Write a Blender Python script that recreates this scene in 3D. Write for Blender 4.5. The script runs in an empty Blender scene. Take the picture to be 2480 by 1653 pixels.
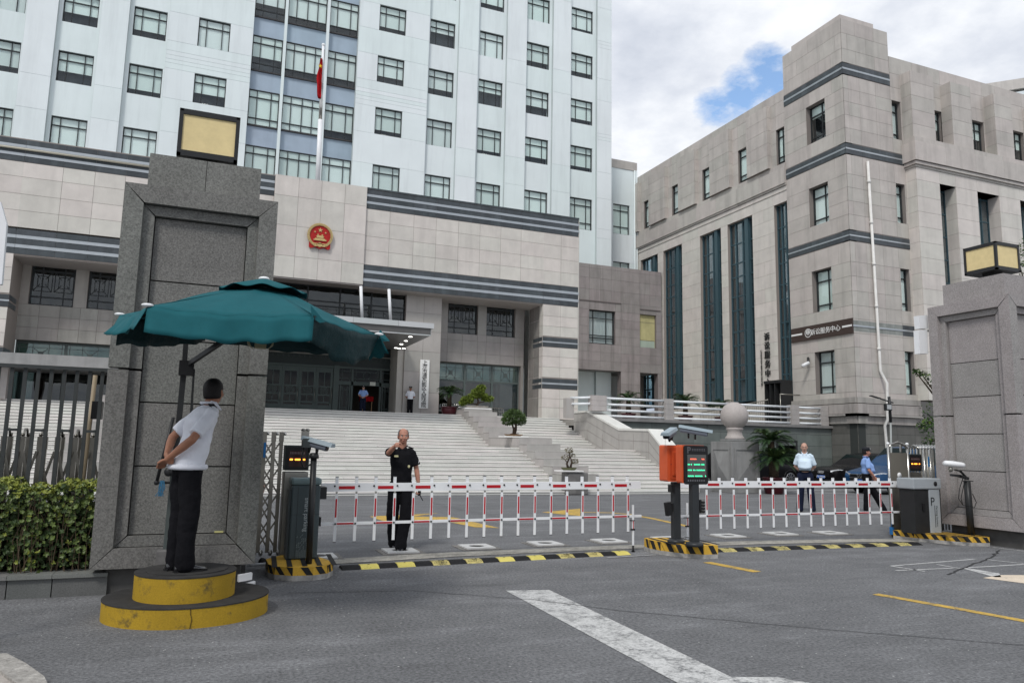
import bpy, math, random
from mathutils import Vector, Matrix
from math import radians as R_, sin, cos, pi
random.seed(7)
SC = bpy.context.scene
COL = SC.collection
# ------------------------------------------------------------------ camera
CAM_YAW, CAM_PITCH, CAM_ROLL, FPX, EYE = 21.9, 7.90, 1.14, 1820.0, 1.6
def cam_rows():
    y, p, r = R_(CAM_YAW), R_(CAM_PITCH), R_(CAM_ROLL)
    f = Vector((sin(y)*cos(p), cos(y)*cos(p), sin(p)))
    rt = f.cross(Vector((0, 0, 1))).normalized(); up = rt.cross(f)
    return rt*cos(r)+up*sin(r), up*cos(r)-rt*sin(r), f
RT, UP, FW = cam_rows()
cd = bpy.data.cameras.new("camera"); cam = bpy.data.objects.new("camera", cd); COL.objects.link(cam)
cd.sensor_width = 36; cd.lens = FPX/2480*36; cd.clip_end = 2000; cd.clip_start = 0.1
cam.matrix_world = Matrix(((RT.x, UP.x, -FW.x, 0), (RT.y, UP.y, -FW.y, 0), (RT.z, UP.z, -FW.z, EYE), (0, 0, 0, 1)))
SC.camera = cam
def ray(px, py): return RT*((px-1240)/FPX) - UP*((py-826.5)/FPX) + FW
def atY(px, py, Y): d = ray(px, py); return Vector((0, 0, EYE)) + d*(Y/d.y)
def atX(px, py, X): d = ray(px, py); return Vector((0, 0, EYE)) + d*(X/d.x)
def atZ(px, py, z=0): d = ray(px, py); return Vector((0, 0, EYE)) + d*((z-EYE)/d.z)
# ------------------------------------------------------------------ world and sun
SUN_EL, SUN_AZ = 50.0, 222.0        # azimuth clockwise from +Y: light comes from behind the camera, left
w = bpy.data.worlds.new("World"); SC.world = w; w.use_nodes = True
nt = w.node_tree; nt.nodes.clear(); N = nt.nodes.new; L = nt.links.new
out = N('ShaderNodeOutputWorld'); bg = N('ShaderNodeBackground'); bg.inputs[1].default_value = 0.1
sky = N('ShaderNodeTexSky'); sky.sky_type = 'NISHITA'; sky.sun_disc = False
sky.sun_elevation = R_(SUN_EL); sky.sun_rotation = R_(SUN_AZ); sky.air_density = 1.0; sky.dust_density = 0.6
tc = N('ShaderNodeTexCoord'); sep = N('ShaderNodeSeparateXYZ'); L(tc.outputs['Generated'], sep.inputs[0])
def wm(op, a, b=None, c=None, clamp=False):
    n = N('ShaderNodeMath'); n.operation = op; n.use_clamp = clamp
    for i, v in enumerate((a, b, c)):
        if v is None: continue
        if isinstance(v, (int, float)): n.inputs[i].default_value = v
        else: L(v, n.inputs[i])
    return n.outputs[0]
zz = wm('ADD', wm('MAXIMUM', sep.outputs[2], 0.0), 0.22)
cx = wm('DIVIDE', sep.outputs[0], zz); cy = wm('DIVIDE', sep.outputs[1], zz)
cv = N('ShaderNodeCombineXYZ'); L(cx, cv.inputs[0]); L(cy, cv.inputs[1])
n1 = N('ShaderNodeTexNoise'); n1.inputs['Scale'].default_value = 1.7; n1.inputs['Detail'].default_value = 7; n1.inputs['Roughness'].default_value = 0.55; n1.inputs['Distortion'].default_value = 0.25
L(cv.outputs[0], n1.inputs['Vector'])
n2 = N('ShaderNodeTexNoise'); n2.inputs['Scale'].default_value = 1.1; n2.inputs['Detail'].default_value = 5; n2.inputs['Roughness'].default_value = 0.5
mp = N('ShaderNodeMapping'); mp.inputs['Location'].default_value = (3.1, 7.7, 1.3); L(cv.outputs[0], mp.inputs[0]); L(mp.outputs[0], n2.inputs['Vector'])
def gap(px, py, k):                 # an opening in the cloud deck, where the photograph has it
    d = ray(px, py).normalized(); vm = N('ShaderNodeVectorMath'); vm.operation = 'DOT_PRODUCT'
    L(tc.outputs['Generated'], vm.inputs[0]); vm.inputs[1].default_value = d
    return wm('MULTIPLY', wm('SUBTRACT', 1.0, vm.outputs['Value']), k, clamp=True)
g = wm('MINIMUM', wm('MINIMUM', gap(1862, 200, 420), gap(1800, 226, 520)), gap(1735, 258, 800))
n4 = N('ShaderNodeTexNoise'); n4.inputs['Scale'].default_value = 9.0; n4.inputs['Detail'].default_value = 8; n4.inputs['Roughness'].default_value = 0.65; L(cv.outputs[0], n4.inputs['Vector'])
dens = wm('ADD', wm('ADD', wm('MULTIPLY', wm('SUBTRACT', n1.outputs[0], 0.5), 1.6), wm('MULTIPLY', wm('SUBTRACT', n4.outputs[0], 0.5), 2.2)), wm('MULTIPLY', g, 2.0))
cr = N('ShaderNodeValToRGB'); cr.color_ramp.elements[0].position = 0.05; cr.color_ramp.elements[1].position = 0.75
L(dens, cr.inputs[0])
cc = N('ShaderNodeValToRGB'); e = cc.color_ramp.elements
e[0].position = 0.40; e[0].color = (3.6, 4.0, 4.8, 1); e[1].position = 0.60; e[1].color = (8.7, 8.8, 8.9, 1)
m_ = e.new(0.50); m_.color = (5.9, 6.2, 6.8, 1)
n3 = N('ShaderNodeTexNoise'); n3.inputs['Scale'].default_value = 6.5; n3.inputs['Detail'].default_value = 6; n3.inputs['Roughness'].default_value = 0.6; L(cv.outputs[0], n3.inputs['Vector'])
L(wm('ADD', wm('ADD', wm('MULTIPLY', n2.outputs[0], 0.55), wm('MULTIPLY', n1.outputs[0], 0.25)), wm('MULTIPLY', n3.outputs[0], 0.20)), cc.inputs[0])
skyb = N('ShaderNodeMixRGB'); skyb.blend_type = 'MULTIPLY'; skyb.inputs[0].default_value = 1; L(sky.outputs[0], skyb.inputs[1]); skyb.inputs[2].default_value = (1.7, 1.75, 1.75, 1)
mx = N('ShaderNodeMixRGB'); L(cr.outputs[0], mx.inputs[0]); L(skyb.outputs[0], mx.inputs[1]); L(cc.outputs[0], mx.inputs[2])
L(mx.outputs[0], bg.inputs[0]); L(bg.outputs[0], out.inputs[0])
sd = bpy.data.lights.new("sun", 'SUN'); sd.energy = 1.5; sd.angle = R_(12); sd.color = (1, .97, .93)
sun = bpy.data.objects.new("sun", sd); COL.objects.link(sun)
a = R_(SUN_AZ); el = R_(SUN_EL)
sdir = Vector((sin(a)*cos(el), cos(a)*cos(el), sin(el)))
sun.rotation_euler = sdir.to_track_quat('Z', 'Y').to_euler(); sun.location = (0, -20, 40)
vs = SC.view_settings; vs.view_transform = 'Standard'; vs.look = 'None'; vs.exposure = 0.40; vs.gamma = 1; vs.use_curve_mapping = False
SC.cycles.max_bounces = 6; SC.cycles.transparent_max_bounces = 10; SC.cycles.diffuse_bounces = 3; SC.cycles.glossy_bounces = 3
# ------------------------------------------------------------------ materials
MATS = {}
def mat(name, col, rough=.7, rnd=0.0, nz=None, spk=None, bump=None, streak=0.0, metal=0.0, spec=None, patch=None, coat=0.0, emit=None):
    """rnd: tone change per object; nz=(scale,amount) soft mottling; spk=(scale,amount) grain; streak: run-down stains"""
    if name in MATS: return MATS[name]
    m = bpy.data.materials.new(name); m.use_nodes = True; t = m.node_tree; b = t.nodes['Principled BSDF']
    if spec is None: spec = .5 if (metal or coat) else .10 if rough >= .75 else .28
    n = t.nodes.new; l = t.links.new
    b.inputs['Roughness'].default_value = rough; b.inputs['Metallic'].default_value = metal
    b.inputs['Specular IOR Level'].default_value = spec; b.inputs['Coat Weight'].default_value = coat
    geo = n('ShaderNodeNewGeometry')
    cur = n('ShaderNodeRGB'); cur.outputs[0].default_value = (*col, 1); cur = cur.outputs[0]
    def mul(cur, fac_sock, lo, hi, a0=0.0, a1=1.0):
        mr = n('ShaderNodeMapRange'); mr.inputs[1].default_value = a0; mr.inputs[2].default_value = a1; mr.inputs[3].default_value = lo; mr.inputs[4].default_value = hi; l(fac_sock, mr.inputs[0])
        vm = n('ShaderNodeVectorMath'); vm.operation = 'SCALE'; l(cur, vm.inputs[0]); l(mr.outputs[0], vm.inputs['Scale']); return vm.outputs[0]
    if rnd:
        oi = n('ShaderNodeObjectInfo'); at = n('ShaderNodeAttribute'); at.attribute_name = 'tone'
        ad = n('ShaderNodeMath'); ad.operation = 'ADD'; l(oi.outputs['Random'], ad.inputs[0]); l(at.outputs['Fac'], ad.inputs[1])
        fr = n('ShaderNodeMath'); fr.operation = 'FRACT'; l(ad.outputs[0], fr.inputs[0])
        cur = mul(cur, fr.outputs[0], 1-rnd, 1+rnd)
        f2 = n('ShaderNodeMath'); f2.operation = 'MULTIPLY'; l(fr.outputs[0], f2.inputs[0]); f2.inputs[1].default_value = 7.31
        f3 = n('ShaderNodeMath'); f3.operation = 'FRACT'; l(f2.outputs[0], f3.inputs[0])
        mh = n('ShaderNodeMixRGB'); mh.blend_type = 'MULTIPLY'; l(f3.outputs[0], mh.inputs[0]); l(cur, mh.inputs[1]); mh.inputs[2].default_value = (.94, .99, .965, 1); cur = mh.outputs[0]
    def noise(scale, detail=4, stretch=None, rgh=.6):
        t1 = n('ShaderNodeTexNoise'); t1.inputs['Scale'].default_value = scale; t1.inputs['Detail'].default_value = detail; t1.inputs['Roughness'].default_value = rgh
        if stretch:
            mpn = n('ShaderNodeMapping'); mpn.inputs['Scale'].default_value = stretch; l(geo.outputs['Position'], mpn.inputs[0]); l(mpn.outputs[0], t1.inputs['Vector'])
        else: l(geo.outputs['Position'], t1.inputs['Vector'])
        return t1.outputs[0]
    if nz: cur = mul(cur, noise(nz[0]), 1-nz[1]*1.3, 1+nz[1]*1.3, .3, .7)
    if patch: cur = mul(cur, noise(patch[0], 3), 1-patch[1]*1.3, 1+patch[1]*1.3, .3, .7)
    if spk: cur = mul(cur, noise(spk[0], 3, rgh=.75), 1-spk[1]*2, 1+spk[1]*2, .3, .7)
    if streak:
        rp = n('ShaderNodeMapRange'); rp.inputs[1].default_value = .48; rp.inputs[2].default_value = .75; l(noise(1.0, 5, (2.2, 2.2, .22)), rp.inputs[0])
        cur = mul(cur, rp.outputs[0], 1.0, 1-streak)
    l(cur, b.inputs['Base Color'])
    if bump:
        bp = n('ShaderNodeBump'); bp.inputs['Strength'].default_value = bump[1]; bp.inputs['Distance'].default_value = bump[2] if len(bump) > 2 else .01
        l(noise(bump[0], 5), bp.inputs['Height']); l(bp.outputs[0], b.inputs['Normal'])
    if emit: b.inputs['Emission Color'].default_value = (*emit[0], 1); b.inputs['Emission Strength'].default_value = emit[1]
    MATS[name] = m; return m
def glass(name, tint, refl=.25, rough=.02, clear=.8):
    m = bpy.data.materials.new(name); m.use_nodes = True; t = m.node_tree; t.nodes.clear(); n = t.nodes.new; l = t.links.new
    o = n('ShaderNodeOutputMaterial'); tr = n('ShaderNodeBsdfTransparent'); tr.inputs[0].default_value = (*[c*clear for c in tint], 1)
    gl = n('ShaderNodeBsdfGlossy'); gl.inputs['Roughness'].default_value = rough; gl.inputs[0].default_value = (*[min(1, .75+.25*c) for c in tint], 1)
    fr = n('ShaderNodeLayerWeight'); fr.inputs[0].default_value = .5; pw = n('ShaderNodeMath'); pw.operation = 'POWER'; l(fr.outputs['Facing'], pw.inputs[0]); pw.inputs[1].default_value = 3.5
    ad = n('ShaderNodeMath'); ad.operation = 'MULTIPLY_ADD'; ad.inputs[1].default_value = .7; ad.inputs[2].default_value = refl; ad.use_clamp = True; l(pw.outputs[0], ad.inputs[0])
    # old glass is never flat: a slow ripple bends what it reflects
    geo = n('ShaderNodeNewGeometry'); ns = n('ShaderNodeTexNoise'); ns.inputs['Scale'].default_value = .9; ns.inputs['Detail'].default_value = 1; l(geo.outputs['Position'], ns.inputs['Vector'])
    bp = n('ShaderNodeBump'); bp.inputs['Strength'].default_value = .06; bp.inputs['Distance'].default_value = .3; l(ns.outputs[0], bp.inputs['Height']); l(bp.outputs[0], gl.inputs['Normal'])
    mxx = n('ShaderNodeMixShader'); l(ad.outputs[0], mxx.inputs[0]); l(tr.outputs[0], mxx.inputs[1]); l(gl.outputs[0], mxx.inputs[2]); l(mxx.outputs[0], o.inputs[0])
    MATS[name] = m; return m
def lamp(name, col, s):
    m = bpy.data.materials.new(name); m.use_nodes = True; b = m.node_tree.nodes['Principled BSDF']
    b.inputs['Base Color'].default_value = (*[c*.3 for c in col], 1); b.inputs['Emission Color'].default_value = (*col, 1); b.inputs['Emission Strength'].default_value = s
    MATS[name] = m; return m
pinkst = mat('pale pink granite cladding', (.63, .58, .54), .55, rnd=.055, nz=(1.3, .06), spk=(60, .04), streak=.13, bump=(90, .15))
pinkj = mat('granite joint', (.30, .265, .24), .9)
greyst = mat('grey pink granite cladding', (.50, .455, .425), .55, rnd=.06, nz=(1.1, .07), spk=(60, .04), streak=.22, bump=(90, .15))
greyj = mat('dark granite joint', (.24, .215, .20), .9)
linkst = mat('mauve granite cladding', (.315, .28, .275), .6, rnd=.06, nz=(1.3, .07), spk=(60, .04), streak=.35)
darkst = mat('dark slate strip', (.062, .070, .078), .35, rnd=.12, nz=(2.0, .12), streak=-.5)
silver = mat('brushed steel strip', (.42, .45, .47), .35, metal=.6, nz=(2, .05))
plaster = mat('pale blue white paint', (.76, .805, .82), .6, rnd=.012, nz=(.35, .03), streak=.09)
plj = mat('paint groove', (.50, .55, .55), .8)
spandrel = mat('blue grey spandrel paint', (.36, .43, .52), .5, rnd=.03, nz=(.8, .06), streak=.10)
winfr = mat('dark window frame', (.030, .034, .036), .45)
sillm = mat('dark sill', (.06, .055, .055), .6)
blindm = mat('white roller blind', (.84, .87, .84), .8, rnd=.12)
roomm = mat('room wall', (.10, .11, .12), .9, nz=(.8, .25))
darkroom = mat('unlit room', (.016, .018, .02), .9)
tealfr = mat('teal window frame', (.040, .082, .100), .35, spec=.5)
glassw = glass('office glass', (.97, 1, 1), .035, clear=.97)
glassd = glass('dark lobby glass', (.35, .42, .42), .075, clear=.75)
polst = mat('polished recess granite', (.275, .25, .235), .22, rnd=.07, nz=(1.1, .08), spk=(60, .05), streak=.15, spec=.5)
glasst = glass('teal tinted glass', (.55, .70, .76), .24, clear=.8)
concr = mat('grey concrete', (.30, .30, .295), .85, nz=(1.5, .1), spk=(40, .05), streak=.2)
granL = mat('shade-toned grey granite', (.172, .166, .156), .6, rnd=.06, nz=(.9, .10), spk=(55, .24), bump=(90, .6, .008), patch=(2.5, .06))  # darker base than the right pier: umbrella shade put into the colour
granR = mat('pinkish grey granite', (.31, .283, .278), .6, rnd=.05, nz=(.9, .07), spk=(55, .17), bump=(90, .5, .008), patch=(2.5, .05))
granj = mat('granite seam', (.03, .028, .026), .9)
stepm = mat('pale stair granite', (.70, .665, .64), .6, rnd=.06, nz=(1.5, .05), spk=(70, .05), streak=.05)
stepd = mat('stair nosing painted shade', (.16, .145, .14), .9)  # dark tone paints the shadow line under each nosing
curbst = mat('balustrade granite', (.42, .39, .375), .6, rnd=.05, nz=(2, .06), spk=(80, .05), streak=.15)
slate = mat('green grey slate', (.145, .16, .152), .5, rnd=.10, nz=(1.6, .1), streak=.15)
whitem = mat('white enamel', (.80, .81, .82), .35, nz=(3, .03))
redm = mat('red reflective tape', (.45, .012, .02), .35)
blackm = mat('black plastic', (.012, .012, .013), .4, nz=(5, .1))
blackmet = mat('black painted steel', (.022, .023, .024), .4, nz=(6, .1))
steel = mat('stainless steel', (.52, .51, .48), .22, metal=1.0, nz=(4, .06), spk=(25, .04))
steelk = mat('dark reflecting steel', (.20, .19, .165), .28, metal=.9, nz=(4, .15))
steeld = mat('dirty stainless steel', (.30, .29, .26), .35, metal=.85, nz=(4, .12), streak=.3)
# ------------------------------------------------------------------ object helpers
WM = {}
def setparent(o, parent):
    if parent is not None:
        o.parent = parent; o.matrix_parent_inverse = WM[parent.name].inverted()
def tag(o, label=None, cat=None, group=None, kind=None):
    if label: o['label'] = label
    if cat: o['category'] = cat
    if group: o['group'] = group
    if kind: o['kind'] = kind
    return o
def thing(name, label, cat, loc=(0, 0, 0), group=None):
    o = bpy.data.objects.new(name, None); COL.objects.link(o); o.location = loc; o.empty_display_size = .2
    WM[o.name] = Matrix.Translation(loc); return tag(o, label, cat, group)
def add(name, mesh, loc=(0, 0, 0), parent=None):
    o = bpy.data.objects.new(name, mesh); COL.objects.link(o); o.location = loc
    WM[o.name] = Matrix.Translation(loc); setparent(o, parent); return o
def copy_tree(o, parent=None):
    c = o.copy(); COL.objects.link(c); WM[c.name] = WM[o.name]
    if parent: c.parent = parent
    for ch in list(o.children): copy_tree(ch, c)
    return c
class MB:
    def __init__(s): s.v = []; s.f = []; s.mi = []; s.mats = []; s.cur = 0; s.sm = []; s.smooth = False; s.tone = None; s.tn = []
    def m(s, mt):
        if mt not in s.mats: s.mats.append(mt)
        s.cur = s.mats.index(mt); return s
    def face(s, idx): s.f.append(idx); s.mi.append(s.cur); s.sm.append(s.smooth); s.tn.append(s.tone or 0.0)
    def box(s, x0, x1, y0, y1, z0, z1):
        if x0 > x1: x0, x1 = x1, x0
        if y0 > y1: y0, y1 = y1, y0
        if z0 > z1: z0, z1 = z1, z0
        b = len(s.v); s.v += [(x0, y0, z0), (x1, y0, z0), (x1, y1, z0), (x0, y1, z0), (x0, y0, z1), (x1, y0, z1), (x1, y1, z1), (x0, y1, z1)]
        for f in ((0, 3, 2, 1), (4, 5, 6, 7), (0, 1, 5, 4), (1, 2, 6, 5), (2, 3, 7, 6), (3, 0, 4, 7)): s.face([b+i for i in f])
        return s
    def fbox(s, fr, u0, u1, d0, d1, z0, z1):
        a = fr(u0, d0, z0); c = fr(u1, d1, z1); return s.box(a[0], c[0], a[1], c[1], a[2], c[2])
    def obox(s, c, ux, uy, uz, hx, hy, hz):      # oriented box
        b = len(s.v); c = Vector(c)
        for k in ((-1, -1, -1), (1, -1, -1), (1, 1, -1), (-1, 1, -1), (-1, -1, 1), (1, -1, 1), (1, 1, 1), (-1, 1, 1)):
            s.v.append(tuple(c+ux*hx*k[0]+uy*hy*k[1]+uz*hz*k[2]))
        for f in ((0, 3, 2, 1), (4, 5, 6, 7), (0, 1, 5, 4), (1, 2, 6, 5), (2, 3, 7, 6), (3, 0, 4, 7)): s.face([b+i for i in f])
        return s
    def bar(s, p0, p1, w, h=None, up=(0, 0, 1)):
        p0, p1 = Vector(p0), Vector(p1); d = p1-p0; l = d.length; d.normalize(); up = Vector(up)
        if abs(d.dot(up)) > .98: up = Vector((0, 1, 0))
        sx = d.cross(up).normalized(); uz = sx.cross(d); return s.obox((p0+p1)/2, sx, d, uz, w/2, l/2, (h or w)/2)
    def extr(s, pts, vec):                       # closed polygon swept along vec
        b = len(s.v); n = len(pts); vec = Vector(vec)
        s.v += [tuple(Vector(p)) for p in pts]+[tuple(Vector(p)+vec) for p in pts]
        s.face([b+i for i in reversed(range(n))]); s.face([b+n+i for i in range(n)])
        for i in range(n): j = (i+1) % n; s.face([b+i, b+j, b+n+j, b+n+i])
        return s
    def rings(s, rs, close=True, cap=True):      # list of equal-length loops
        b = len(s.v); n = len(rs[0])
        for r in rs: s.v += [tuple(p) for p in r]
        for k in range(len(rs)-1):
            for i in range(n if close else n-1):
                j = (i+1) % n; s.face([b+k*n+i, b+k*n+j, b+(k+1)*n+j, b+(k+1)*n+i])
        if cap and close: s.face([b+i for i in reversed(range(n))]); s.face([b+(len(rs)-1)*n+i for i in range(n)])
        return s
    def tube(s, path, r, n=8, r2=None, side=None):
        path = [Vector(p) for p in path]; k = len(path)
        rr = r if isinstance(r, (list, tuple)) else [r]*k; qq = r2 if isinstance(r2, (list, tuple)) else ([r2]*k if r2 else rr)
        rs = []; prev = Vector(side) if side else None; sm = s.smooth; s.smooth = n > 5
        for i, p in enumerate(path):
            d = (path[min(i+1, k-1)]-path[max(i-1, 0)]).normalized()
            if prev is None: prev = d.orthogonal().normalized()
            prev = (prev-d*prev.dot(d)).normalized(); q = d.cross(prev)
            rs.append([p+prev*rr[i]*cos(2*pi*j/n)+q*qq[i]*sin(2*pi*j/n) for j in range(n)])
        s.rings(rs); s.smooth = sm; return s
    def lathe(s, prof, c, n=24, smooth=True):
        sm = s.smooth; s.smooth = smooth; c = Vector(c)
        s.rings([[c+Vector((max(r, .0005)*cos(2*pi*j/n), max(r, .0005)*sin(2*pi*j/n), z)) for j in range(n)] for r, z in prof]); s.smooth = sm; return s
    def ell(s, c, r, rot=None, n=14, m=9):
        c = Vector(c); rot = rot or Matrix.Identity(3); sm = s.smooth; s.smooth = True
        rs = []
        for k in range(m+1):
            t = -pi/2+pi*k/m; t = max(min(t, pi/2-.05), -pi/2+.05)
            rs.append([c+rot@Vector((r[0]*cos(t)*cos(2*pi*j/n), r[1]*cos(t)*sin(2*pi*j/n), r[2]*sin(t))) for j in range(n)])
        s.rings(rs); s.smooth = sm; return s
    def cap(s, p0, p1, r0, r1, n=12, q0=None, q1=None, side=None):   # tapered capsule
        p0, p1 = Vector(p0), Vector(p1); d = (p1-p0); l = d.length; d = d/l if l > 1e-6 else Vector((0, 0, 1))
        pth = []; ra = []; rb = []; q0 = q0 or r0; q1 = q1 or r1
        for t in (-.98, -.75, -.4): pth.append(p0+d*r0*t); k = math.sqrt(1-t*t); ra.append(r0*k); rb.append(q0*k)
        for t in (0, .33, .66, 1): pth.append(p0.lerp(p1, t)); ra.append(r0+(r1-r0)*t); rb.append(q0+(q1-q0)*t)
        for t in (.4, .75, .98): pth.append(p1+d*r1*t); k = math.sqrt(1-t*t); ra.append(r1*k); rb.append(q1*k)
        sd = Vector(side) if side else None
        return s.tube(pth, ra, n, rb, sd)
    def mesh(s, name, off=(0, 0, 0)):
        me = bpy.data.meshes.new(name); o = Vector(off)
        me.from_pydata([(v[0]-o.x, v[1]-o.y, v[2]-o.z) for v in s.v], [], s.f)
        for mt in s.mats: me.materials.append(MATS[mt] if isinstance(mt, str) else mt)
        me.polygons.foreach_set('material_index', s.mi); me.polygons.foreach_set('use_smooth', s.sm)
        if any(s.tn):
            a = me.attributes.new('tone', 'FLOAT', 'FACE'); a.data.foreach_set('value', s.tn)
        me.update(); return me
    def build(s, name, parent=None, label=None, cat=None, group=None, kind=None, origin=None, bevel=None):
        if origin is None:
            xs = [v[0] for v in s.v]; ys = [v[1] for v in s.v]; zs = [v[2] for v in s.v]
            origin = ((min(xs)+max(xs))/2, (min(ys)+max(ys))/2, min(zs))
        o = add(name, s.mesh(name, origin), origin, parent); tag(o, label, cat, group, kind)
        if bevel:
            b = o.modifiers.new('edge', 'BEVEL'); b.width = bevel; b.segments = 2; b.limit_method = 'ANGLE'; b.angle_limit = R_(40)
        return o
def mat_key(m): return m.name
def boxes(name, mt, bl, parent=None, **k):
    mb = MB().m(mt)
    for b in bl: mb.box(*b)
    return mb.build(name, parent, **k)
# facade frames: u along the wall, d outwards, z up
def FX(Y0): f = lambda u, d, z: (u, Y0-d, z); f.kind = 'X'; f.k = Y0; return f
def FY(X0): f = lambda u, d, z: (X0-d, u, z); f.kind = 'Y'; f.k = X0; return f
CACHE = {}
def piece(name, mt, fr, u0, u1, d0, d1, z0, z1, parent):
    key = (fr.kind, name, mt.name, round(u1-u0, 3), round(d1-d0, 3), round(z1-z0, 3))
    if key not in CACHE:
        mb = MB().m(mt); o = fr(u0, d0, z0); mb.fbox(fr, u0, u1, d0, d1, z0, z1); CACHE[key] = mb.mesh(name, o)
    return add(name, CACHE[key], fr(u0, d0, z0), parent)
PEND = {}
def sides(parent, fr, u0, u1, zs, m2, pt=.012):
    for za, zb in zip(zs, zs[1:]): PEND.setdefault(parent.name, []).append((fr, u0+.004, u1-.002, .001, pt, za+.007, zb-.007, m2, 'panel'))
def sub_rects(ua, ub, za, zb, holes):
    segs = [(ua, ub)]
    for (h0, h1, k0, k1) in holes:
        if min(zb, k1)-max(za, k0) < .4*(zb-za): continue
        ns = []
        for a, b in segs:
            if h1 <= a+.01 or h0 >= b-.01: ns.append((a, b)); continue
            if h0 > a+.03: ns.append((a, h0))
            if h1 < b-.03: ns.append((h1, b))
        segs = ns
    return segs
def clad(parent, fr, us, zs, mp, mc, holes=(), d=0.0, t=.3, jn=.014, pt=.016, mats=None, name='panel', stag=0.0, ends=(1, 1)):
    """wall core in one mesh, and separately laid slabs in front of it. mats(i)->material of row i"""
    core = MB().m(mc)
    for i in range(len(zs)-1):
        za, zb = zs[i], zs[i+1]; uu = list(us(i)) if callable(us) else us
        for j in range(len(uu)-1):
            for a, b in sub_rects(uu[j], uu[j+1], za, zb, holes):
                core.fbox(fr, a, b, d-t, d-pt*.0, za, zb)
                m2 = mats(i) if mats else mp
                if m2 is None: continue
                e = .5*jn
                PEND.setdefault(parent.name, []).append((fr, a+(e if a > uu[0]+.001 or not ends[0] else 0), b-(e if b < uu[-1]-.001 or not ends[1] else 0), d, d+pt, za+e, zb-e, m2, name))
    core.build('wall_core', parent)
def flush(parent, limit=285):
    P = PEND.pop(parent.name, []); cp = Vector((0, 0, EYE))
    def vis(p):
        c = Vector(p[0]((p[1]+p[2])/2, p[4], (p[5]+p[6])/2)); d = c-cp; f = d.dot(FW)
        if f < 1: return 0
        x = 1240+FPX*d.dot(RT)/f; y = 826.5-FPX*d.dot(UP)/f
        if not (-40 < x < 2520 and -40 < y < 1700): return 0
        fc = abs(d.y if p[0].kind == 'X' else d.x)/d.length
        return (p[2]-p[1])*(p[6]-p[5])*fc/f**2
    P.sort(key=vis, reverse=True); st = MB()
    for i, (fr, u0, u1, d0, d1, z0, z1, m2, nm) in enumerate(P):
        if i < limit: piece(nm, m2, fr, u0, u1, d0, d1, z0, z1, parent)
        else: st.tone = random.random(); st.m(m2).fbox(fr, u0, u1, d0, d1, z0, z1)
    if st.v: st.build('panel', parent, kind='stuff')
def window(parent, fr, u0, u1, z0, z1, d, vs=(.25, .75), hs=(.72,), fw=.05, fm=None, gm=None, blind=None, bm=None, sill=True, room=None, thick=.07, bars=(), name='window', lights=0, top=None):
    fm = fm or winfr; gm = gm or glassw; W, H = u1-u0, z1-z0
    key = ('win', fr.kind, round(W, 2), round(H, 2), tuple(vs), tuple(hs), fw, fm.name, str(bars), thick)
    o = fr(u0, d, z0); g = (lambda u, dd, z: tuple(a-b for a, b in zip(fr(u0+u, d+dd, z0+z), o)))
    if key not in CACHE:
        mb = MB().m(fm); T = thick
        mb.fbox(g, 0, fw, -T, 0, 0, H); mb.fbox(g, W-fw, W, -T, 0, 0, H); mb.fbox(g, fw, W-fw, -T, 0, 0, fw); mb.fbox(g, fw, W-fw, -T, 0, H-fw, H)
        for v in vs: mb.fbox(g, W*v-fw*.4, W*v+fw*.4, -T+.005, -.012, fw, H-fw)
        for h in hs: mb.fbox(g, fw, W-fw, -T+.01, -.006, H*h-fw*.55, H*h+fw*.55)
        for (a, b, c, e) in bars:      # lattice strokes, in fractions
            p = Vector(g(W*a, -T*.35, H*b)); q = Vector(g(W*c, -T*.35, H*e)); mb.bar(p, q, .028, .03)
        CACHE[key] = mb.mesh(name)
    f = add(name, CACHE[key], o, parent)
    piece('pane', gm, fr, u0+fw*.5, u1-fw*.5, d-thick*.62, d-thick*.5, z0+fw*.5, z1-fw*.5, f)
    if sill: piece('sill', sillm, fr, u0-.10, u1+.10, d-.02, (sill if isinstance(sill, float) else .34)+d, z0-.07, z0-.003, f)
    if blind: piece('blind', bm or blindm, fr, u0+fw, u1-fw, d-thick-.03, d-thick-.02, z0+H*(1-blind)+(.02 if blind > .97 else 0), z1-fw, f)
    if room: piece('back_wall', room, fr, u0, u1, d-.62, d-.6, z0, z1, f)
    return f
def linspace(a, b, n): return [a+(b-a)*i/n for i in range(n+1)]
def text(s, size, mt, loc, rot, parent=None, name='lettering', extrude=.004, align='CENTER', vert=False, space=1.0, sx=1.0, offset=0.0):
    c = bpy.data.curves.new(name, 'FONT'); c.body = s; c.size = size; c.extrude = extrude; c.align_x = align; c.align_y = 'CENTER'; c.space_line = space; c.offset = offset
    c.materials.append(mt); o0 = bpy.data.objects.new(name, c); me = bpy.data.meshes.new_from_object(o0); bpy.data.objects.remove(o0)
    o = bpy.data.objects.new(name, me); COL.objects.link(o); o.location = loc; o.rotation_euler = rot; o.scale = (sx, 1, 1)
    WM[o.name] = Matrix.LocRotScale(Vector(loc), o.rotation_euler, Vector((sx, 1, 1))); setparent(o, parent); return o
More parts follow.
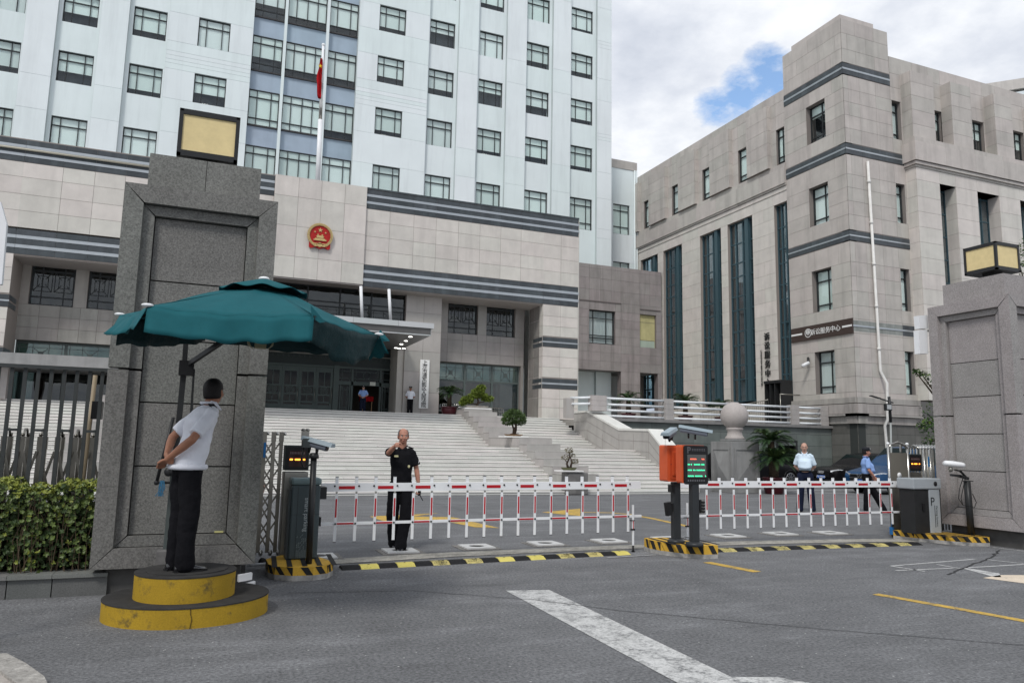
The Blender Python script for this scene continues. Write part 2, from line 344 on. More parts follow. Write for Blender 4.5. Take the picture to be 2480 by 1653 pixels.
# ================================================================== GROUND
LZ = 3.05            # level of the landing in front of the hall
asph = mat('asphalt', (.158, .160, .164), .9, nz=(.45, .09), spk=(34, .24), patch=(2.2, .07), bump=(55, 1.0, .012))
asph2 = mat('worn asphalt patch', (.135, .128, .118), .9, nz=(.8, .12), spk=(110, .22), bump=(150, .5, .006))
t_ = asph.node_tree; b_ = t_.nodes['Principled BSDF']           # pale chips of stone in the asphalt
mpS = t_.nodes.new('ShaderNodeMapping'); mpS.inputs['Scale'].default_value = (.35, 1.6, 1); mpS.inputs['Rotation'].default_value = (0, 0, .12)
g_ = t_.nodes.new('ShaderNodeNewGeometry'); vo = t_.nodes.new('ShaderNodeTexVoronoi'); vo.inputs['Scale'].default_value = 17; t_.links.new(g_.outputs['Position'], vo.inputs['Vector'])
mr_ = t_.nodes.new('ShaderNodeMapRange'); mr_.inputs[1].default_value = .16; mr_.inputs[2].default_value = .10; t_.links.new(vo.outputs['Distance'], mr_.inputs[0])
ns_ = t_.nodes.new('ShaderNodeTexNoise'); ns_.inputs['Scale'].default_value = 19; t_.links.new(g_.outputs['Position'], ns_.inputs['Vector'])
mm_ = t_.nodes.new('ShaderNodeMapRange'); mm_.inputs[1].default_value = .56; mm_.inputs[2].default_value = .62; t_.links.new(ns_.outputs[0], mm_.inputs[0])
mu_ = t_.nodes.new('ShaderNodeMath'); mu_.operation = 'MULTIPLY'; t_.links.new(mr_.outputs[0], mu_.inputs[0]); t_.links.new(mm_.outputs[0], mu_.inputs[1])
t_.links.new(g_.outputs['Position'], mpS.inputs[0]); nS = t_.nodes.new('ShaderNodeTexNoise'); nS.inputs['Scale'].default_value = 1.3; nS.inputs['Detail'].default_value = 6; nS.inputs['Roughness'].default_value = .65; t_.links.new(mpS.outputs[0], nS.inputs['Vector'])
mS = t_.nodes.new('ShaderNodeMapRange'); mS.inputs[1].default_value = .52; mS.inputs[2].default_value = .75; mS.inputs[3].default_value = 1.0; mS.inputs[4].default_value = 1.45; t_.links.new(nS.outputs[0], mS.inputs[0])
mD = t_.nodes.new('ShaderNodeMapRange'); mD.inputs[1].default_value = .30; mD.inputs[2].default_value = .42; mD.inputs[3].default_value = .82; mD.inputs[4].default_value = 1.0; t_.links.new(nS.outputs[0], mD.inputs[0])
mS2 = t_.nodes.new('ShaderNodeMath'); mS2.operation = 'MULTIPLY'; t_.links.new(mS.outputs[0], mS2.inputs[0]); t_.links.new(mD.outputs[0], mS2.inputs[1])
vS = t_.nodes.new('ShaderNodeVectorMath'); vS.operation = 'SCALE'; t_.links.new(b_.inputs['Base Color'].links[0].from_socket, vS.inputs[0]); t_.links.new(mS2.outputs[0], vS.inputs['Scale']); t_.links.new(vS.outputs[0], b_.inputs['Base Color'])
mx_ = t_.nodes.new('ShaderNodeMixRGB'); src = b_.inputs['Base Color'].links[0].from_socket; t_.links.new(mu_.outputs[0], mx_.inputs[0]); t_.links.new(src, mx_.inputs[1]); mx_.inputs[2].default_value = (.5, .5, .48, 1); t_.links.new(mx_.outputs[0], b_.inputs['Base Color'])
def worn(name, col, base=(.10, .102, .105), lo=.42, hi=.6, sc=28):
    m = mat(name, col, .7, nz=(2.5, .08), spk=(90, .08)); t = m.node_tree; b = t.nodes['Principled BSDF']
    g = t.nodes.new('ShaderNodeNewGeometry'); n1 = t.nodes.new('ShaderNodeTexNoise'); n1.inputs['Scale'].default_value = sc; n1.inputs['Detail'].default_value = 6; n1.inputs['Roughness'].default_value = .75
    n2 = t.nodes.new('ShaderNodeTexNoise'); n2.inputs['Scale'].default_value = 6.0; n2.inputs['Detail'].default_value = 3
    t.links.new(g.outputs['Position'], n1.inputs['Vector']); t.links.new(g.outputs['Position'], n2.inputs['Vector'])
    ad = t.nodes.new('ShaderNodeMath'); ad.operation = 'MULTIPLY_ADD'; ad.inputs[1].default_value = .35; t.links.new(n2.outputs[0], ad.inputs[0])
    a2 = t.nodes.new('ShaderNodeMath'); a2.operation = 'MULTIPLY'; a2.inputs[1].default_value = .65; t.links.new(n1.outputs[0], a2.inputs[0]); t.links.new(a2.outputs[0], ad.inputs[2])
    n1.inputs['Detail'].default_value = 8
    mr = t.nodes.new('ShaderNodeMapRange'); mr.inputs[1].default_value = lo; mr.inputs[2].default_value = hi; t.links.new(ad.outputs[0], mr.inputs[0])
    mx = t.nodes.new('ShaderNodeMixRGB'); s0 = b.inputs['Base Color'].links[0].from_socket; t.links.new(mr.outputs[0], mx.inputs[0]); mx.inputs[1].default_value = (*base, 1); t.links.new(s0, mx.inputs[2]); t.links.new(mx.outputs[0], b.inputs['Base Color'])
    return m
whiteline = worn('worn white road paint', (.55, .55, .535), lo=.36, hi=.54)
thinwhite = worn('thin chalky white paint', (.50, .50, .49), lo=.36, hi=.5)
yelline = worn('worn yellow road paint', (.55, .36, .07), lo=.38, hi=.50)
creamline = worn('cream road paint', (.66, .56, .44), lo=.30, hi=.44)
conc = mat('scuffed concrete strip', (.33, .315, .28), .9, nz=(3, .16), spk=(35, .16), patch=(9, .12), bump=(30, .5, .01))
def sheet(name, pts, z, mt, kind='structure', label=None, cat=None):
    mb = MB().m(mt); b = len(mb.v); mb.v += [(p[0], p[1], z) for p in pts]; mb.face(list(range(len(pts)))); o = mb.build(name, kind=kind); return tag(o, label, cat)
def ccw(pts):
    a = sum(pts[i][0]*pts[(i+1) % len(pts)][1]-pts[(i+1) % len(pts)][0]*pts[i][1] for i in range(len(pts))); return pts if a > 0 else pts[::-1]
sheet('ground', [(-400, -60), (500, -60), (500, 400), (-400, 400)], 0, asph)
# worn paler patches by the bollards are too faint to be sheets; the concrete threshold strip under the barrier is built
strip = MB().m(conc)
def ribbon(mb, pts, w0, w1=None, z=.008):
    n = len(pts); Ls = []; Rs = []
    for i, p in enumerate(pts):
        a = Vector(pts[max(i-1, 0)]); b = Vector(pts[min(i+1, n-1)]); d = (b-a).normalized(); q = Vector((-d.y, d.x)); ww = (w0+(w1-w0)*i/(n-1)) if w1 is not None else w0
        Ls.append(Vector(p)+q*ww/2); Rs.append(Vector(p)-q*ww/2)
    b = len(mb.v); mb.v += [(v.x, v.y, z) for v in Ls]+[(v.x, v.y, z) for v in Rs]
    for i in range(n-1): mb.face([b+n+i, b+n+i+1, b+i+1, b+i])
ribbon(strip, [(1.35, 10.55), (3.5, 10.85), (5.5, 10.95), (7.0, 10.97), (9, 10.95), (11.2, 10.75), (12.3, 10.5)], .42)
strip.build('threshold_strip', kind='structure')
road = MB().m(whiteline)
A0, A1, B0, B1 = atZ(1225, 1430), atZ(1330, 1428), atZ(1640, 1653), atZ(1800, 1653)
dn = (B0-A0); 
road.v += [(A0.x, A0.y, .004), (A1.x, A1.y, .004), (B1.x, B1.y, .004), (B0.x, B0.y, .004)]; road.face([0, 3, 2, 1])
ex = atZ(1830, 1640); road.v += [(B0.x, B0.y, .004), (B1.x, B1.y, .004), (2.98, .8, .004), (2.55, .8, .004)]; road.face([4, 7, 6, 5])
road.v += [(3.38, 4.55, .008), (3.60, 4.60, .008), (3.9, 4.50, .008), (4.1, 4.2, .008), (3.52, 4.2, .008)]; road.face([8, 12, 11, 10, 9])
tag(road.build('lane_line', kind='structure'))
yl = MB().m(yelline)
ribbon(yl, [(6.80, 9.25), (6.95, 8.35)], .16, z=.004)
ribbon(yl, [tuple(atZ(2120, 1438)[:2]), tuple(atZ(2300, 1470)[:2]), tuple(atZ(2480, 1503)[:2]), (7.5, 3.0), (7.6, 1.0)], .13, z=.004)
ribbon(yl, [tuple(atZ(2185, 0.0+1238)[:2]), tuple(atZ(1700, 1262)[:2])], .15, z=.004) if False else None
# yellow arrows inside the gate
p = [atZ(1312, 1240), atZ(1405, 1231), atZ(1405, 1249)]; b = len(yl.v); yl.v += [(q.x, q.y, .004) for q in p]; yl.face([b, b+2, b+1])
ribbon(yl, [tuple(atZ(x, y)[:2]) for x, y in ((1405, 1240), (1480, 1241), (1525, 1245), (1580, 1255), (1640, 1268), (1670, 1275))], .16, z=.004)
p = [atZ(895, 1250), atZ(960, 1247), atZ(1062, 1242), atZ(1000, 1250), atZ(1100, 1252), atZ(1140, 1262), atZ(1210, 1278), atZ(1150, 1276), atZ(1080, 1262), atZ(985, 1259), atZ(930, 1262)]
b = len(yl.v); yl.v += [(q.x, q.y, .004) for q in p]; yl.face([b+i for i in range(len(p))])
yl.build('yellow_marking', kind='structure')
tw = MB().m(thinwhite)
for a_, b_2 in (((2158, 1370), (2365, 1353)), ((2170, 1381), (2310, 1375)), ((2158, 1370), (2240, 1383)), ((2345, 1374), (2480, 1366)), ((2385, 1354), (2480, 1364)), ((2268, 1366), (2325, 1376))):
    ribbon(tw, [tuple(atZ(*a_)[:2]), tuple(atZ(*b_2)[:2])], .05, z=.004)
ribbon(tw, [tuple(atZ(1190+720, 1193)[:2]), tuple(atZ(2090, 1193)[:2])], .10, z=.004); ribbon(tw, [tuple(atZ(1860, 1187)[:2]), tuple(atZ(2160, 1185)[:2])], .12, z=.004)
ribbon(tw, [tuple(atZ(2405, 1325)[:2]), tuple(atZ(2480, 1334)[:2])], .05, z=.004)
ribbon(tw, [tuple(atZ(1470, 1351)[:2]), tuple(atZ(1588, 1344)[:2])], .03, z=.012)
tw.build('parking_marking', kind='structure')
ar = MB().m(whiteline)
p = [atZ(2328, 1375), atZ(2345, 1375.5), atZ(2420, 1388), atZ(2425, 1397), atZ(2410, 1397)]; b = 0; ar.v += [(q.x, q.y, .004) for q in p]; ar.face(list(range(len(p))))
ar.m(creamline); p = [atZ(2380, 1399), atZ(2422, 1392), atZ(2480, 1392), atZ(2560, 1405), atZ(2560, 1425), atZ(2480, 1412)]; b = len(ar.v); ar.v += [(q.x, q.y, .004) for q in p]; ar.face([b+i for i in range(len(p))])
ar.build('white_arrow', kind='structure')
crackm = mat('tarred crack', (.035, .036, .038), .6)
ck = MB().m(crackm)
def crack(pts, w, jit=.02, sub=9):
    q = []
    for i in range(len(pts)-1):
        for k in range(sub):
            t = k/sub; a0 = Vector(pts[i]); a1 = Vector(pts[i+1]); q.append(a0.lerp(a1, t)+Vector((random.uniform(-jit, jit), random.uniform(-jit, jit))))
    q.append(Vector(pts[-1])); ribbon(ck, [tuple(v) for v in q], w, z=.006)
G2 = lambda x, y: tuple(atZ(x, y)[:2])
crack([G2(700, 1435), G2(1000, 1430), G2(1290, 1452), G2(1500, 1478), G2(1900, 1515), G2(2200, 1540), G2(2480, 1562)], .012, .012)
crack([G2(2296, 1391), G2(2330, 1376), G2(2400, 1350), G2(2420, 1332)], .03, .022, 9)
crack([G2(1040, 1215), G2(1120, 1235), G2(1210, 1252)], .012, .01); crack([G2(1560, 1205), G2(1850, 1240), G2(2150, 1255)], .012, .015)
ck.build('road_crack', kind='structure')
# pale kerb stone corner, bottom left
kb = MB().m(mat('pale kerb stone', (.34, .325, .30), .9, nz=(6, .15), spk=(30, .15), bump=(25, .8, .02))); pts = [G2(-60, 1600), G2(15, 1598), G2(60, 1622), G2(105, 1655), G2(125, 1700)]
b = len(kb.v); n_ = len(pts); inn = [(x-.13, y-.12) for x, y in pts]
for zz_ in (0.0, .05): kb.v += [(x, y, zz_) for x, y in pts]+[(x, y, zz_) for x, y in inn]
for i in range(n_-1): kb.face([b+2*n_+i+1, b+2*n_+i, b+3*n_+i, b+3*n_+i+1]); kb.face([b+i, b+i+1, b+2*n_+i+1, b+2*n_+i]); kb.face([b+n_+i+1, b+n_+i, b+3*n_+i, b+3*n_+i+1])
kb.build('kerb', kind='structure')
sheet('pavement', ccw([(x, y) for x, y in inn]+[(-2.6, 3.5), (-2.6, 6.3)]), .030, mat('dusty paving', (.36, .33, .30), .9, nz=(4, .15), spk=(50, .1)))
# ================================================================== STAIRS AND TERRACE
st = thing('staircase', 'wide pale granite staircase of two flights rising to the hall entrance', 'staircase', (4.45, 23.3, 0))
ys = []; z = 0; y = 23.3; RZ = LZ/24
LEV = [23.3+.392*i for i in range(12)]; y2 = 31.15; LEV += [y2+.35*i for i in range(12)]
bases = MB().m(stepd)
for i, y in enumerate(LEV):
    z1 = RZ*(i+1); yn = LEV[i+1] if i < 23 else 36.6
    bases.box(-7.9, 16.8, y+.035, yn+.03 if i < 23 else 60, 0 if i == 0 else RZ*i-.02, z1-.055)
bases.build('stair_base', st)
cnt = 0; rest = MB().m(stepm)
for i, y in enumerate(LEV):
    z1 = RZ*(i+1); yn = LEV[i+1] if i < 23 else 36.5
    cuts = [-7.9]; off = (i % 2)*.75+(i*.37 % .5)
    if i < 12:
        u = -7.9+off+.7
        while u < 16.2: cuts.append(u); u += 1.75
        cuts.append(16.8)
    else:
        u = -7.9+off+.7
        while u < 16.2: cuts.append(u); u += 3.1
        cuts.append(16.8)
    for a_, b_ in zip(cuts, cuts[1:]):
        if cnt < 285: piece('tread_slab', stepm, FX(0), a_+.004, b_-.004, -(yn+.02), -y, z1-.05, z1, st); cnt += 1
        else: rest.tone = random.random(); rest.box(a_+.004, b_-.004, y, yn+.02, z1-.05, z1)
if rest.v: rest.build('tread_slab', st, kind='stuff')
rs = MB().m(stepm)
for i, y in enumerate(LEV): rs.box(-7.9, 16.8, y+.022, y+.05, RZ*i+.010, RZ*(i+1)-.066)
rs.build('riser', st)
boxes('landing_floor', stepm, [(-9.9, 16.8, 36.52, 41, LZ-.4, LZ-.004)], st)
# stepped dividers
def divider(x0, x1, label):
    t = thing('stair_divider', label, 'stair wall', ((x0+x1)/2, 23.4, 0), 'stepped granite walls between the flights')
    core = MB().m('dark granite joint')
    segs = []
    for k in range(6): ya = 23.75+k*.784; segs.append((ya, ya+.784, RZ*(2*k+2)+.42))
    segs.append((28.45, 31.15, RZ*12+.42))
    for k in range(5): ya = 31.15+k*.70; segs.append((ya, ya+.70, RZ*(12+2*k+2)+.40))
    segs.append((34.65, 36.0, LZ+.28))
    for ya, yb, zt in segs:
        core.box(x0+.02, x1-.02, ya+.02, yb, 0, zt-.03)
        zz0 = max(0, zt-.42-.35); nrow = 2
        for s_, xx in ((1, x0), (-1, x1)):
            for r in range(3):
                a_ = zt-.04-.30*(r+1)
                if a_ < -.1: break
                piece('stone', curbst, FY(xx) if s_ == 1 else FY(xx-.02), ya+.005, yb-.005, -.02, 0.0, max(a_, 0)+.004, a_+.296, t)
        piece('stone', curbst, FX(ya), x0+.022, x1-.022, -.02, 0.0, max(0, zt-.5), zt-.034, t)
        piece('cap_stone', curbst, FX(0), x0, x1, -yb, -ya+.0, zt-.03, zt, t)
    core.build('wall_core', t)
divider(11.5, 12.95, 'stepped granite wall between stair flights, carrying three potted bonsai')
divider(-4.05, -2.6, 'stepped granite wall mostly hidden behind the left gate pillar')
def sidewall(x0, x1, label, flip=False):
    t = thing('stair_side_wall', label, 'stair wall', ((x0+x1)/2, 24, 0))
    # profile along Y of the top: sloping, level, sloping
    pr = [(24.1, .55), (26.6, 2.30), (29.0, 2.36), (32.0, 3.25), (33.4, 3.25)]
    core = MB().m(curbst); core.extr([(x0, 24.1, 0), *[(x0, y, z) for y, z in pr], (x0, 33.4, 0)][::1], (x1-x0, 0, 0)); core.build('wall_body', t)
    cp = MB().m('pale stair granite')
    for (ya, za), (yb, zb) in zip(pr, pr[1:]):
        cp.extr([(x0-.03, ya+.004, za+.005), (x0-.03, yb-.004, zb+.005), (x0-.03, yb-.004, zb+.10), (x0-.03, ya+.004, za+.10)], (x1-x0+.06, 0, 0))
    cp.build('coping', t)
    jn = MB().m('dark granite joint')     # open seams between courses on the stair side
    for xx in ((x0-.003,) if not flip else (x1+.003,)):
        for dz in (.42, .84, 1.26, 1.68):
            for (ya, za), (yb, zb) in zip(pr, pr[1:]):
                if max(za, zb)-dz < .02: continue
                jn.bar((xx, ya, max(za-dz, .01)), (xx, yb, max(zb-dz, .01)), .006, .012, up=(1, 0, 0))
        for yy in (25.4, 26.6, 27.8, 29.0, 30.5, 32.0): jn.box(xx-.003, xx+.003, yy-.006, yy+.006, 0, 2.2)
    jn.build('joint', t)
sidewall(16.8, 17.45, 'pale granite parapet sloping down the right side of the stairs')
sidewall(-8.6, -7.9, 'pale granite parapet sloping down the left side of the stairs', True)
# terrace
TY = 31.3; TZ = 3.0
tr = thing('terrace', 'slate-faced raised terrace beside the stairs with car park below', 'terrace', (24, TY, 0))
door_hole = [(27.45, 28.85, 0, 2.17)]
clad(tr, FX(TY), lambda i: [17.45]+[18.3+1.62*k+(.8 if i % 2 else 0) for k in range(8)]+[31.2], [0, .62, 1.26, 1.9, 2.5, 2.86], slate, mat('slate joint', (.05, .055, .052), .9), holes=[(27.45, 28.85, 0, 2.0)])
boxes('terrace_slab', greyst, [(17.45, 31.2, TY+.3, 47.4, TZ-.3, TZ-.004)], tr)
boxes('coping', mat('dark coping stone', (.22, .215, .21), .6, nz=(3, .08), streak=.2), [(17.45, 31.2, TY-.18, TY+.3, 2.86, 3.0)], tr)
boxes('basement_door_frame', blackmet, [(27.45, 27.57, TY-.02, TY+.1, 0, 2.17), (28.73, 28.85, TY-.02, TY+.1, 0, 2.17), (27.57, 28.73, TY-.02, TY+.1, 2.05, 2.17)], tr)
boxes('basement_recess', darkroom, [(27.4, 28.9, TY+.5, TY+.55, 0, 2.3)], tr)
flush(tr)
bl = thing('balustrade', 'terrace balustrade of granite posts and four white rails', 'balustrade', (24, TY, TZ))
posts = [(16.62, 17.40, 3.30), (20.66, 21.12, TZ), (24.53, 25.02, TZ), (28.46, 28.93, TZ), (30.52, 30.94, TZ)]
for x0, x1, zb in posts:
    pb = MB().m(curbst); w0 = x1-x0
    for k in range(4):
        za = 2.0+.51*k if k else 2.0
    zz0 = zb
    n_ = 3 if zb > 3.1 else 4; hh = (4.03-zb)/n_
    for k in range(n_): pb.box(x0, x1, TY-.12, TY+.28, zz0+hh*k+.004, zz0+hh*(k+1)-.004)
    pb.m('dark granite joint').box(x0+.012, x1-.012, TY-.108, TY+.268, zz0, zz0+hh*n_-.02); pb.build('post', bl)
whp = mat('white painted rail', (.74, .77, .79), .35, nz=(3, .05))
for (a0, a1, _), (b0, b1, _) in zip(posts, posts[1:]):
    for zr in (3.09, 3.36, 3.63, 3.92): MB().m(whp).tube([(a1, TY+.05, zr), (b0, TY+.05, zr)], .056, 10).build('rail', bl)
for zr in (3.63, 3.92): MB().m(whp).tube([(16.62, TY+.05, zr), (16.0, TY+.9, zr)], .056, 10).build('rail', bl)
boxes('post', curbst, [(15.75, 16.15, TY+.8, TY+1.15, LZ-.1, 3.9)], bl)
# ================================================================== OFFICE TOWER (white, behind)
TYY = 48.8; K = TYY/46; TC = 4.45
tw_ = thing('office_tower', 'tall pale blue-white office tower with dark-framed windows behind the hall', 'building', (TC, TYY, 0))
F0 = FX(TYY)
rows = [15.55-2.0, 20.27, 24.36, 28.12, 31.89, 35.66, 39.4]       # window tops
hgt = [2.0, 2.42, 1.93, 1.93, 1.93, 1.93, 1.93]
def mir(a, b): return (2*TC-b, 2*TC-a)
ww = 1.87
lefts = [9.22, 12.93, 16.70, 20.46, 24.20]
bays = [(7.83, 12.81, 0), (12.81, 15.02, -.28), (15.02, 16.52, 0), (16.52, 18.77, -.28), (18.77, 20.34, 0), (20.34, 22.54, -.28), (22.54, 24.04, 0), (24.04, 26.33, -.28), (26.33, 27.6, 0)]
lb = [(2*TC-b, 2*TC-a, d) for a, b, d in bays[:-1]]+[(2*TC-27.9, 2*TC-26.33, 0), (2*TC-30.5, 2*TC-27.9, -.28)]
ZTOP = 43.0
def zlev(kind):
    z = [0, 12.0, 16.22, 20.37, 22.45, 28.15, 30.0, 35.75, 37.6, ZTOP] if kind == 'pil' else [0, 12.0, 16.22, 20.37, 22.45, 24.73, 24.98, 25.26, 25.54, 28.15, 30.0, 32.3, 32.6, 32.9, 33.2, 35.75, 37.6, ZTOP]
    return z
def wins_in(a, b):
    r = []
    for l0 in lefts+[2*TC-l-ww for l in lefts]+[2*TC-27.95-ww]:
        if l0 >= a-.3 and l0+ww <= b+.3:
            for t, h in zip(rows, hgt): r.append((l0, l0+ww, t-h, t))
    return r
allw = []
for a, b, d in bays+lb:
    ws = wins_in(a, b); wide = b-a > 4 or d < 0
    flat = d == 0
    if ws:
        zs = sorted(set([0, ZTOP]+[w_[2] for w_ in ws]+[w_[3] for w_ in ws]+([22.45, 24.73, 24.98, 25.26, 25.54] if flat else [])+([30.0, 33.2, 33.5] if flat else [])))
        zs = [z for i, z in enumerate(zs) if i == 0 or z-zs[i-1] > .05]
        us_ = [a, b]
        clad(tw_, F0, us_, zs, plaster, plj, holes=ws, d=d, t=.45, jn=.016 if flat else .0, pt=.015, name='wall_panel', ends=(0, 0))
        for w_ in ws: allw.append((w_, d))
    else:
        zs = [0, 12.0, 17.27, 18.0] if b > 26.5 else [0, 12, 18.0]
        zs += [20.4, 22.48, 25.05, 25.3, 25.56, 28.26, 30.06, 32.63, 32.92, 33.19, 36, 37.8, ZTOP] if b > 26.5 else [20.4, 22.48, 28.18, 30.02, 35.8, 37.7, ZTOP]
        clad(tw_, F0, [a, b], zs, plaster, plj, d=d, t=.75, jn=.016, pt=.015, name='wall_panel', ends=(0, 0))
rnd = random.Random(3)
for (u0, u1, z0, z1), d in allw:
    tall = z1-z0 > 2.2
    bl_ = rnd.choice([.74, .78, .82, .99, .62, .80, .99, .72, .45])
    if tall: bl_ = rnd.choice([.99, .97])
    hs = (.72,) if not tall else (.22, .78)
    window(tw_, F0, u0, u1, z0, z1, d-.10, hs=hs, fw=.055, blind=bl_, room=roomm if bl_ < .9 else darkroom, sill=.09)
# ceiling tubes glimpsed in some rooms
tube_m = lamp('ceiling tube light', (1, .97, .9), 1.3)
tb_ = MB().m(tube_m)
for (u0, u1, z0, z1), d in allw:
    if rnd.random() < .5 and z1-z0 < 2.2:
        k_ = rnd.choice([2, 3]); o_ = rnd.uniform(.3, .9)
        for q_ in range(k_): tb_.extr([(u0+o_+.13*q_, TYY+.57-d, z0+.10), (u0+o_+.13*q_+.035, TYY+.57-d, z0+.10), (u0+o_+.13*q_+.13, TYY+.57-d, z0+.28), (u0+o_+.13*q_+.095, TYY+.57-d, z0+.28)], (0, .01, 0))
tb_.build('ceiling_light', tw_, kind='stuff')
# centre bays with blue spandrels and slim piers
D0 = -.42
cb = [(1.07, 2.98), (3.16, 5.70), (5.88, 7.83)]
piers = [(2.98, 3.16), (5.70, 5.88)]
for a, b in piers: piece('slim_pier', plaster, F0, a, b, D0-.1, -.10, 12, ZTOP, tw_)
tops = [16.2, 20.42, 24.20, 27.95, 31.7, 35.5, 39.3]
for a, b in cb:
    for i, t in enumerate(tops):
        z0 = t-2.42
        window(tw_, F0, a, b, z0, t, D0, vs=(.27, .73) if b-a < 2.2 else (.22, .5, .76), hs=(.20, .78), fw=.06, blind=rnd.choice([.78, .74, .99, .8, .6]), room=roomm, sill=.10)
        zt = tops[i+1]-2.42 if i < len(tops)-1 else ZTOP
        piece('spandrel_panel', spandrel, F0, a, b, D0-.25, D0-.02, t+.005, zt-.075, tw_)
boxes('inner_core', darkroom, [(-18, 27.3, TYY+1.2, TYY+1.4, 0, ZTOP)], tw_)
boxes('side_wall', plaster, [(27.4, 27.6, TYY+.76, TYY+14, 0, ZTOP), (-21.6, -21.4, TYY, TYY+14, 0, ZTOP), (-21.4, 27.4, TYY+13.8, TYY+14, 0, ZTOP)], tw_)
boxes('roof', concr, [(-21.4, 27.4, TYY+.8, TYY+13.8, ZTOP-.4, ZTOP-.1)], tw_)
flush(tw_, 280)
# low white link section with two windows beside the tower
ls = thing('link_wing', 'narrow white stair wing squeezed between the tower and the granite wing', 'building', (29.5, 51, 0))
F1 = FX(51.0)
h1 = [(29.0, 30.5, 18.55, 21.0), (29.0, 30.5, 13.7, 16.25)]
clad(ls, F1, [27.6, 30.85, 31.2], [0, 13.7, 16.25, 18.55, 21.0, 24.0], plaster, plj, holes=h1, jn=.01, pt=.012, name='wall_panel', ends=(0, 0))
piece('parapet', greyst, F1, 27.6, 31.2, -.2, .06, 24.0, 24.7, ls)
for h in h1: window(ls, F1, *h, -.12, vs=(.5,), hs=(.25, .8), blind=.99, sill=.08, room=darkroom)
MB().m(plaster).tube([(30.95, 50.9, 24.0), (30.95, 50.9, 3)], .07, 8).build('pipe', ls)
MB().m(plaster).tube([(31.12, 50.85, 24.0), (31.12, 50.85, 3)], .05, 8).build('pipe', ls)
flush(ls)
# mauve two-storey connector
lk = thing('connector_building', 'mauve granite connector with curtained window and boarded yellow window', 'building', (27, 47.4, 0))
F2 = FX(47.4); k2 = 47.4/42
sc = lambda v: 1.6+(v-1.6)*k2
ux = [20.0, 21.3*k2, 22.15*k2, 24.05*k2, 24.47*k2, 25.89*k2, 27.14*k2, 31.1]
WA = (22.15*k2, 24.05*k2, sc(8.18), sc(10.32)); WB = (25.90*k2, 27.14*k2, sc(8.09), sc(10.34)); WC = (21.2*k2-1.9, 21.35*k2, sc(8.18), sc(10.32))
Zs = [sc(6.47), sc(7.05), sc(7.62), sc(8.15), sc(8.70), sc(9.25), sc(9.8), sc(10.33), sc(10.9), sc(11.65), sc(12.4), sc(13.05), sc(13.3)]
def ucon(i): return [20.0]+[23.2, 24.0, 25.0, 25.9, 26.8, 27.62] + [29.22, 30.1, 31.1] if i >= 8 or i < 3 else [20.0, WA[0], WA[1], 27.62, 29.22, WB[1], 31.1]
clad(lk, F2, ucon, Zs, linkst, mat('mauve joint', (.20, .175, .17), .9), holes=[WA, WB, WC], t=.5)
clad(lk, F2, [27.62, 29.22], [TZ, 4.2, 5.2, 6.2, Zs[0]], linkst, MATS['mauve joint'], t=.5)
clad(lk, F2, [30.75, 31.1], [TZ, 4.2, 5.2, 6.2, Zs[0]], linkst, MATS['mauve joint'], t=.5)
boxes('string_course', MATS['mauve joint'], [(22.0, 27.6, 47.33, 47.38, Zs[8]-.03, Zs[8]+.03), (29.2, 31.0, 47.33, 47.38, Zs[7]+.35, Zs[7]+.4)], lk)
curt = mat('pleated pale curtain', (.60, .62, .62), .9, rnd=.05)
w_ = window(lk, F2, *WA, -.2, vs=(.2, .7), hs=(.17, .25, .77), sill=False, thick=.08, room=darkroom)
cu = MB().m(curt); cu.smooth = True; n_ = 90
pts = [(WA[0]+.05+(WA[1]-WA[0]-.1)*i/n_, 47.4+.34+.035*sin(i*1.7)+.02*sin(i*.6)) for i in range(n_+1)]
cu.v += [(x, y, WA[2]+.05) for x, y in pts]+[(x, y, WA[3]-.05) for x, y in pts]
for i in range(n_): cu.face([i, i+1, n_+1+i+1, n_+1+i])
cu.build('curtain', w_)
yb = mat('yellowed board', (.50, .46, .24), .8, nz=(1.5, .1), streak=.15)
w_ = window(lk, F2, *WB, -.15, vs=(.42,), hs=(.24, .77), sill=False, fm=mat('yellow frame', (.28, .26, .16), .6), thick=.05)
piece('board', yb, F2, WB[0]+.03, WB[1]-.03, -.17, -.16, WB[2]+.62, WB[3]-.03, w_); piece('board', mat('pale green board', (.42, .50, .42), .8, streak=.2), F2, WB[0]+.03, WB[1]-.03, -.17, -.16, WB[2]+.03, WB[2]+.6, w_)
window(lk, F2, *WC, -.2, vs=(.5, .92), hs=(.2, .77), sill=False, blind=.98)
boxes('porch_back', mat('porch back wall', (.045, .042, .04), .8, nz=(.8, .1)), [(20, 31.1, 51.0, 51.2, TZ, 8)], lk)
boxes('porch_soffit', concr, [(20, 31.1, 47.6, 51.0, Zs[0]+.02, Zs[0]+.2)], lk)
boxes('porch_door', darkroom, [(22.6, 24.4, 50.9, 50.97, TZ, 6.0), (30.0, 30.9, 50.9, 50.97, TZ, 6.6)], lk)
flush(lk)
# ================================================================== RIGHT GRANITE BUILDING
rb = thing('granite_office', 'grey-pink granite corner building with dark striped bands and tall teal glazing', 'building', (31.2, 29.5, 0))
FA = FY(31.2); FB = FX(29.5)
def storey(b, wt, wb, nxt): return [b, wt, wt-(wt-wb)/3, wt-2*(wt-wb)/3, wb, nxt]
ZB = [25.55, 24.72, 23.79, 22.99, 22.25]+[21.46, 20.7, 19.93, 19.17, 18.33, 17.65]+[16.55, 15.8, 15.04, 14.28, 13.44, 12.80]+[11.68, 10.9, 10.1, 9.32, 8.60, 7.83]+[7.09, 6.3, 5.55, 4.75, 4.45]
ZB = sorted(ZB)
bandrows = lambda z0: any(abs(z0-q) < .02 for q in (22.25, 17.65, 12.80))
hA = [(30.85, 32.28, a, b) for a, b in ((19.17, 21.46), (14.28, 16.55), (9.32, 11.68), (4.75, 7.09))]
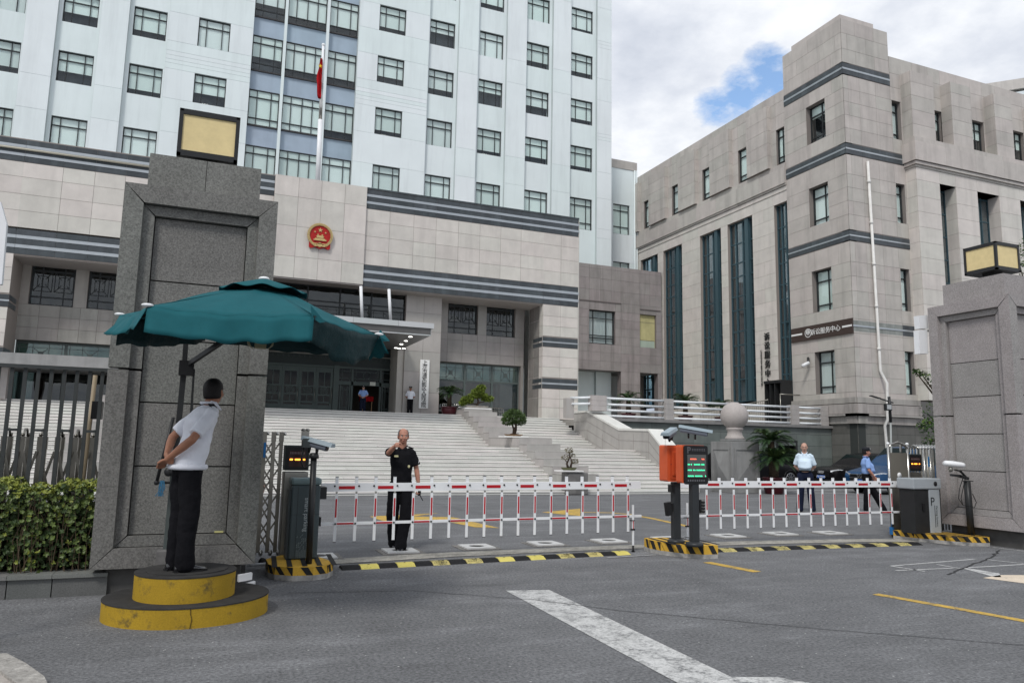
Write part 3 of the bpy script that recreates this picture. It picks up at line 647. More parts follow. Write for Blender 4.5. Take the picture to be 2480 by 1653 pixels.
hB = [(34.78, 35.45, a, b) for a, b in ((19.1, 21.4), (14.2, 16.55), (9.3, 11.7), (4.75, 7.15))]
nb = lambda z0: None if bandrows(z0) else greyst
mats_ = lambda i: nb(ZB[i])
def uA(i):
    z0 = ZB[i]
    if any(abs(z0-q) < 3 and a-.01 <= z0 < b-.01 for a, b in ((19.17, 21.46), (14.28, 16.55), (9.32, 11.68), (4.75, 7.09)) for q in (z0,)): return [29.5, 30.85, 32.28, 34.05]
    return [29.5, 29.95, 31.1, 32.9, 34.05] if i % 2 else [29.5, 30.3, 32.0, 34.05]
clad(rb, FA, uA, ZB, greyst, greyj, holes=hA, mats=mats_, t=.5, ends=(0, 0))
def uB(i):
    z0 = ZB[i]
    if z0 > 22.2: return [31.2, 31.6, 33.0, 34.7] if i % 2 else [31.2, 32.2, 33.6, 34.7]
    return [31.2, 31.55, 32.36, 33.57, 34.70, 35.6]
clad(rb, FB, uB, ZB, greyst, greyj, holes=hB, mats=mats_, t=.5, ends=(0, 0))
# striped bands: two slate strips with pale steel fillets
for z0, z1 in ((22.25, 22.99), (17.65, 18.33), (12.80, 13.44), (7.88, 8.56)):
    h = z1-z0; e = h*.36
    for za, zb in ((z0+.05, z0+.05+e), (z1-.05-e, z1-.05)):
        for a, b in zip([29.48, 30.4, 31.3, 32.2, 33.1, 34.05], [30.4, 31.3, 32.2, 33.1, 34.05]):
            if z0 < 8: continue
            piece('slate_tile', darkst, FA, a, b-.008, .0, .03, za, zb, rb)
        us_ = [31.18, 32.36, 33.57, 34.72, 35.6]
        for a, b in zip(us_, us_[1:]):
            if z0 > 22 and a > 34.6: continue
            m2 = darkst if z0 > 8 or a > 34.5 else mat('bare render behind missing tiles', (.27, .285, .27), .9, nz=(3, .12), streak=.3)
            piece('slate_tile' if m2 == darkst else 'render_patch', m2, FB, a, b-.008, .0, .03 if m2 == darkst else .018, za, zb, rb)
    if z0 > 8: piece('fillet', silver, FA, 29.46, 34.05, .0, .045, z0+.05+e, z1-.05-e, rb)
    piece('fillet', silver, FB, 31.155, 35.6 if z0 < 22 else 34.7, .0, .045, z0+.05+e, z1-.05-e, rb)
rs_ = random.Random(9)
for h in hA: window(rb, FA, *h, -.30, vs=(.38,) , hs=(.17, .74), fw=.06, sill=False, blind=.98 if h[2] < 18 else .3, room=darkroom, thick=.08)
for h in hB: window(rb, FB, *h, -.22, vs=(), hs=(.2, .78), fw=.06, sill=False, blind=.97, room=darkroom, thick=.08)
# raised cap, body, plinth
boxes('roof_cap', greyst, [(31.3, 33.8, 29.62, 33.4, 25.55, 25.9)], rb)
boxes('roof_slab', concr, [(31.3, 34.6, 30.0, 34.0, 25.2, 25.5), (31.9, 60, 34.0, 51.3, 22.9, 23.1), (34.7, 60, 30.0, 33.9, 23.2, 23.4)], rb)
boxes('inner_core', darkroom, [(33.6, 34.2, 31, 34, 0, 25), (33.0, 33.3, 34, 51.3, 0, 23)], rb)
pl = mat('plinth granite', (.37, .34, .32), .6, rnd=.05, nz=(1.2, .08), streak=.4)
for fr, a, b in ((FA, 29.2, 34.05), (FB, 30.9, 35.6)):
    piece('plinth_course', pl, fr, a, b, -.5, .22, 3.62, 4.12, rb); piece('plinth_course', pl, fr, a+.06, b, -.5, .16, 4.16, 4.45, rb); piece('plinth_moulding', pl, fr, a, b, -.5, .30, 3.50, 3.60, rb)
    piece('plinth_course', pl, fr, a+.1, b, -.5, .12, 3.10, 3.48, rb)
slateP = mat('brown grey slate', (.125, .122, .112), .5, rnd=.12, nz=(1.6, .1), streak=.15)
for fr, u_ in ((FA, [29.45, 31.25]), (FB, [31.15, 32.6, 33.9, 35.2, 36.9])):
    zs_ = [0, .75, 1.38, 2.0, 2.58, 3.1]; clad(rb, fr, u_, zs_, slateP, MATS['slate joint'], d=.02, t=.5, ends=(0, 0), name='slate_slab')
# wing along the courtyard (faces -X)
FW2 = FY(31.25)
gl = [(34.05, 35.23), (37.22, 39.68), (40.38, 42.70), (44.88, 47.30), (48.05, 50.5)]
tw_h = [(34.15, 34.86, 19.0, 21.12), (37.3, 38.45, 19.0, 21.12), (41.18, 42.33, 19.0, 21.12), (44.95, 46.08, 19.0, 21.12), (48.92, 50.0, 19.0, 21.12)]
ZW = [4.45]+[4.7+.84*k for k in range(1, 14)]+[16.43]
holesW = [(a, b, 4.7, 16.43) for a, b in gl]
def uW(i):
    return [34.05, 35.23, 36.2 if i % 2 else 37.22, 37.22, 39.68, 40.38, 42.70, 43.8 if i % 2 else 44.88, 44.88, 47.30, 48.05, 50.5, 51.3]
uW2 = lambda i: sorted(set(uW(i)))
clad(rb, FW2, uW2, ZW, pinkst, pinkj, holes=holesW, t=.45, ends=(0, 0))
clad(rb, FW2, lambda i: [34.05]+[35.3+1.9*k+(.9 if i % 2 else 0) for k in range(8)]+[51.3], [16.43, 17.1], pinkst, pinkj, t=.45, ends=(0, 0))
for i, (za, zb, dd) in enumerate(((17.1, 17.38, .06), (17.38, 17.50, .13), (17.50, 18.50, .20), (18.50, 18.80, .12))):
    u = 34.05
    while u < 51.2:
        v = min(u+2.2, 51.3); piece('cornice_stone', greyst if i > 0 else pinkst, FW2, u+.006, v-.006, -.4, dd, za+.004, zb-.004, rb); u = v
MB().m(mat('dark drip gap', (.06, .055, .05), .9)).fbox(FW2, 34.05, 51.3, 0, .075, 17.36, 17.40).build('drip_gap', rb)
ZU = [18.8, 19.55, 20.3, 21.12, 22.0, 22.82, 23.48]
uU = lambda i: sorted([34.05, 34.86, 37.3, 38.45, 41.18, 42.33, 44.95, 46.08, 48.92, 50.0, 51.3]+([36, 39.8, 43.6, 47.5] if i > 3 else []))
clad(rb, FW2, uU, ZU, greyst, greyj, holes=tw_h, t=.45, ends=(0, 0))
for a, b in ((35.31, 37.26), (39.02, 41.13), (42.82, 44.87), (46.61, 48.86), (50.5, 51.3)):
    clad(rb, FW2, [a, b], [18.8, 19.62, 20.44, 21.26, 22.08, 22.85], greyst, greyj, d=.30, t=.31, ends=(0, 0)); PEND[rb.name] += [(FX(a), 31.25-.30, 31.25, .001, .012, za+.007, zb-.007, greyst, 'panel') for za, zb in zip([18.8, 19.62, 20.44, 21.26, 22.08], [19.62, 20.44, 21.26, 22.08, 22.85])]
for h in tw_h: window(rb, FW2, *h, -.12, vs=(.4,), hs=(.16, .76), fw=.06, sill=False, blind=.95, room=darkroom, thick=.08)
# tall glazing strips
for gi, (a, b) in enumerate(gl):
    W = b-a; f = MB().m(tealfr)
    for zc in [4.7, 6.1, 7.0, 8.3, 9.2, 10.6, 11.5, 12.8, 13.7, 15.0, 16.38]: f.fbox(FW2, a, b, -.32, -.24, zc-.04, zc+.04)
    vsx = (0, .27, .50, .78, 1) if W > 2 else (0, .36, .68, 1)
    for v in vsx: u = a+W*v; f.fbox(FW2, max(a, u-.04), min(b, u+.04), -.31, -.2, 4.7, 16.43)
    if W > 2: f.fbox(FW2, a+W*.22, a+W*.36, -.30, -.08, 4.7, 16.43)
    fo = f.build('glazing_frame', rb)
    piece('pane', glasst, FW2, a, b, -.29, -.28, 4.72, 16.42, fo)
    bl3 = MB().m(mat('grey blind', (.55, .58, .58), .9, rnd=.1))
    for zc0, zc1 in ((4.8, 6.0), (6.2, 8.2), (8.5, 10.5), (10.8, 12.7), (13.0, 14.9), (15.1, 16.3)):
        for v0, v1 in zip(vsx, vsx[1:]):
            if rs_.random() < .55:
                q = rs_.uniform(.2, .85); bl3.fbox(FW2, a+W*v0+.06, a+W*v1-.06, -.52, -.5, zc1-(zc1-zc0)*q, zc1)
    bl3.build('blind', fo)
    MB().m(mat('floor edge behind glass', (.12, .13, .14), .8)).fbox(FW2, a, b, -.9, -.6, 8.3, 9.2).fbox(FW2, a, b, -.9, -.6, 12.8, 13.7).build('floor_edge', fo)
piece('base_course', greyst, FW2, 34.05, 51.3, -.4, .08, 2.9, 4.44, rb)
# right front wing, standing 0.65 m forward
FC = FX(28.85)
pier = [(35.6, 37.4), (38.68, 40.44), (42.28, 44.1), (45.9, 47.7), (49.5, 51.3), (53.1, 55.0)]
ZL = [4.45]+[5.3+.87*k for k in range(13)]+[16.7, 17.42]
hC = [(a[1], b[0], 4.45, 16.7) for a, b in zip(pier, pier[1:])]
clad(rb, FC, [35.6]+[v for a, b in zip(pier, pier[1:]) for v in (a[1], b[0])]+[55.0], ZL, pinkst, pinkj, holes=hC, t=1.1, ends=(0, 0))
for a, b in pier: sides(rb, FY(a), 28.85, 29.95 if a > 36 else 29.5, ZL, pinkst)
for a, b in zip(pier, pier[1:]):
    g0, g1 = a[1], b[0]; f = MB().m(tealfr)
    for zc in linspace(4.5, 16.6, 9): f.fbox(FC, g0, g1, -.78, -.70, zc-.04, zc+.04)
    for v in (0, .33, .66, 1): u = g0+(g1-g0)*v; f.fbox(FC, max(g0, u-.035), min(g1, u+.035), -.77, -.68, 4.45, 16.7)
    fo = f.build('glazing_frame', rb); piece('pane', glasst, FC, g0, g1, -.75, -.74, 4.5, 16.65, fo)
    piece('lintel_reveal', pinkst, FC, g0, g1, -1.0, -.0, 16.7, 16.72, fo)
for i, (za, zb, dd) in enumerate(((17.42, 17.55, .06), (17.55, 17.72, .16), (17.75, 18.85, .24), (18.85, 19.15, .16))):
    u = 35.6-dd
    while u < 55:
        v = min(u+2.4, 55); piece('cornice_stone', greyst, FC, u+.005, v-.005, -1.0, dd, za+.004, zb-.004, rb); u = v
ZP = [19.15, 19.95, 20.8, 21.65, 22.45, 23.1]
for a, b in ((35.54, 37.34), (38.75, 40.4), (42.4, 43.94), (46.0, 47.6), (49.6, 51.2), (53.2, 54.8)):
    clad(rb, FC, [a, b], ZP, greyst, greyj, d=.0, t=.7, ends=(0, 0)); sides(rb, FY(a), 28.85, 29.5, ZP, greyst)
hU = [(37.75, 38.75, 19.4, 21.5), (41.3, 42.3, 19.4, 21.5), (44.9, 45.9, 19.4, 21.5), (48.5, 49.5, 19.4, 21.5)]
clad(rb, FB, lambda i: sorted([35.6, 37.75, 38.75, 41.3, 42.3, 44.9, 45.9, 48.5, 49.5, 55]+([36.5, 40.1, 43.5, 47] if i > 3 else [])), [18.33, 19.4, 20.1, 20.8, 21.5, 22.3, 23.2, 24.1], greyst, greyj, holes=hU, t=.4, ends=(0, 0))
clad(rb, FB, [34.72, 35.6], [22.25, 23.1, 24.1], greyst, greyj, t=.4, ends=(0, 0))
for h in hU: window(rb, FB, *h, -.2, vs=(.5,), hs=(.76,), fw=.06, sill=False, blind=.5, room=darkroom, thick=.07)
# brown service-centre sign (part of nothing: hangs on the wall)
bs = thing('wall_sign', 'long brown wall sign with white emblem and lettering on the granite corner', 'sign', (31.1, 31.7, 8.2))
brn = mat('brown sign panel', (.060, .042, .036), .5, nz=(4, .06)); wht = mat('white lettering', (.78, .78, .76), .6)
piece('panel', brn, FA, 29.47, 33.95, .02, .10, 7.82, 8.62, bs)
for a, b in ((29.50, 30.16), (33.08, 33.93)): piece('bar', wht, FA, a, b, .10, .106, 8.18, 8.28, bs)
rotA = (R_(90), 0, R_(-90))
text('诉讼服务中心', .36, wht, (31.09, 31.35, 8.20), rotA, bs, offset=.002)
em = MB().m(wht); c0 = Vector((31.095, 32.62, 8.22))
def ringpts(c, r, n, fr='Y'): return [Vector((c.x, c.y+r*cos(2*pi*i/n), c.z+r*sin(2*pi*i/n))) for i in range(n)]
em.extr(ringpts(c0, .25, 28), (-.006, 0, 0)); em.m(brn); em.extr(ringpts(c0-Vector((.006, 0, 0)), .205, 28), (-.004, 0, 0)); em.m(wht)
em.extr(ringpts(c0-Vector((.010, 0, -.04)), .145, 24), (-.004, 0, 0)); em.m(brn)
em.box(31.078, 31.083, 32.61, 32.63, 8.15, 8.39).box(31.078, 31.083, 32.53, 32.71, 8.31, 8.33).box(31.078, 31.083, 32.55, 32.69, 8.16, 8.18)
em.box(31.078, 31.083, 32.52, 32.57, 8.22, 8.24).box(31.078, 31.083, 32.67, 32.72, 8.22, 8.24); em.build('emblem', bs)
# dark vertical lettering on the wing
vt = thing('wall_lettering', 'dark metal characters running down the granite pier by the entrance', 'sign', (31.2, 36.2, 6))
ltm = mat('dark bronze letter', (.035, .035, .035), .4)
for i, chh in enumerate('诉讼服务中心'):
    text(chh, .50, ltm, (31.17, 36.09, 8.44-.56*i), rotA, vt, 'character', extrude=.03, offset=.004)
text('LITIGATION SERVICE CENTER', .165, ltm, (31.17, 36.64, 6.6), (R_(90), R_(90), R_(-90)), vt, 'lettering', extrude=.01, offset=.003)
# entrance frame under the nearest glazing strip
ed = MB().m(blackmet)
for u in (34.1, 34.6, 35.0, 35.42): ed.fbox(FW2, u-.04, u+.04, .1, .9, TZ, 5.6)
ed.fbox(FW2, 34.05, 35.46, .1, .95, 5.5, 5.66); ed.build('entrance_frame', rb); flush(rb, 290)
# white drain pipe on the corner building
wp = mat('white plastic pipe', (.70, .69, .66), .45, nz=(3, .08), streak=.2)
dp = thing('drain_pipe', 'white plastic drainpipe running down the granite corner building', 'pipe', (32.7, 29.35, 0))
pp = [atY(2101.5, 391, 29.38), atY(2132, 897, 29.38), atY(2148, 928, 29.1), atY(2150, 1015, 29.1), atY(2143, 1030, 29.25), atY(2150, 1110, 29.25), atY(2152, 1190, 29.25)]
MB().m(wp).tube(pp, .075, 10).build('pipe', dp)
for k in range(5): q = pp[0].lerp(pp[1], .1+.2*k); MB().m(wp).tube([q-Vector((0, 0, .08)), q+Vector((0, 0, .08))], .092, 10).build('joint_collar', dp)
# distant roof at far right
dr = thing('distant_roof', 'white ribbed roof edge of a taller block beyond the granite wing', 'building', (70, 45, 30))
mb = MB().m(plaster); 
for k in range(4): mb.extr([(62+k*.0, 45, 30+1.3*k), (62, 45, 31.0+1.3*k), (95, 45, 41.5+1.3*k), (95, 45, 40.5+1.3*k)], (0, 6, 0)); mb.m(pinkst if k == 2 else plaster)
mb.m(greyst).extr([(62, 45.5, 0), (62, 45.5, 30), (95, 45.5, 41), (95, 45.5, 0)], (0, 8, 0)); mb.build('roof_edge', dr)
# ================================================================== HALL (podium) IN FRONT OF THE TOWER
HF = 36.5; HW = 37.3; HR = 38.3
hl = thing('courthouse_hall', 'pale pink granite entrance hall with dark striped bands and a red gold crest', 'building', (TC, HF, LZ))
FH = FX(HF); FHW = FX(HW); FHR = FX(HR)
ucol = [6.65, 7.89, 9.13, 10.32, 11.53, 12.72, 13.9, 15.08, 16.44, 17.48, 18.55]
rz = [10.35, 11.08, 11.80, 12.55, 13.2]
def band(u_, z0, z1, n=3, fr=FH, d=0.0):
    h = z1-z0; e = h*.235; gpp = (h-.04-e*n)/(n-1) if n > 1 else 0
    for k in range(n):
        za = z0+.02+k*(e+gpp)
        for a, b in zip(u_, u_[1:]): piece('slate_tile', darkst, fr, a+.006, b-.006, d-.0, d+.02, za, za+e, hl)
        if k < n-1: piece('fillet', silver, fr, u_[0]-.0, u_[-1]+.02, d, d+.035, za+e+.003, za+e+gpp-.003, hl)
clad(hl, FH, ucol[:9], rz, pinkst, pinkj, t=.6); clad(hl, FH, ucol[8:], rz, pinkst, pinkj, t=.6)
clad(hl, FH, ucol[:9], [9.22, 10.35], None, pinkj, t=.6, mats=lambda i: None); clad(hl, FH, ucol, [13.2, 14.25], None, pinkj, t=.6, mats=lambda i: None); clad(hl, FH, ucol[8:], [9.22, 10.35], None, pinkj, t=.6, mats=lambda i: None)
band(ucol[:9], 9.22, 10.35); band(ucol[8:], 9.22, 10.35); band(ucol, 13.2, 14.22)
piece('coping', darkst, FH, 6.65, 18.57, -.6, .04, 14.22, 14.30, hl)
# centre block with the crest, a little proud
clad(hl, FH, lambda i: [2.25, 3.36, 4.44, 5.58, 6.66], [9.30, 10.34, 11.82, 13.27, 14.27], pinkst, pinkj, d=.12, t=.7, ends=(0, 0))
# left side mirrored
ul = [-8.0, -6.52, -5.3, -4.1, -2.9, -1.7, -.5, .7, 2.25]
clad(hl, FH, ul, rz, pinkst, pinkj, t=.6); clad(hl, FH, ul, [9.15, 10.2], None, pinkj, t=.6, mats=lambda i: None); clad(hl, FH, ul, [13.2, 14.25], None, pinkj, t=.6, mats=lambda i: None)
band(ul, 9.18, 10.3); band(ul, 13.2, 14.22); band([-12.5, -11.3, -10.1, -9.2, -8.0], 13.2, 14.22); band([-12.5, -11.3, -10.1, -9.2, -8.0], 9.18, 10.3)
clad(hl, FH, [-12.5, -11.3, -10.1, -9.2, -8.0], rz, pinkst, pinkj, t=.6); clad(hl, FH, [-12.5, -8.0], [9.15, 10.2], None, pinkj, mats=lambda i: None); clad(hl, FH, [-12.5, -8.0], [13.2, 14.25], None, pinkj, mats=lambda i: None)
rl = MB().m(mat('tan railing', (.50, .47, .38), .5)).tube([(-12.5, HF-.1, 13.75), (-3.0, HF-.1, 13.75)], .05, 8).build('roof_rail', hl)
# end piers with their own bands
ZPi = [9.22, 8.60, 8.05, 7.50, 6.90, 6.40, 5.83, 5.27, 4.65, 4.14, 3.66, LZ][::-1]
bandz = (6.90, 4.65)
for us_, sgn in (([16.44, 17.48, 18.55], 1), ([-10.3, -9.1, -8.0], -1)):
    clad(hl, FH, us_, ZPi, pinkst, pinkj, t=1.9, mats=lambda i: None if any(abs(ZPi[i]-q) < .02 for q in bandz) else pinkst, ends=(0, 0))
    for z0, z1 in ((6.90, 7.50), (4.65, 5.27)):
        pass
        for za, zb in ((z0+.03, z0+.24), (z1-.27, z1-.06)):
            for a, b in zip(us_, us_[1:]): piece('slate_tile', darkst, FH, a+.004, b-.004, 0, .02, za, zb, hl)
            xs = us_[0] if sgn > 0 else us_[-1]
            piece('slate_tile', darkst, FX(HF+.02), xs-(.02 if sgn > 0 else 0), xs+(0 if sgn > 0 else .02), -1.2, 0, za, zb, hl)
        piece('fillet', silver, FH, us_[0]-.02, us_[-1]+.02, 0, .035, z0+.25, z1-.28, hl)
sides(hl, FY(16.44), HF, HF+1.85, ZPi, pinkst)
boxes('pier_side', pinkst, [(18.56, 18.6, HF, 44, LZ, 14.2)], hl)
# soffits
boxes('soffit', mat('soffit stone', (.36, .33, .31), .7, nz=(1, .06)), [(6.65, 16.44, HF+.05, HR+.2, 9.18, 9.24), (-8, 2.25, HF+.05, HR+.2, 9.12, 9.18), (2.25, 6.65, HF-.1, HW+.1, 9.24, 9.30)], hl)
# sign wall beside the entrance (plane HW) and recess wall (plane HR)
hsgl = (2.2, 9.1, 7.78, 9.37)
clad(hl, FHW, [9.1, 10.05, 11.0], [LZ, 4.2, 5.25, 6.3, 7.35, 8.3, 9.2], mat('sign wall granite', (.40, .37, .35), .5, rnd=.05, nz=(1.1, .07), spk=(60, .04), streak=.15), greyj, t=1.1, ends=(0, 0))
clad(hl, FHW, [-.2, 2.2, 4.5, 6.8, 9.1], [6.75, 7.78], greyst, greyj, t=.5)
RW = [(11.66, 13.36, 7.54, 9.42), (13.87, 15.56, 7.54, 9.42)]; RD = (11.2, 15.95, LZ+.2, 5.98)
zr = [LZ, 5.98, 6.5, 7.18, 7.54, 9.42]
clad(hl, FHR, lambda i: [11.0, 11.66, 12.5, 13.36, 13.87, 14.7, 15.56, 16.1] if i > 0 else [11.0, 11.2, 15.95, 16.1], zr, polst, greyj, holes=RW+[(11.2, 15.95, LZ, 5.98)], t=.5)
clad(hl, FY(16.44-.0), [36.9, 37.6, 38.3], [LZ, 4.2, 5.3, 6.4, 7.5, 8.4, 9.2], polst, greyj, d=0.0, t=.2)
def lattice(cx=.5, n=1):
    B = []
    for k in range(2):
        x0, x1 = (.05, .47) if k == 0 else (.53, .95); y0, y1 = .34, .80
        for f_ in (0, .22):
            a0, a1 = x0+(x1-x0)*f_, x1-(x1-x0)*f_; b0, b1 = y0+(y1-y0)*f_, y1-(y1-y0)*f_
            B += [(a0, b0, a1, b0), (a1, b0, a1, b1), (a1, b1, a0, b1), (a0, b1, a0, b0)]
        for (sx_, sy_) in ((0, 0), (1, 0), (0, 1), (1, 1)):
            B.append((x0 if sx_ == 0 else x1, y0 if sy_ == 0 else y1, x0+(x1-x0)*(.36 if sx_ == 0 else .64), y0+(y1-y0)*(.36 if sy_ == 0 else .64)))
    return tuple(B)
LAT = lattice()
for h in RW: window(hl, FHR, *h, -.18, vs=(.25, .75), hs=(.18, .82), fw=.06, gm=glassd, bars=LAT, sill=False, room=darkroom)
# large lobby window in the recess with a lattice transom
def lobby(fr, a, b, z0, z1, d=-.25, n=3):
    f = MB().m(mat('grey green steel frame', (.085, .105, .10), .45)); T = z1-.95
    for i in range(n+1): u = a+(b-a)*i/n; f.fbox(fr, max(a, u-.06), min(b, u+.06), d-.1, d, z0, z1)
    for zc in (z1-.04, T, z0+.05): f.fbox(fr, a, b, d-.09, d-.01, zc-.05, zc+.05)
    for i in range(n):
        u0 = a+(b-a)*i/n; w = (b-a)/n; c = u0+w/2
        for x in (.08, .34, .66, .92): f.fbox(fr, u0+w*x-.012, u0+w*x+.012, d-.06, d-.03, T, z1)
        f.fbox(fr, u0, u0+w, d-.06, d-.03, T+.68, T+.70); f.fbox(fr, u0, u0+w, d-.06, d-.03, T+.12, T+.14)
        for (x0, q0, x1, q1) in ((.36, .16, .64, .66), (.36, .66, .64, .16)): f.bar(fr(u0+w*x0, d-.045, T+q0), fr(u0+w*x1, d-.045, T+q1), .025)
        f.fbox(fr, c-.10, c+.10, d-.07, d-.02, T+.30, T+.52)
    fo = f.build('lobby_window', hl)
    piece('pane', glassd, fr, a, b, d-.05, d-.045, z0, T, fo); piece('pane', glass('greenish lit transom glass', (.62, .80, .76), .10, clear=.85) if 'greenish lit transom glass' not in MATS else MATS['greenish lit transom glass'], fr, a, b, d-.05, d-.045, T, z1, fo)
    piece('transom_backing', mat('pale green film', (.30, .38, .35), .8, nz=(1.5, .12)), fr, a, b, d-.3, d-.29, T, z1, fo)
    return fo
lobby(FHR, 11.2, 15.95, LZ, 5.98)
piece('back_wall', mat('lobby back wall', (.045, .045, .043), .8, nz=(.5, .2)), FHR, 11, 16, -4.2, -4, LZ, 9, hl); boxes('lobby_ceiling', mat('lobby ceiling', (.25, .25, .23), .8), [(-8, 16, HR+.5, HR+4.2, 6.0, 6.05)], hl)
dl = lamp('downlight glow', (1, .98, .92), 4)
lt = MB().m(dl)
for x in [-6.5, -5, 11.6, 12.6, 13.5, 14.6, 15.4, 3, 4.1, 5.2, 6.4, 7.5, 8.6]:
    for y in (HR+.9, HR+2.4): lt.lathe([(.001, 5.99), (.07, 5.99), (.07, 5.975), (.001, 5.975)], (x+.1*(y-HR), y, 0), 10)
lt.build('ceiling_light', hl)
# left recess: two lattice windows, panels, transom glazing
LW = [(-7.66, -5.93, 7.37, 9.28), (-5.40, -3.7, 7.37, 9.28)]
clad(hl, FHR, lambda i: [-8.0, -7.2, -6.4, -5.6, -4.9, -4.1, -3.3, -2.2] if i in (0, 1, 2) else [-8, -7.66, -5.93, -5.40, -3.7, -2.2], [5.78, 6.35, 6.85, 7.37, 9.28], mat('left recess granite', (.36, .33, .305), .45, rnd=.06, nz=(1.1, .08), spk=(60, .05), streak=.3), greyj, holes=LW, t=.5)
clad(hl, FHR, [-2.2, 0, 2.2], [LZ, 5.5, 7.4, 9.3], greyst, greyj, t=.5)
for h in LW: window(hl, FHR, *h, -.12, vs=(.25, .75), hs=(.2, .82), fw=.06, gm=glassd, bars=LAT, sill=False, room=darkroom)
lobby(FHR, -8.0, -2.2, LZ, 5.76)
boxes('red_column', mat('red lacquer column', (.16, .008, .008), .4), [(-7.3, -6.9, HR+.8, HR+1.2, LZ, 6.0), (-6.8, -6.5, HR+.8, HR+1.2, LZ, 6.0)], hl)
# entrance: dark clerestory, canopy, doors
ent = MB().m(winfr)
EN = [(-.2, .95), (.95, 2.2), (2.2, 3.3), (3.3, 4.2), (4.2, 5.78), (5.78, 7.36), (7.36, 9.05)]
for a, b in EN: ent.fbox(FHW, a-.035, a+.035, -.35, -.25, 7.8, 9.28)
for zc in (7.82, 8.28, 8.52, 9.25): ent.fbox(FHW, -.2, 9.1, -.34, -.27, zc-.035, zc+.035)
for a, b in EN:
    w = b-a
    for x in (.08, .38, .62, .92): ent.fbox(FHW, a+w*x-.012, a+w*x+.012, -.32, -.29, 7.82, 8.26)
    ent.fbox(FHW, a, b, -.32, -.29, 7.93, 7.95); ent.fbox(FHW, a, b, -.32, -.29, 8.14, 8.16)
    for (x0, q0, x1, q1) in ((.40, 7.95, .60, 8.14), (.40, 8.14, .60, 7.95)): ent.bar(FHW(a+w*x0, -.3, q0), FHW(a+w*x1, -.3, q1), .02)
eo = ent.build('clerestory_frame', hl); piece('pane', glassd, FHW, -.2, 9.1, -.31, -.305, 7.8, 9.28, eo); piece('blind_strip', mat('dull grey film', (.35, .36, .36), .8), FHW, -.2, 9.1, -.5, -.49, 8.3, 8.5, eo)
boxes('back_wall', darkroom, [(-1, 9.3, HW+1.4, HW+1.5, 6.9, 9.3)], hl)
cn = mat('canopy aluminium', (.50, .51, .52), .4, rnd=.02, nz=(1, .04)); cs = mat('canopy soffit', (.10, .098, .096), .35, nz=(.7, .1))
ca = thing('entrance_canopy', 'flat grey metal canopy with downlights over the hall doors', 'canopy', (4.45, 34.4, 6.31))
for a, b in ((0.03, 2.0), (2.0, 3.97), (3.97, 5.45), (5.45, 7.4), (7.4, 8.87)):
    piece('fascia_panel', cn, FX(31.68), a+.006, b-.006, 0, .03, 6.31, 6.60, ca); piece('fascia_panel', cn, FX(31.60), a+.006, b-.006+(.12 if b > 8.8 else 0), 0, .03, 6.63, 6.86, ca)
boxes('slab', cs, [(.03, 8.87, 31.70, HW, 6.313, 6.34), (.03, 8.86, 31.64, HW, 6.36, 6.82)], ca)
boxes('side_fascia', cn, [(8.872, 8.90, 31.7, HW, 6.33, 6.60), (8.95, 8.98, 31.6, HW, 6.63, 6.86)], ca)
for u in (-.5, 3.5, 6.95, 8.45): piece('hanger_post', whitem, FX(33.6) if u > 6 else FX(33.6), u*.92, u*.92+.10, 0, .10, 6.85, 8.75, ca) if u > 0 and u < 0 else None
for px, py0, py1 in ((877, 693, 772), (946, 700, 778)):
    q0 = atY(px, py1, 35.2); q1 = atY(px-3 if px < 900 else px-4, py0, 35.2); MB().m(whitem).tube([q1, q0], .075, 8).build('hanger_rod', ca)
dlm = MB().m(dl)
for px, py in ((994, 815), (983, 825), (972, 833), (959, 842), (967, 843.6), (978, 843.6), (890, 838), (903, 829), (880, 828), (925, 822)):
    q = atZ(px, py, 6.312); dlm.lathe([(.001, 6.314), (.085, 6.314), (.085, 6.300), (.001, 6.300)], (q.x, q.y, 0), 12)
dlm.build('downlight', ca)
# portal wall with doors (plane y=39)
FD = FX(39.0)
dm = mat('green grey door steel', (.075, .100, .095), .45, nz=(2, .06)); dgl = glass('door glass', (.30, .36, .36), .02, clear=.6)
boxes('portal_wall', mat('dark portal panel', (.026, .036, .036), .4, nz=(1, .1)), [(-.3, 9.25, 39.0, 39.2, 5.42, 7.0)], hl)
boxes('portal_side', greyst, [(8.78, 9.1, HW+.1, 39.2, LZ, 6.6)], hl); boxes('portal_side_left', greyst, [(-.5, -.1, HW, 39.2, LZ, 6.6)], hl)
glyph = mat('low relief pattern', (.035, .045, .045), .4)
gp = MB().m(glyph)
for k in range(34): x = .2+k*.26; gp.fbox(FD, x, x+.08, 0, .03, 5.86, 6.22)
gp.build('relief_frieze', hl)
def ring(mb, c, r, w, y, n=28):
    o = [(c[0]+r*cos(2*pi*i/n), c[1]+r*sin(2*pi*i/n)) for i in range(n)]; q = [(c[0]+(r-w)*cos(2*pi*i/n), c[1]+(r-w)*sin(2*pi*i/n)) for i in range(n)]
    b = len(mb.v)
    for yy in (y, y-.025):
        mb.v += [(x, yy, z) for x, z in o]+[(x, yy, z) for x, z in q]
    for i in range(n):
        j = (i+1) % n; mb.face([b+2*n+i, b+2*n+j, b+3*n+j, b+3*n+i]); mb.face([b+i, b+j, b+2*n+j, b+2*n+i]); mb.face([b+n+j, b+n+i, b+3*n+i, b+3*n+j])
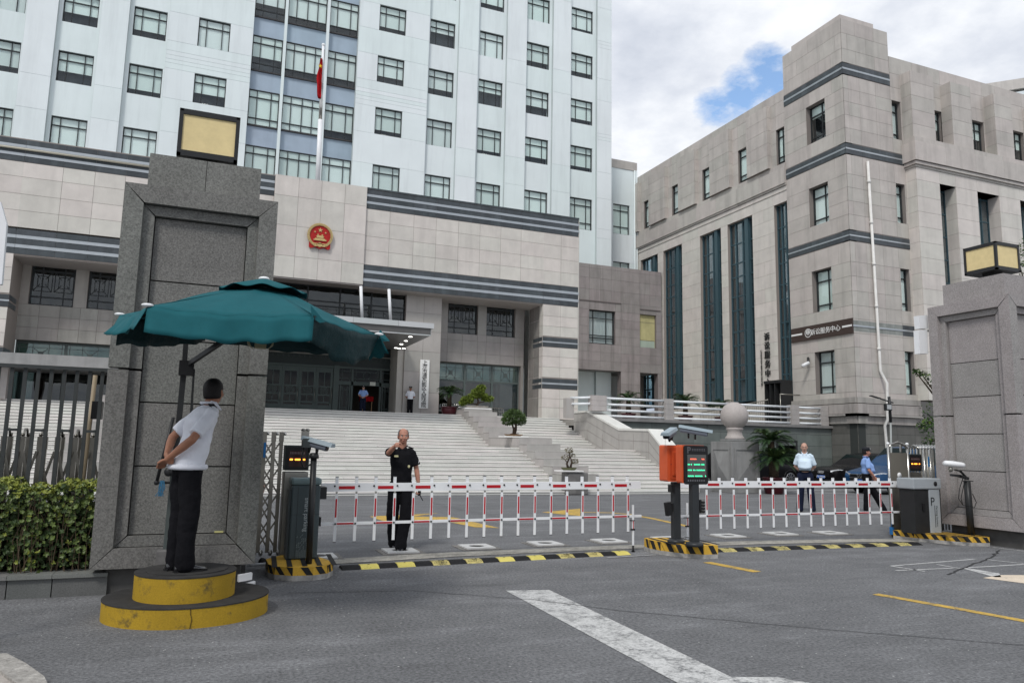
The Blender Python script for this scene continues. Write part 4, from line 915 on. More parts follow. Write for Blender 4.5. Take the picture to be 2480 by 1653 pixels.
def door_leaf(u0, u1):
    w = u1-u0; f = MB().m(dm); z0, z1 = LZ+.02, 5.36
    f.fbox(FD, u0, u0+.12, 0, .08, z0, z1); f.fbox(FD, u1-.12, u1, 0, .08, z0, z1)
    for za, zb in ((z0, z0+.38), (z1-.25, z1), (4.35, 4.42), (3.93, 4.0), (3.55, 3.62)): f.fbox(FD, u0+.12, u1-.12, 0, .07, za, zb)
    f.fbox(FD, u0+w/2-.02, u0+w/2+.02, 0, .06, 4.42, z1-.25); f.fbox(FD, u0+w/2-.02, u0+w/2+.02, 0, .06, 3.62, 3.93)
    for e in (.04, .10): f.fbox(FD, u0+.14+e, u1-.14-e, .07, .08+e*.2, z0+.05+e, z0+.34-e)
    ring(f, (u0+w/2, 4.17), .21, .03, 38.95); ring(f, (u0+w/2, 4.17), .15, .022, 38.95)
    f.bar((u0+w/2, 38.94, 4.04), (u0+w/2, 38.94, 4.30), .025); f.bar((u0+w/2-.09, 38.94, 4.24), (u0+w/2+.09, 38.94, 4.24), .025)
    for s_ in (-1, 1): ring(f, (u0+w/2+s_*.075, 4.16), .045, .02, 38.94, 10)
    d = f.build('door', hl); piece('pane', dgl, FD, u0+.12, u1-.12, .02, .03, z0+.38, z1-.25, d)
    MB().m(steeld).tube([(u1-.05, 38.86, 3.55), (u1-.05, 38.86, 4.3)], .015, 6).build('handle', d)
for k in range(7): door_leaf(.0+.835*k+.05*(k//2)*0, .0+.835*(k+1)-.01)
fr_ = MB().m(dm); fr_.fbox(FD, 5.86, 6.14, 0, .12, LZ, 5.5); fr_.fbox(FD, 9.0, 9.2, 0, .12, LZ, 5.5); fr_.fbox(FD, -.2, 9.2, 0, .10, 5.37, 5.47); fr_.fbox(FD, 6.14, 9.0, 0, .1, 4.53, 4.72)
for u in (6.82, 8.28): fr_.fbox(FD, u-.05, u+.05, 0, .1, LZ, 5.4)
for a, b in ((6.14, 6.85), (6.85, 8.28), (8.28, 9.0)):
    fr_.fbox(FD, a, b, 0, .06, 4.86, 4.885); fr_.fbox(FD, a, b, 0, .06, 5.22, 5.245); fr_.fbox(FD, a+.14, a+.16, 0, .06, 4.72, 5.37); fr_.fbox(FD, b-.16, b-.14, 0, .06, 4.72, 5.37)
ring(fr_, (7.56, 5.05), .2, .025, 38.94)
for a, b in ((6.14, 6.80), (8.32, 9.0)):
    w = b-a; fr_.fbox(FD, a, b, 0, .05, LZ, LZ+.15); fr_.fbox(FD, a+.06, a+.12, 0, .07, LZ, 4.53); fr_.fbox(FD, b-.12, b-.06, 0, .07, LZ, 4.53)
    for x in (.28, .36, .64, .72): fr_.fbox(FD, a+w*x-.01, a+w*x+.01, 0, .05, LZ+.1, 4.5)
    for zc in (3.3, 3.38, 4.28, 4.36): fr_.fbox(FD, a+.1, b-.1, 0, .05, zc-.01, zc+.01)
po = fr_.build('door_surround', hl); piece('pane', dgl, FD, 6.14, 9.0, .02, .03, 4.72, 5.37, po); piece('pane', dgl, FD, 6.14, 6.8, .02, .03, LZ, 4.5, po); piece('pane', dgl, FD, 8.32, 9.0, .02, .03, LZ, 4.5, po)
piece('notice_plate', mat('white notice plate', (.72, .74, .66), .6), FD, 7.72, 8.02, .12, .14, 4.55, 4.74, po)
boxes('lobby_back', mat('lobby interior', (.10, .09, .08), .8, nz=(.7, .2)), [(-8, 9.3, 43, 43.2, LZ, 6.9)], hl); boxes('lobby_floor', mat('lobby floor', (.10, .09, .085), .4), [(-8, 16, 38.6, 43, LZ-.1, LZ-.002)], hl)
boxes('flat_roof', concr, [(-12, 18.4, 37.0, 48.7, 13.6, 13.8)], hl)
flush(hl, 290)
rtb = thing('red_table', 'small red-clothed table standing just inside the hall door', 'table', (7.75, 39.8, LZ))
boxes('cloth', mat('red cloth', (.42, .012, .015), .8), [(7.45, 8.1, 39.6, 40.2, LZ+.72, LZ+.98)], rtb)
for x in (7.52, 8.0): boxes('leg', mat('light wood', (.42, .27, .15), .6), [(x, x+.04, 39.62, 39.66, LZ, LZ+.72)], rtb)
# crest
cr_ = thing('national_crest', 'round red and gold crest mounted high on the hall facade', 'emblem', (4.4, 36.3, 11.8))
gold = mat('gilded metal', (.62, .46, .20), .35, metal=.7, nz=(20, .15)); redc = mat('crest red enamel', (.40, .015, .012), .45, nz=(9, .1))
cc_ = atY(775, 571, 36.30); CXX, CZZ = cc_.x, cc_.z
def disc(mb, c, r, y0, y1, n=40): mb.extr([(c[0]+r*cos(2*pi*i/n), y0, c[1]+r*sin(2*pi*i/n)) for i in range(n)], (0, y1-y0, 0))
m1 = MB().m(redc); disc(m1, (CXX, CZZ), .50, 36.34, 36.26); m1.build('red_disc', cr_)
gr = MB().m(gold)
for i in range(64):           # wheat ears
    t = 2*pi*i/64-pi/2
    if abs(t+pi/2) < .32 or abs(t-1.5*pi) < .32: continue
    r = .545; c = Vector((CXX+r*cos(t), 36.24, CZZ+r*sin(t))); d = Vector((-sin(t), 0, cos(t))); o = Vector((cos(t), 0, sin(t)))
    gr.obox(c+o*.03, o, Vector((0, 1, 0)), (d+o*.5).normalized(), .018, .035, .045); gr.obox(c-o*.03, o, Vector((0, 1, 0)), (d-o*.4).normalized(), .018, .03, .042)
ring(gr, (CXX, CZZ), .525, .022, 36.25, 40); ring(gr, (CXX, CZZ), .60, .03, 36.28, 40); gr.build('wheat_wreath', cr_)
def star(mb, c, r, y):
    pts = [(c[0]+(r if k % 2 == 0 else r*.4)*sin(pi*k/5), y, c[1]+(r if k % 2 == 0 else r*.4)*cos(pi*k/5)) for k in range(10)]; mb.extr(pts, (0, -.03, 0))
sm = MB().m(gold); star(sm, (CXX, CZZ+.27), .12, 36.26)
for dx, dz in ((-.25, .16), (-.10, .03), (.10, .03), (.25, .16)): star(sm, (CXX+dx, CZZ+dz), .055, 36.26)
sm.build('star', cr_)
gt = MB().m(gold); z0 = CZZ-.26
gt.box(CXX-.30, CXX+.30, 36.20, 36.27, z0, z0+.06).box(CXX-.24, CXX+.24, 36.21, 36.27, z0+.06, z0+.11).box(CXX-.16, CXX+.16, 36.21, 36.27, z0+.13, z0+.20)
gt.extr([(CXX-.2, 36.21, z0+.20), (CXX+.2, 36.21, z0+.20), (CXX+.13, 36.21, z0+.25), (CXX-.13, 36.21, z0+.25)], (0, .05, 0)); gt.build('gate_tower', cr_)
rbn = MB().m(redc)
rbn.extr([(CXX-.50, 36.24, CZZ-.30), (CXX-.30, 36.24, CZZ-.50), (CXX+.30, 36.24, CZZ-.50), (CXX+.50, 36.24, CZZ-.30), (CXX+.50, 36.24, CZZ-.60), (CXX+.40, 36.24, CZZ-.66), (CXX+.22, 36.24, CZZ-.58), (CXX, 36.24, CZZ-.66), (CXX-.22, 36.24, CZZ-.58), (CXX-.40, 36.24, CZZ-.66), (CXX-.50, 36.24, CZZ-.60)], (0, .08, 0))
rbn.build('ribbon', cr_)
gg = MB().m(gold); disc(gg, (CXX, CZZ-.47), .11, 36.235, 36.20, 18); gg.bar((CXX-.36, 36.22, CZZ-.42), (CXX+.36, 36.22, CZZ-.42), .04); gg.bar((CXX-.25, 36.21, CZZ-.54), (CXX+.25, 36.21, CZZ-.50), .035); gg.bar((CXX-.25, 36.205, CZZ-.50), (CXX+.25, 36.205, CZZ-.54), .035); gg.build('cogwheel', cr_)
# court name board
nbd = thing('name_board', 'tall white board with black characters beside the hall doors', 'sign', (10.17, 37.2, 3.4))
piece('board', mat('white name board', (.80, .80, .78), .5), FHW, 9.93, 10.42, .03, .09, 3.40, 5.88, nbd)
for i, chh in enumerate('上海市浦东新区人民法院'): text(chh, .262, mat('black lettering', (.015, .015, .015), .6), (10.175, 37.205, 5.72-.218*i), (R_(90), 0, 0), nbd, 'character', extrude=.002, sx=1.05, offset=.003)
# flag pole and flag
fp = thing('flag_pole', 'white flagpole rising behind the hall parapet, red flag hanging limp', 'flagpole', (4.6, 39.4, 13.8))
q1, q0 = atY(783, 112, 39.4), atY(769.5, 440, 39.4)
ex_ = q0+(q0-q1)*.05; MB().m(whitem).tube([ex_, q0.lerp(q1, .45)], [.13, .115], 12).build('pole', fp); MB().m(steel).tube([q0.lerp(q1, .45), q0.lerp(q1, .72)], [.095, .09], 12).build('pole', fp)
MB().m(whitem).tube([q0.lerp(q1, .72), q1], [.085, .07], 12).ell(q1+Vector((0, 0, .06)), (.10, .10, .10)).build('pole', fp)
fl = thing('flag', 'limp red flag with small yellow stars hanging at half mast', 'flag', tuple(atY(780, 236, 39.4)))
fm_ = MB().m(mat('red flag cloth', (.50, .015, .02), .8, nz=(2, .1))); fm_.smooth = True
prof = [(145, .04, .04), (155, .10, .08), (170, .16, .14), (185, .26, .20), (197, .28, .24), (210, .24, .22), (222, .20, .16), (232, .16, .18), (238, .10, .14)]
rr = []
for k, (py, a_, b_) in enumerate(prof):
    c = atY(782-(py-112)*.041, py, 39.4); n_ = 26
    rr.append([c+Vector((-.04-a_*(1-cos(pi*i/n_))*.34 - .05*sin(i*1.9+k*.5), .12*sin(i*2.3+k*.3)-.05, -.05*sin(i*.7))) for i in range(n_)])
fm_.rings(rr, close=False, cap=False); fm_.build('cloth', fl)
s_ = MB().m(mat('yellow star cloth', (.75, .50, .04), .8)); c = atY(776, 160, 39.1); star(s_, (c.x, c.z), .12, 39.12); s_.build('star', fl)
# left lower porch: concrete canopy slab
po_ = thing('porch_slab', 'plain concrete canopy slab across the left end of the hall', 'canopy', (-6, 34, 4.4))
boxes('slab', concr, [(-12, -2.0, 34, 38.2, 4.36, 4.79)], po_); boxes('drip_edge', darkst, [(-12, -2, 34.05, 34.15, 4.30, 4.355)], po_)
boxes('post', curbst, [(-7.75, -7.4, 34.9, 35.3, LZ, 4.36), (-3.0, -2.7, 34.9, 35.3, LZ, 4.36)], po_)
# stainless ramp rail on the landing
rr_ = thing('ramp_rail', 'stainless steel ramp railing on the landing behind the bonsai', 'railing', (12.5, 36.0, LZ))
tb = MB().m(steel)
a_, b_ = atY(1072, 977, 36.2), atY(1219, 989, 36.2)
for dz in (0, .13, .26): tb.tube([a_+Vector((0, 0, -dz*.9)), b_+Vector((0, 0, -dz))], .022, 7)
tb.build('rail', rr_); tb = MB().m(steel)
for i in range(34):
    p = a_.lerp(b_, i/33); tb.tube([p+Vector((0, 0, -.02)), Vector((p.x, p.y, LZ-.01))], .018 if i % 11 == 0 else .009, 5)
tb.build('baluster', rr_)
# grey rail and steps by the service entrance
r2 = thing('entrance_rail', 'thin grey rail and balusters along the service entrance ramp', 'railing', (30, 36, TZ))
tb = MB().m(steeld)
a_, b_ = (30.2, 35.0, 4.55), (30.2, 41.5, 4.0); tb.tube([a_, b_], .03, 6); tb.tube([(30.2, 35, 3.25), (30.2, 41.5, 3.1)], .025, 6)
for i in range(40): t = i/39; tb.tube([(30.2, 35+6.5*t, 4.55-.55*t), (30.2, 35+6.5*t, 3.1)], .014, 4)
tb.tube([(29.5, 33.2, 4.75), (30.9, 33.2, 4.75)], .03, 6); tb.tube([(29.5, 33.2, 4.75), (29.5, 33.2, 3)], .03, 6); tb.build('rail', r2)
# ================================================================== GATE PIERS
def lantern(cx, cy, z0, w, h, label, tl=0):
    t = thing('pier_lantern', label, 'lamp', (cx, cy, z0), 'lantern boxes on the gate piers')
    fr = MB().m(blackmet); e = w/2; b = .045
    for sx_ in (-1, 1):
        for sy_ in (-1, 1): fr.box(cx+sx_*e-(b if sx_ > 0 else 0), cx+sx_*e+(b if sx_ < 0 else 0), cy+sy_*e-(b if sy_ > 0 else 0), cy+sy_*e+(b if sy_ < 0 else 0), z0, z0+h)
    fr.box(cx-e, cx+e, cy-e, cy+e, z0+h-.03, z0+h).box(cx-e, cx+e, cy-e, cy+e, z0, z0+.035)
    for za, zb in ((z0+.035, z0+.07), (z0+h-.065, z0+h-.03)):
        for s_ in (-1, 1):
            fr.box(cx-e+b, cx+e-b, cy+s_*e-(b*.6 if s_ > 0 else 0), cy+s_*e+(b*.6 if s_ < 0 else 0), za, zb); fr.box(cx+s_*e-(b*.6 if s_ > 0 else 0), cx+s_*e+(b*.6 if s_ < 0 else 0), cy-e+b, cy+e-b, za, zb)
    fr.build('lantern_frame', t)
    am = mat('amber lantern glass', (.74, .60, .31), .45, nz=(6, .04), patch=(14, .03), streak=.05)
    for s_, fr2 in ((-1, 'x'), (1, 'x'), (-1, 'y'), (1, 'y')):
        if fr2 == 'x': boxes('lantern_pane', am, [(cx+s_*(e-.02)-.004, cx+s_*(e-.02)+.004, cy-e+b, cy+e-b, z0+.07, z0+h-.065)], t)
        else: boxes('lantern_pane', am, [(cx-e+b, cx+e-b, cy+s_*(e-.02)-.004, cy+s_*(e-.02)+.004, z0+.07, z0+h-.065)], t)
    boxes('lantern_foot', blackmet, [(cx-.12, cx+.12, cy-.12, cy+.12, z0-.06, z0)], t); return t
def gatepier(x0, x1, y0, y1, mt, label, zb=.33, zt=4.35, cap_in=.20):
    cx, cy = (x0+x1)/2, (y0+y1)/2; t = thing('gate_pier', label, 'gate pier', (cx, cy, 0), 'granite piers either side of the gate')
    fr_t, in1, in2 = .20, .115, .12     # frame widths and steps
    S = .012
    boxes('core', granj, [(x0+.215, x1-.215, y0+.215, y1-.215, 0.0, zt-.04)], t)
    boxes('foot', mat('dark grey base stone', (.10, .098, .094), .8, nz=(2, .2)), [(x0+.14, x1-.14, y0+.14, y1-.14, 0, zb+.02)], t)  # foot in a darker grey than the faces above
    def face(P, wdt):    # P(u, d, z): u 0..wdt, d outwards
        def trap(a, b, c, d, d0, d1, name):   # four (u,z) corners on the face, slab from depth d0 to d1
            mb = MB().m(mt); back = [(min(max(q[0], -d0), wdt+d0), q[1]) for q in (a, b, c, d)]; mx_ = sum(q[0] for q in (a, b, c, d))/4; mz_ = sum(q[1] for q in (a, b, c, d))/4; cut_ = lambda q: (q[0]+.0035*(1 if q[0] < mx_ else -1)*(0.001 < q[0] < wdt-.001), q[1]+.0035*(1 if q[1] < mz_ else -1)); a, b, c, d = map(cut_, (a, b, c, d)); back = [cut_(q) for q in back]   # mitred back edge at the pier's corners
            mb.rings([[P(q[0], d1, q[1]) for q in (a, b, c, d)], [P(q[0], d0, q[1]) for q in back]]); mb.build(name, t)
        A = fr_t; g = .006
        # outer frame, mitred, with a bevel: outer arris set back
        zj = 2.33
        trap((0+0, zt), (wdt, zt), (wdt-A, zt-A*1.05), (A, zt-A*1.05), -.22, 0, 'frame_stone')
        trap((A, zb+A*1.05), (wdt-A, zb+A*1.05), (wdt, zb), (0, zb), -.22, 0, 'frame_stone')
        for za, zc in (((zb, zb+A*1.05), (zj-g, zj-g)), ((zj+g, zj+g), (zt, zt-A*1.05))):
            trap((0, za[0]+.004), (0, zc[0]-.004), (A, zc[1]-.004), (A, za[1]+.004), -.22, -.0, 'frame_stone')
            trap((wdt-A, za[1]+.004), (wdt-A, zc[1]-.004), (wdt, zc[0]-.004), (wdt, za[0]+.004), -.22, -.0, 'frame_stone')
        B = A+in1; z_t, z_b = zt-A*1.05, zb+A*1.05
        trap((A, z_t), (wdt-A, z_t), (wdt-B, z_t-in1), (B, z_t-in1), -.23, -.075, 'inner_frame_stone')
        trap((B, z_b+in1), (wdt-B, z_b+in1), (wdt-A, z_b), (A, z_b), -.23, -.075, 'inner_frame_stone')
        for za, zc in (((z_b, z_b+in1), (zj-g, zj-g)), ((zj+g, zj+g), (z_t, z_t-in1))):
            trap((A, za[0]+.004), (A, zc[0]-.004), (B, zc[1]-.004), (B, za[1]+.004), -.23, -.075, 'inner_frame_stone')
            trap((wdt-B, za[1]+.004), (wdt-B, zc[1]-.004), (wdt-A, zc[0]-.004), (wdt-A, za[0]+.004), -.23, -.075, 'inner_frame_stone')
        zs = [z_b+in1, 1.31, 1.99, 2.68, 3.33, z_t-in1]
        for za, zc in zip(zs, zs[1:]): trap((B+.002, za+.004), (B+.002, zc-.004), (wdt-B-.002, zc-.004), (wdt-B-.002, za+.004), -.24, -.14, 'field_stone')
    W = x1-x0; D = y1-y0
    face(lambda u, d, z: (x0+u, y0-d, z), W)
    face(lambda u, d, z: (x0-d, y0+.0+u, z), D)
    face(lambda u, d, z: (x1+d, y0+u, z), D)
    face(lambda u, d, z: (x0+u, y1+d, z), W)
    mb = MB().m(mt); mb.box(x0+cap_in, cx-.003, y0+cap_in, y1-cap_in, zt, zt+.43); mb.build('cap_stone', t)
    mb = MB().m(mt); mb.box(cx+.003, x1-cap_in, y0+cap_in, y1-cap_in, zt, zt+.43); mb.build('cap_stone', t)
    boxes('top_slab', mt, [(x0+.02, x1-.02, y0+.02, y1-.02, zt-.06, zt-.001)], t)
    return t
gatepier(-1.0, .60, 8.90, 10.5, granL, 'tall shade-toned grey granite gate pier behind the green umbrella', zb=.265, zt=4.37)
lantern(-.21, 9.72, 4.93, .68, .58, 'square amber lantern box on the left gate pier')
gatepier(13.10, 14.70, 8.90, 10.53, granR, 'pinkish granite gate pier at the right edge of the photo', zb=.30, zt=4.47)
lantern(13.9, 9.72, 5.07, .66, .54, 'amber lantern box on the right gate pier, two panes in view')
# extra cap height on the left pier is one block
fx = thing('floodlight', 'small white floodlight fixed at the foot of the left gate pier', 'lamp', (.55, 8.85, .1))
mb = MB().m(whitem); mb.obox((.50, 8.80, .15), Vector((.92, .2, .1)).normalized(), Vector((-.2, .97, 0)).normalized(), Vector((0, 0, 1)), .07, .03, .035); mb.obox((.53, 8.78, .07), Vector((.92, .2, .2)).normalized(), Vector((-.2, .97, 0)).normalized(), Vector((0, 0, 1)), .075, .035, .02); mb.m(blackm).box(.46, .50, 8.82, 8.9, .17, .27); mb.build('floodlight_body', fx)
ys_ = thing('yellow_tape', 'short strip of yellow tape stuck low on the gate pier face', 'tape', (.2, 8.70, .61)); boxes('strip', mat('yellow tape', (.62, .58, .25), .5), [(.165, .255, 8.985, 8.992, .60, .62)], ys_)
# kerb wall, hedge, fence on the left
kw = thing('planter_wall', 'low grey granite planter wall under the hedge', 'wall', (-2.5, 9.0, 0))
kg = mat('grey kerb granite', (.13, .13, .128), .65, rnd=.06, nz=(1.5, .12), spk=(70, .12), streak=.2)
cuts = [-6.0, -4.6, -3.5, -2.6, -1.72, -1.33, -.83]
for a, b in zip(cuts, cuts[1:]): boxes('kerb_stone', kg, [(a+.005, b-.005, 9.0, 9.25, 0, .185)], kw); boxes('coping_stone', mat('kerb coping', (.19, .188, .18), .7, rnd=.05, nz=(2, .1), spk=(70, .1)), [(a-.0, b-.004, 8.97, 9.3, .187, .225)], kw)
boxes('kerb_stone', kg, [(-.825, -.3, 9.06, 9.25, 0, .185)], kw); boxes('soil', mat('dark soil', (.02, .016, .012), .95, nz=(9, .2)), [(-6, -.9, 9.3, 10.1, 0, .19)], kw)
# hedge
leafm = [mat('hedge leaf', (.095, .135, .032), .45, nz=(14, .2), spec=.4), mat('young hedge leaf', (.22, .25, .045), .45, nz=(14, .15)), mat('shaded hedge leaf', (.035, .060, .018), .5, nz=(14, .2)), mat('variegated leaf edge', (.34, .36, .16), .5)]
hg = thing('hedge', 'clipped variegated hedge behind the low granite wall', 'hedge', (-2.4, 9.55, .2))
hr = random.Random(5)
def leaf(mb, c, d, n, L, w, rim=None):
    d = d.normalized(); s = d.cross(n).normalized(); n = s.cross(d); b = len(mb.v)
    pts = [(0, 0, 0), (.35, .42, .05), (.72, .5, .08), (1.0, .12, .02), (1.0, -.12, .02), (.72, -.5, .08), (.35, -.42, .05), (.55, 0, -.03)]
    for a, q, h in pts: mb.v.append(tuple(c+d*L*a+s*w*q+n*L*h))
    for f in ((0, 7, 1), (1, 7, 2), (2, 7, 3), (3, 7, 4), (4, 7, 5), (5, 7, 6), (6, 7, 0)): mb.face([b+i for i in f])
hm = MB()
for k in range(5600):
    u = hr.uniform(-4.2, -.92); top = hr.random() < .45
    hump = .035*sin(u*9)+.03*sin(u*23+1)
    if top: c = Vector((u, hr.uniform(9.12, 9.95), 1.06+hump+hr.gauss(0, .02))); base = Vector((0, -.25, 1))
    else: c = Vector((u, 9.10+hr.uniform(-.02, .13)+.03*sin(u*17), hr.uniform(.24, 1.06)+hump)); base = Vector((0, -1, .35))
    if hr.random() < (0 if top else .75*(1-(c.z-.2)/.85)): continue
    n_ = hr.choice([4, 5, 5, 6]); ax = (base+Vector((hr.gauss(0, .45), hr.gauss(0, .45), hr.gauss(0, .35)))).normalized(); o = ax.orthogonal().normalized()
    rot = hr.uniform(0, 6.28); q = Matrix.Rotation(rot, 3, ax)
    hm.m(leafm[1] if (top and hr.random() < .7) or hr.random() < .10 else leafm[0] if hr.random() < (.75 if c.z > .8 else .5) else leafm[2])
    L0 = hr.uniform(.020, .036)
    for j in range(n_):
        dd = Matrix.Rotation(2*pi*j/n_+hr.gauss(0, .2), 3, ax)@(q@o); dd = (dd+ax*hr.uniform(.15, .7)).normalized(); leaf(hm, c, dd, ax, L0*hr.uniform(.8, 1.15), L0*.62)
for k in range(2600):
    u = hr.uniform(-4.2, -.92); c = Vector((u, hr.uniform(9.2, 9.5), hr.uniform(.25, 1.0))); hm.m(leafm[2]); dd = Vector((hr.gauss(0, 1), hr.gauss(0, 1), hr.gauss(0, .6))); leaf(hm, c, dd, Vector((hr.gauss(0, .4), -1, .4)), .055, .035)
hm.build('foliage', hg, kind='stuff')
sm_ = MB().m(mat('hedge twig', (.10, .075, .05), .8))
for k in range(220):
    u = hr.uniform(-4.2, -.92); y = hr.uniform(9.15, 9.6); p = Vector((u, y, .2)); sm_.tube([p, p+Vector((hr.gauss(0, .05), -.03, .35)), p+Vector((hr.gauss(0, .1), hr.gauss(0, .05), .8))], [.006, .005, .002], 4)
sm_.build('stems', hg, kind='stuff')
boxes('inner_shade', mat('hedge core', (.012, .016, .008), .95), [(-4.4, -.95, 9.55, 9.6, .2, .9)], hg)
# dark iron fence behind the hedge
fe = thing('iron_fence', 'tall dark iron fence with flat bars behind the hedge', 'fence', (-2.5, 9.9, .2))
irn = mat('dark grey iron', (.045, .050, .050), .5, nz=(3, .12))
for k in range(20):
    x = -1.16-.1285*k; boxes('bar', irn, [(x-.019, x+.019, 9.89, 9.92, .2, 2.36)], fe)
for z_, h_ in ((2.36, .035), (.45, .04)): boxes('rail', irn, [(-3.75, -1.05, 9.86, 9.94, z_, z_+h_)], fe)
for k in range(0, 20, 2): x = -1.16-.1285*k; boxes('short_rail', irn, [(x-.1285+.02, x-.02, 9.885, 9.925, 1.655, 1.685)], fe)
# speaker on a tan post
sp = thing('speaker_post', 'tan post with black box speaker behind the iron fence', 'speaker', (-1.33, 10.3, 0))
MB().m(mat('tan metal post', (.30, .24, .16), .5)).tube([(-1.33, 10.35, .1), (-1.29, 10.35, 2.35)], .025, 8).build('post', sp); boxes('speaker_box', blackm, [(-1.28, -1.17, 10.2, 10.38, 1.82, 2.03)], sp)
# ------------------------------------------------ folding stainless gate parked behind the pier
def gate_unit(x, y, depth=.30, h=1.60, full=True, side=1):
    """one upright frame of the telescopic gate, seen from the front"""
    mb = MB().m(steelk)
    for yy in (y, y+depth):
        mb.box(x-.028, x+.028, yy-.02, yy+.02, .10, h-.05); mb.m(steelk).box(x-.032, x+.032, yy-.024, yy+.024, h-.16, h)
    mb.tube([(x, y, h-.02), (x, y+depth*.3, h+.09), (x, y+depth*.7, h+.09), (x, y+depth, h-.02)], .014, 6)
    mb.ell((x, y, h+.02), (.026, .026, .026), n=8, m=5); mb.ell((x, y+depth, h+.02), (.026, .026, .026), n=8, m=5)
    mb.box(x-.02, x+.02, y, y+depth, .10, .14); return mb
def cross_links(a, b, y):
    mb = MB().m(steelk)
    for z0, z1 in ((.2, .8), (.8, 1.42)):
        mb.bar((a, y, z0), (b, y-.02, z1), .03, .012, up=(0, 1, 0)); mb.bar((a, y-.03, z1), (b, y-.03, z0), .03, .012, up=(0, 1, 0))
    return mb
gl_ = thing('folding_gate', 'stainless telescopic gate folded along the left behind the fence', 'gate', (-1.5, 11, 0))
xs = [-3.25+.192*k for k in range(17)]
for i, x in enumerate(xs):
    gate_unit(x, 11.0).build('gate_frame', gl_)
    if i: cross_links(xs[i-1]+.02, x-.02, 10.97).build('cross_link', gl_)
gl2 = thing('folding_gate', 'bunched end of the stainless folding gate by the left ticket post', 'gate', (.85, 10.8, 0))
for i, x in enumerate((.66, .74, .86, .96)):
    mb = MB().m(steelk); mb.box(x-.022, x+.022, 10.68, 10.72, .14, 1.60); mb.box(x-.03, x+.03, 10.67, 10.73, 1.60, 1.72); mb.m(steeld).box(x+.03, x+.045, 10.9, 10.95, .14, 1.65); mb.m(steel).ell((x+.04, 10.68, 1.70), (.022, .022, .022), n=8, m=5).ell((x+.04, 10.66, .14), (.03, .03, .045), n=8, m=5)
    mb.build('gate_frame', gl2)
mb = MB().m(steelk)
for k, (a, b) in enumerate(((.66, .86), (.74, .96))):
    for z0, z1 in ((.2, .55), (.55, .9), (.9, 1.25), (1.25, 1.6)): mb.bar((a, 10.75, z0), (b, 10.75, z1), .022, .01, up=(0, 1, 0)); mb.bar((a, 10.77, z1), (b, 10.77, z0), .022, .01, up=(0, 1, 0))
mb.build('cross_link', gl2); boxes('blue_tag', mat('blue plastic tag', (.03, .20, .50), .5), [(.735, .765, 10.655, 10.665, 1.38, 1.58)], gl2)
MB().m(whitem).tube([(.60, 10.2, .06), (1.05, 10.05, .10)], .02, 6).build('tie_bar', gl2)
whl = MB().m(blackm)
for x in (.8, .95): whl.tube([(x, 10.5, .05), (x, 10.56, .05)], .05, 12)
whl.build('castor', gl2)
def led_box(x0, x1, y0, h0, h1, label, nm='gate_control_box'):
    t = thing(nm, label, 'gate control box', ((x0+x1)/2, y0+.15, 0)); w = x1-x0
    boxes('housing', steeld, [(x0, x1, y0, y0+.3, .1, h0-.02)], t, bevel=.01); boxes('head', mat('dark green grey housing', (.05, .06, .06), .5), [(x0, x1, y0, y0+.28, h0, h1)], t, bevel=.006)
    boxes('display_bezel', blackm, [(x0+.012, x1-.012, y0-.012, y0-.001, h0+.015, h1-.02)], t)
    boxes('display', mat('brown display glass', (.045, .022, .020), .15), [(x0+w*.16, x1-w*.16, y0-.018, y0-.0125, h0+.05, h1-.07)], t)
    boxes('display_band', mat('grey display text', (.16, .12, .12), .4), [(x0+w*(.2+.062*k), x0+w*(.2+.062*k+.035), y0-.0195, y0-.0185, h1-.115, h1-.085) for k in range(10)], t)
    led = lamp('orange led', (1, .28, .03), 4) if 'orange led' not in MATS else MATS['orange led']
    boxes('led_segment', led, [(x0+w*a, x0+w*b, y0-.0205, y0-.0185, h0+.135, h0+.155) for a, b in ((.19, .31), (.40, .62), (.74, .82))], t); return t
led_box(1.0, 1.31, 10.45, 1.22, 1.55, 'gate control box with glowing orange digits beside the left barrier')
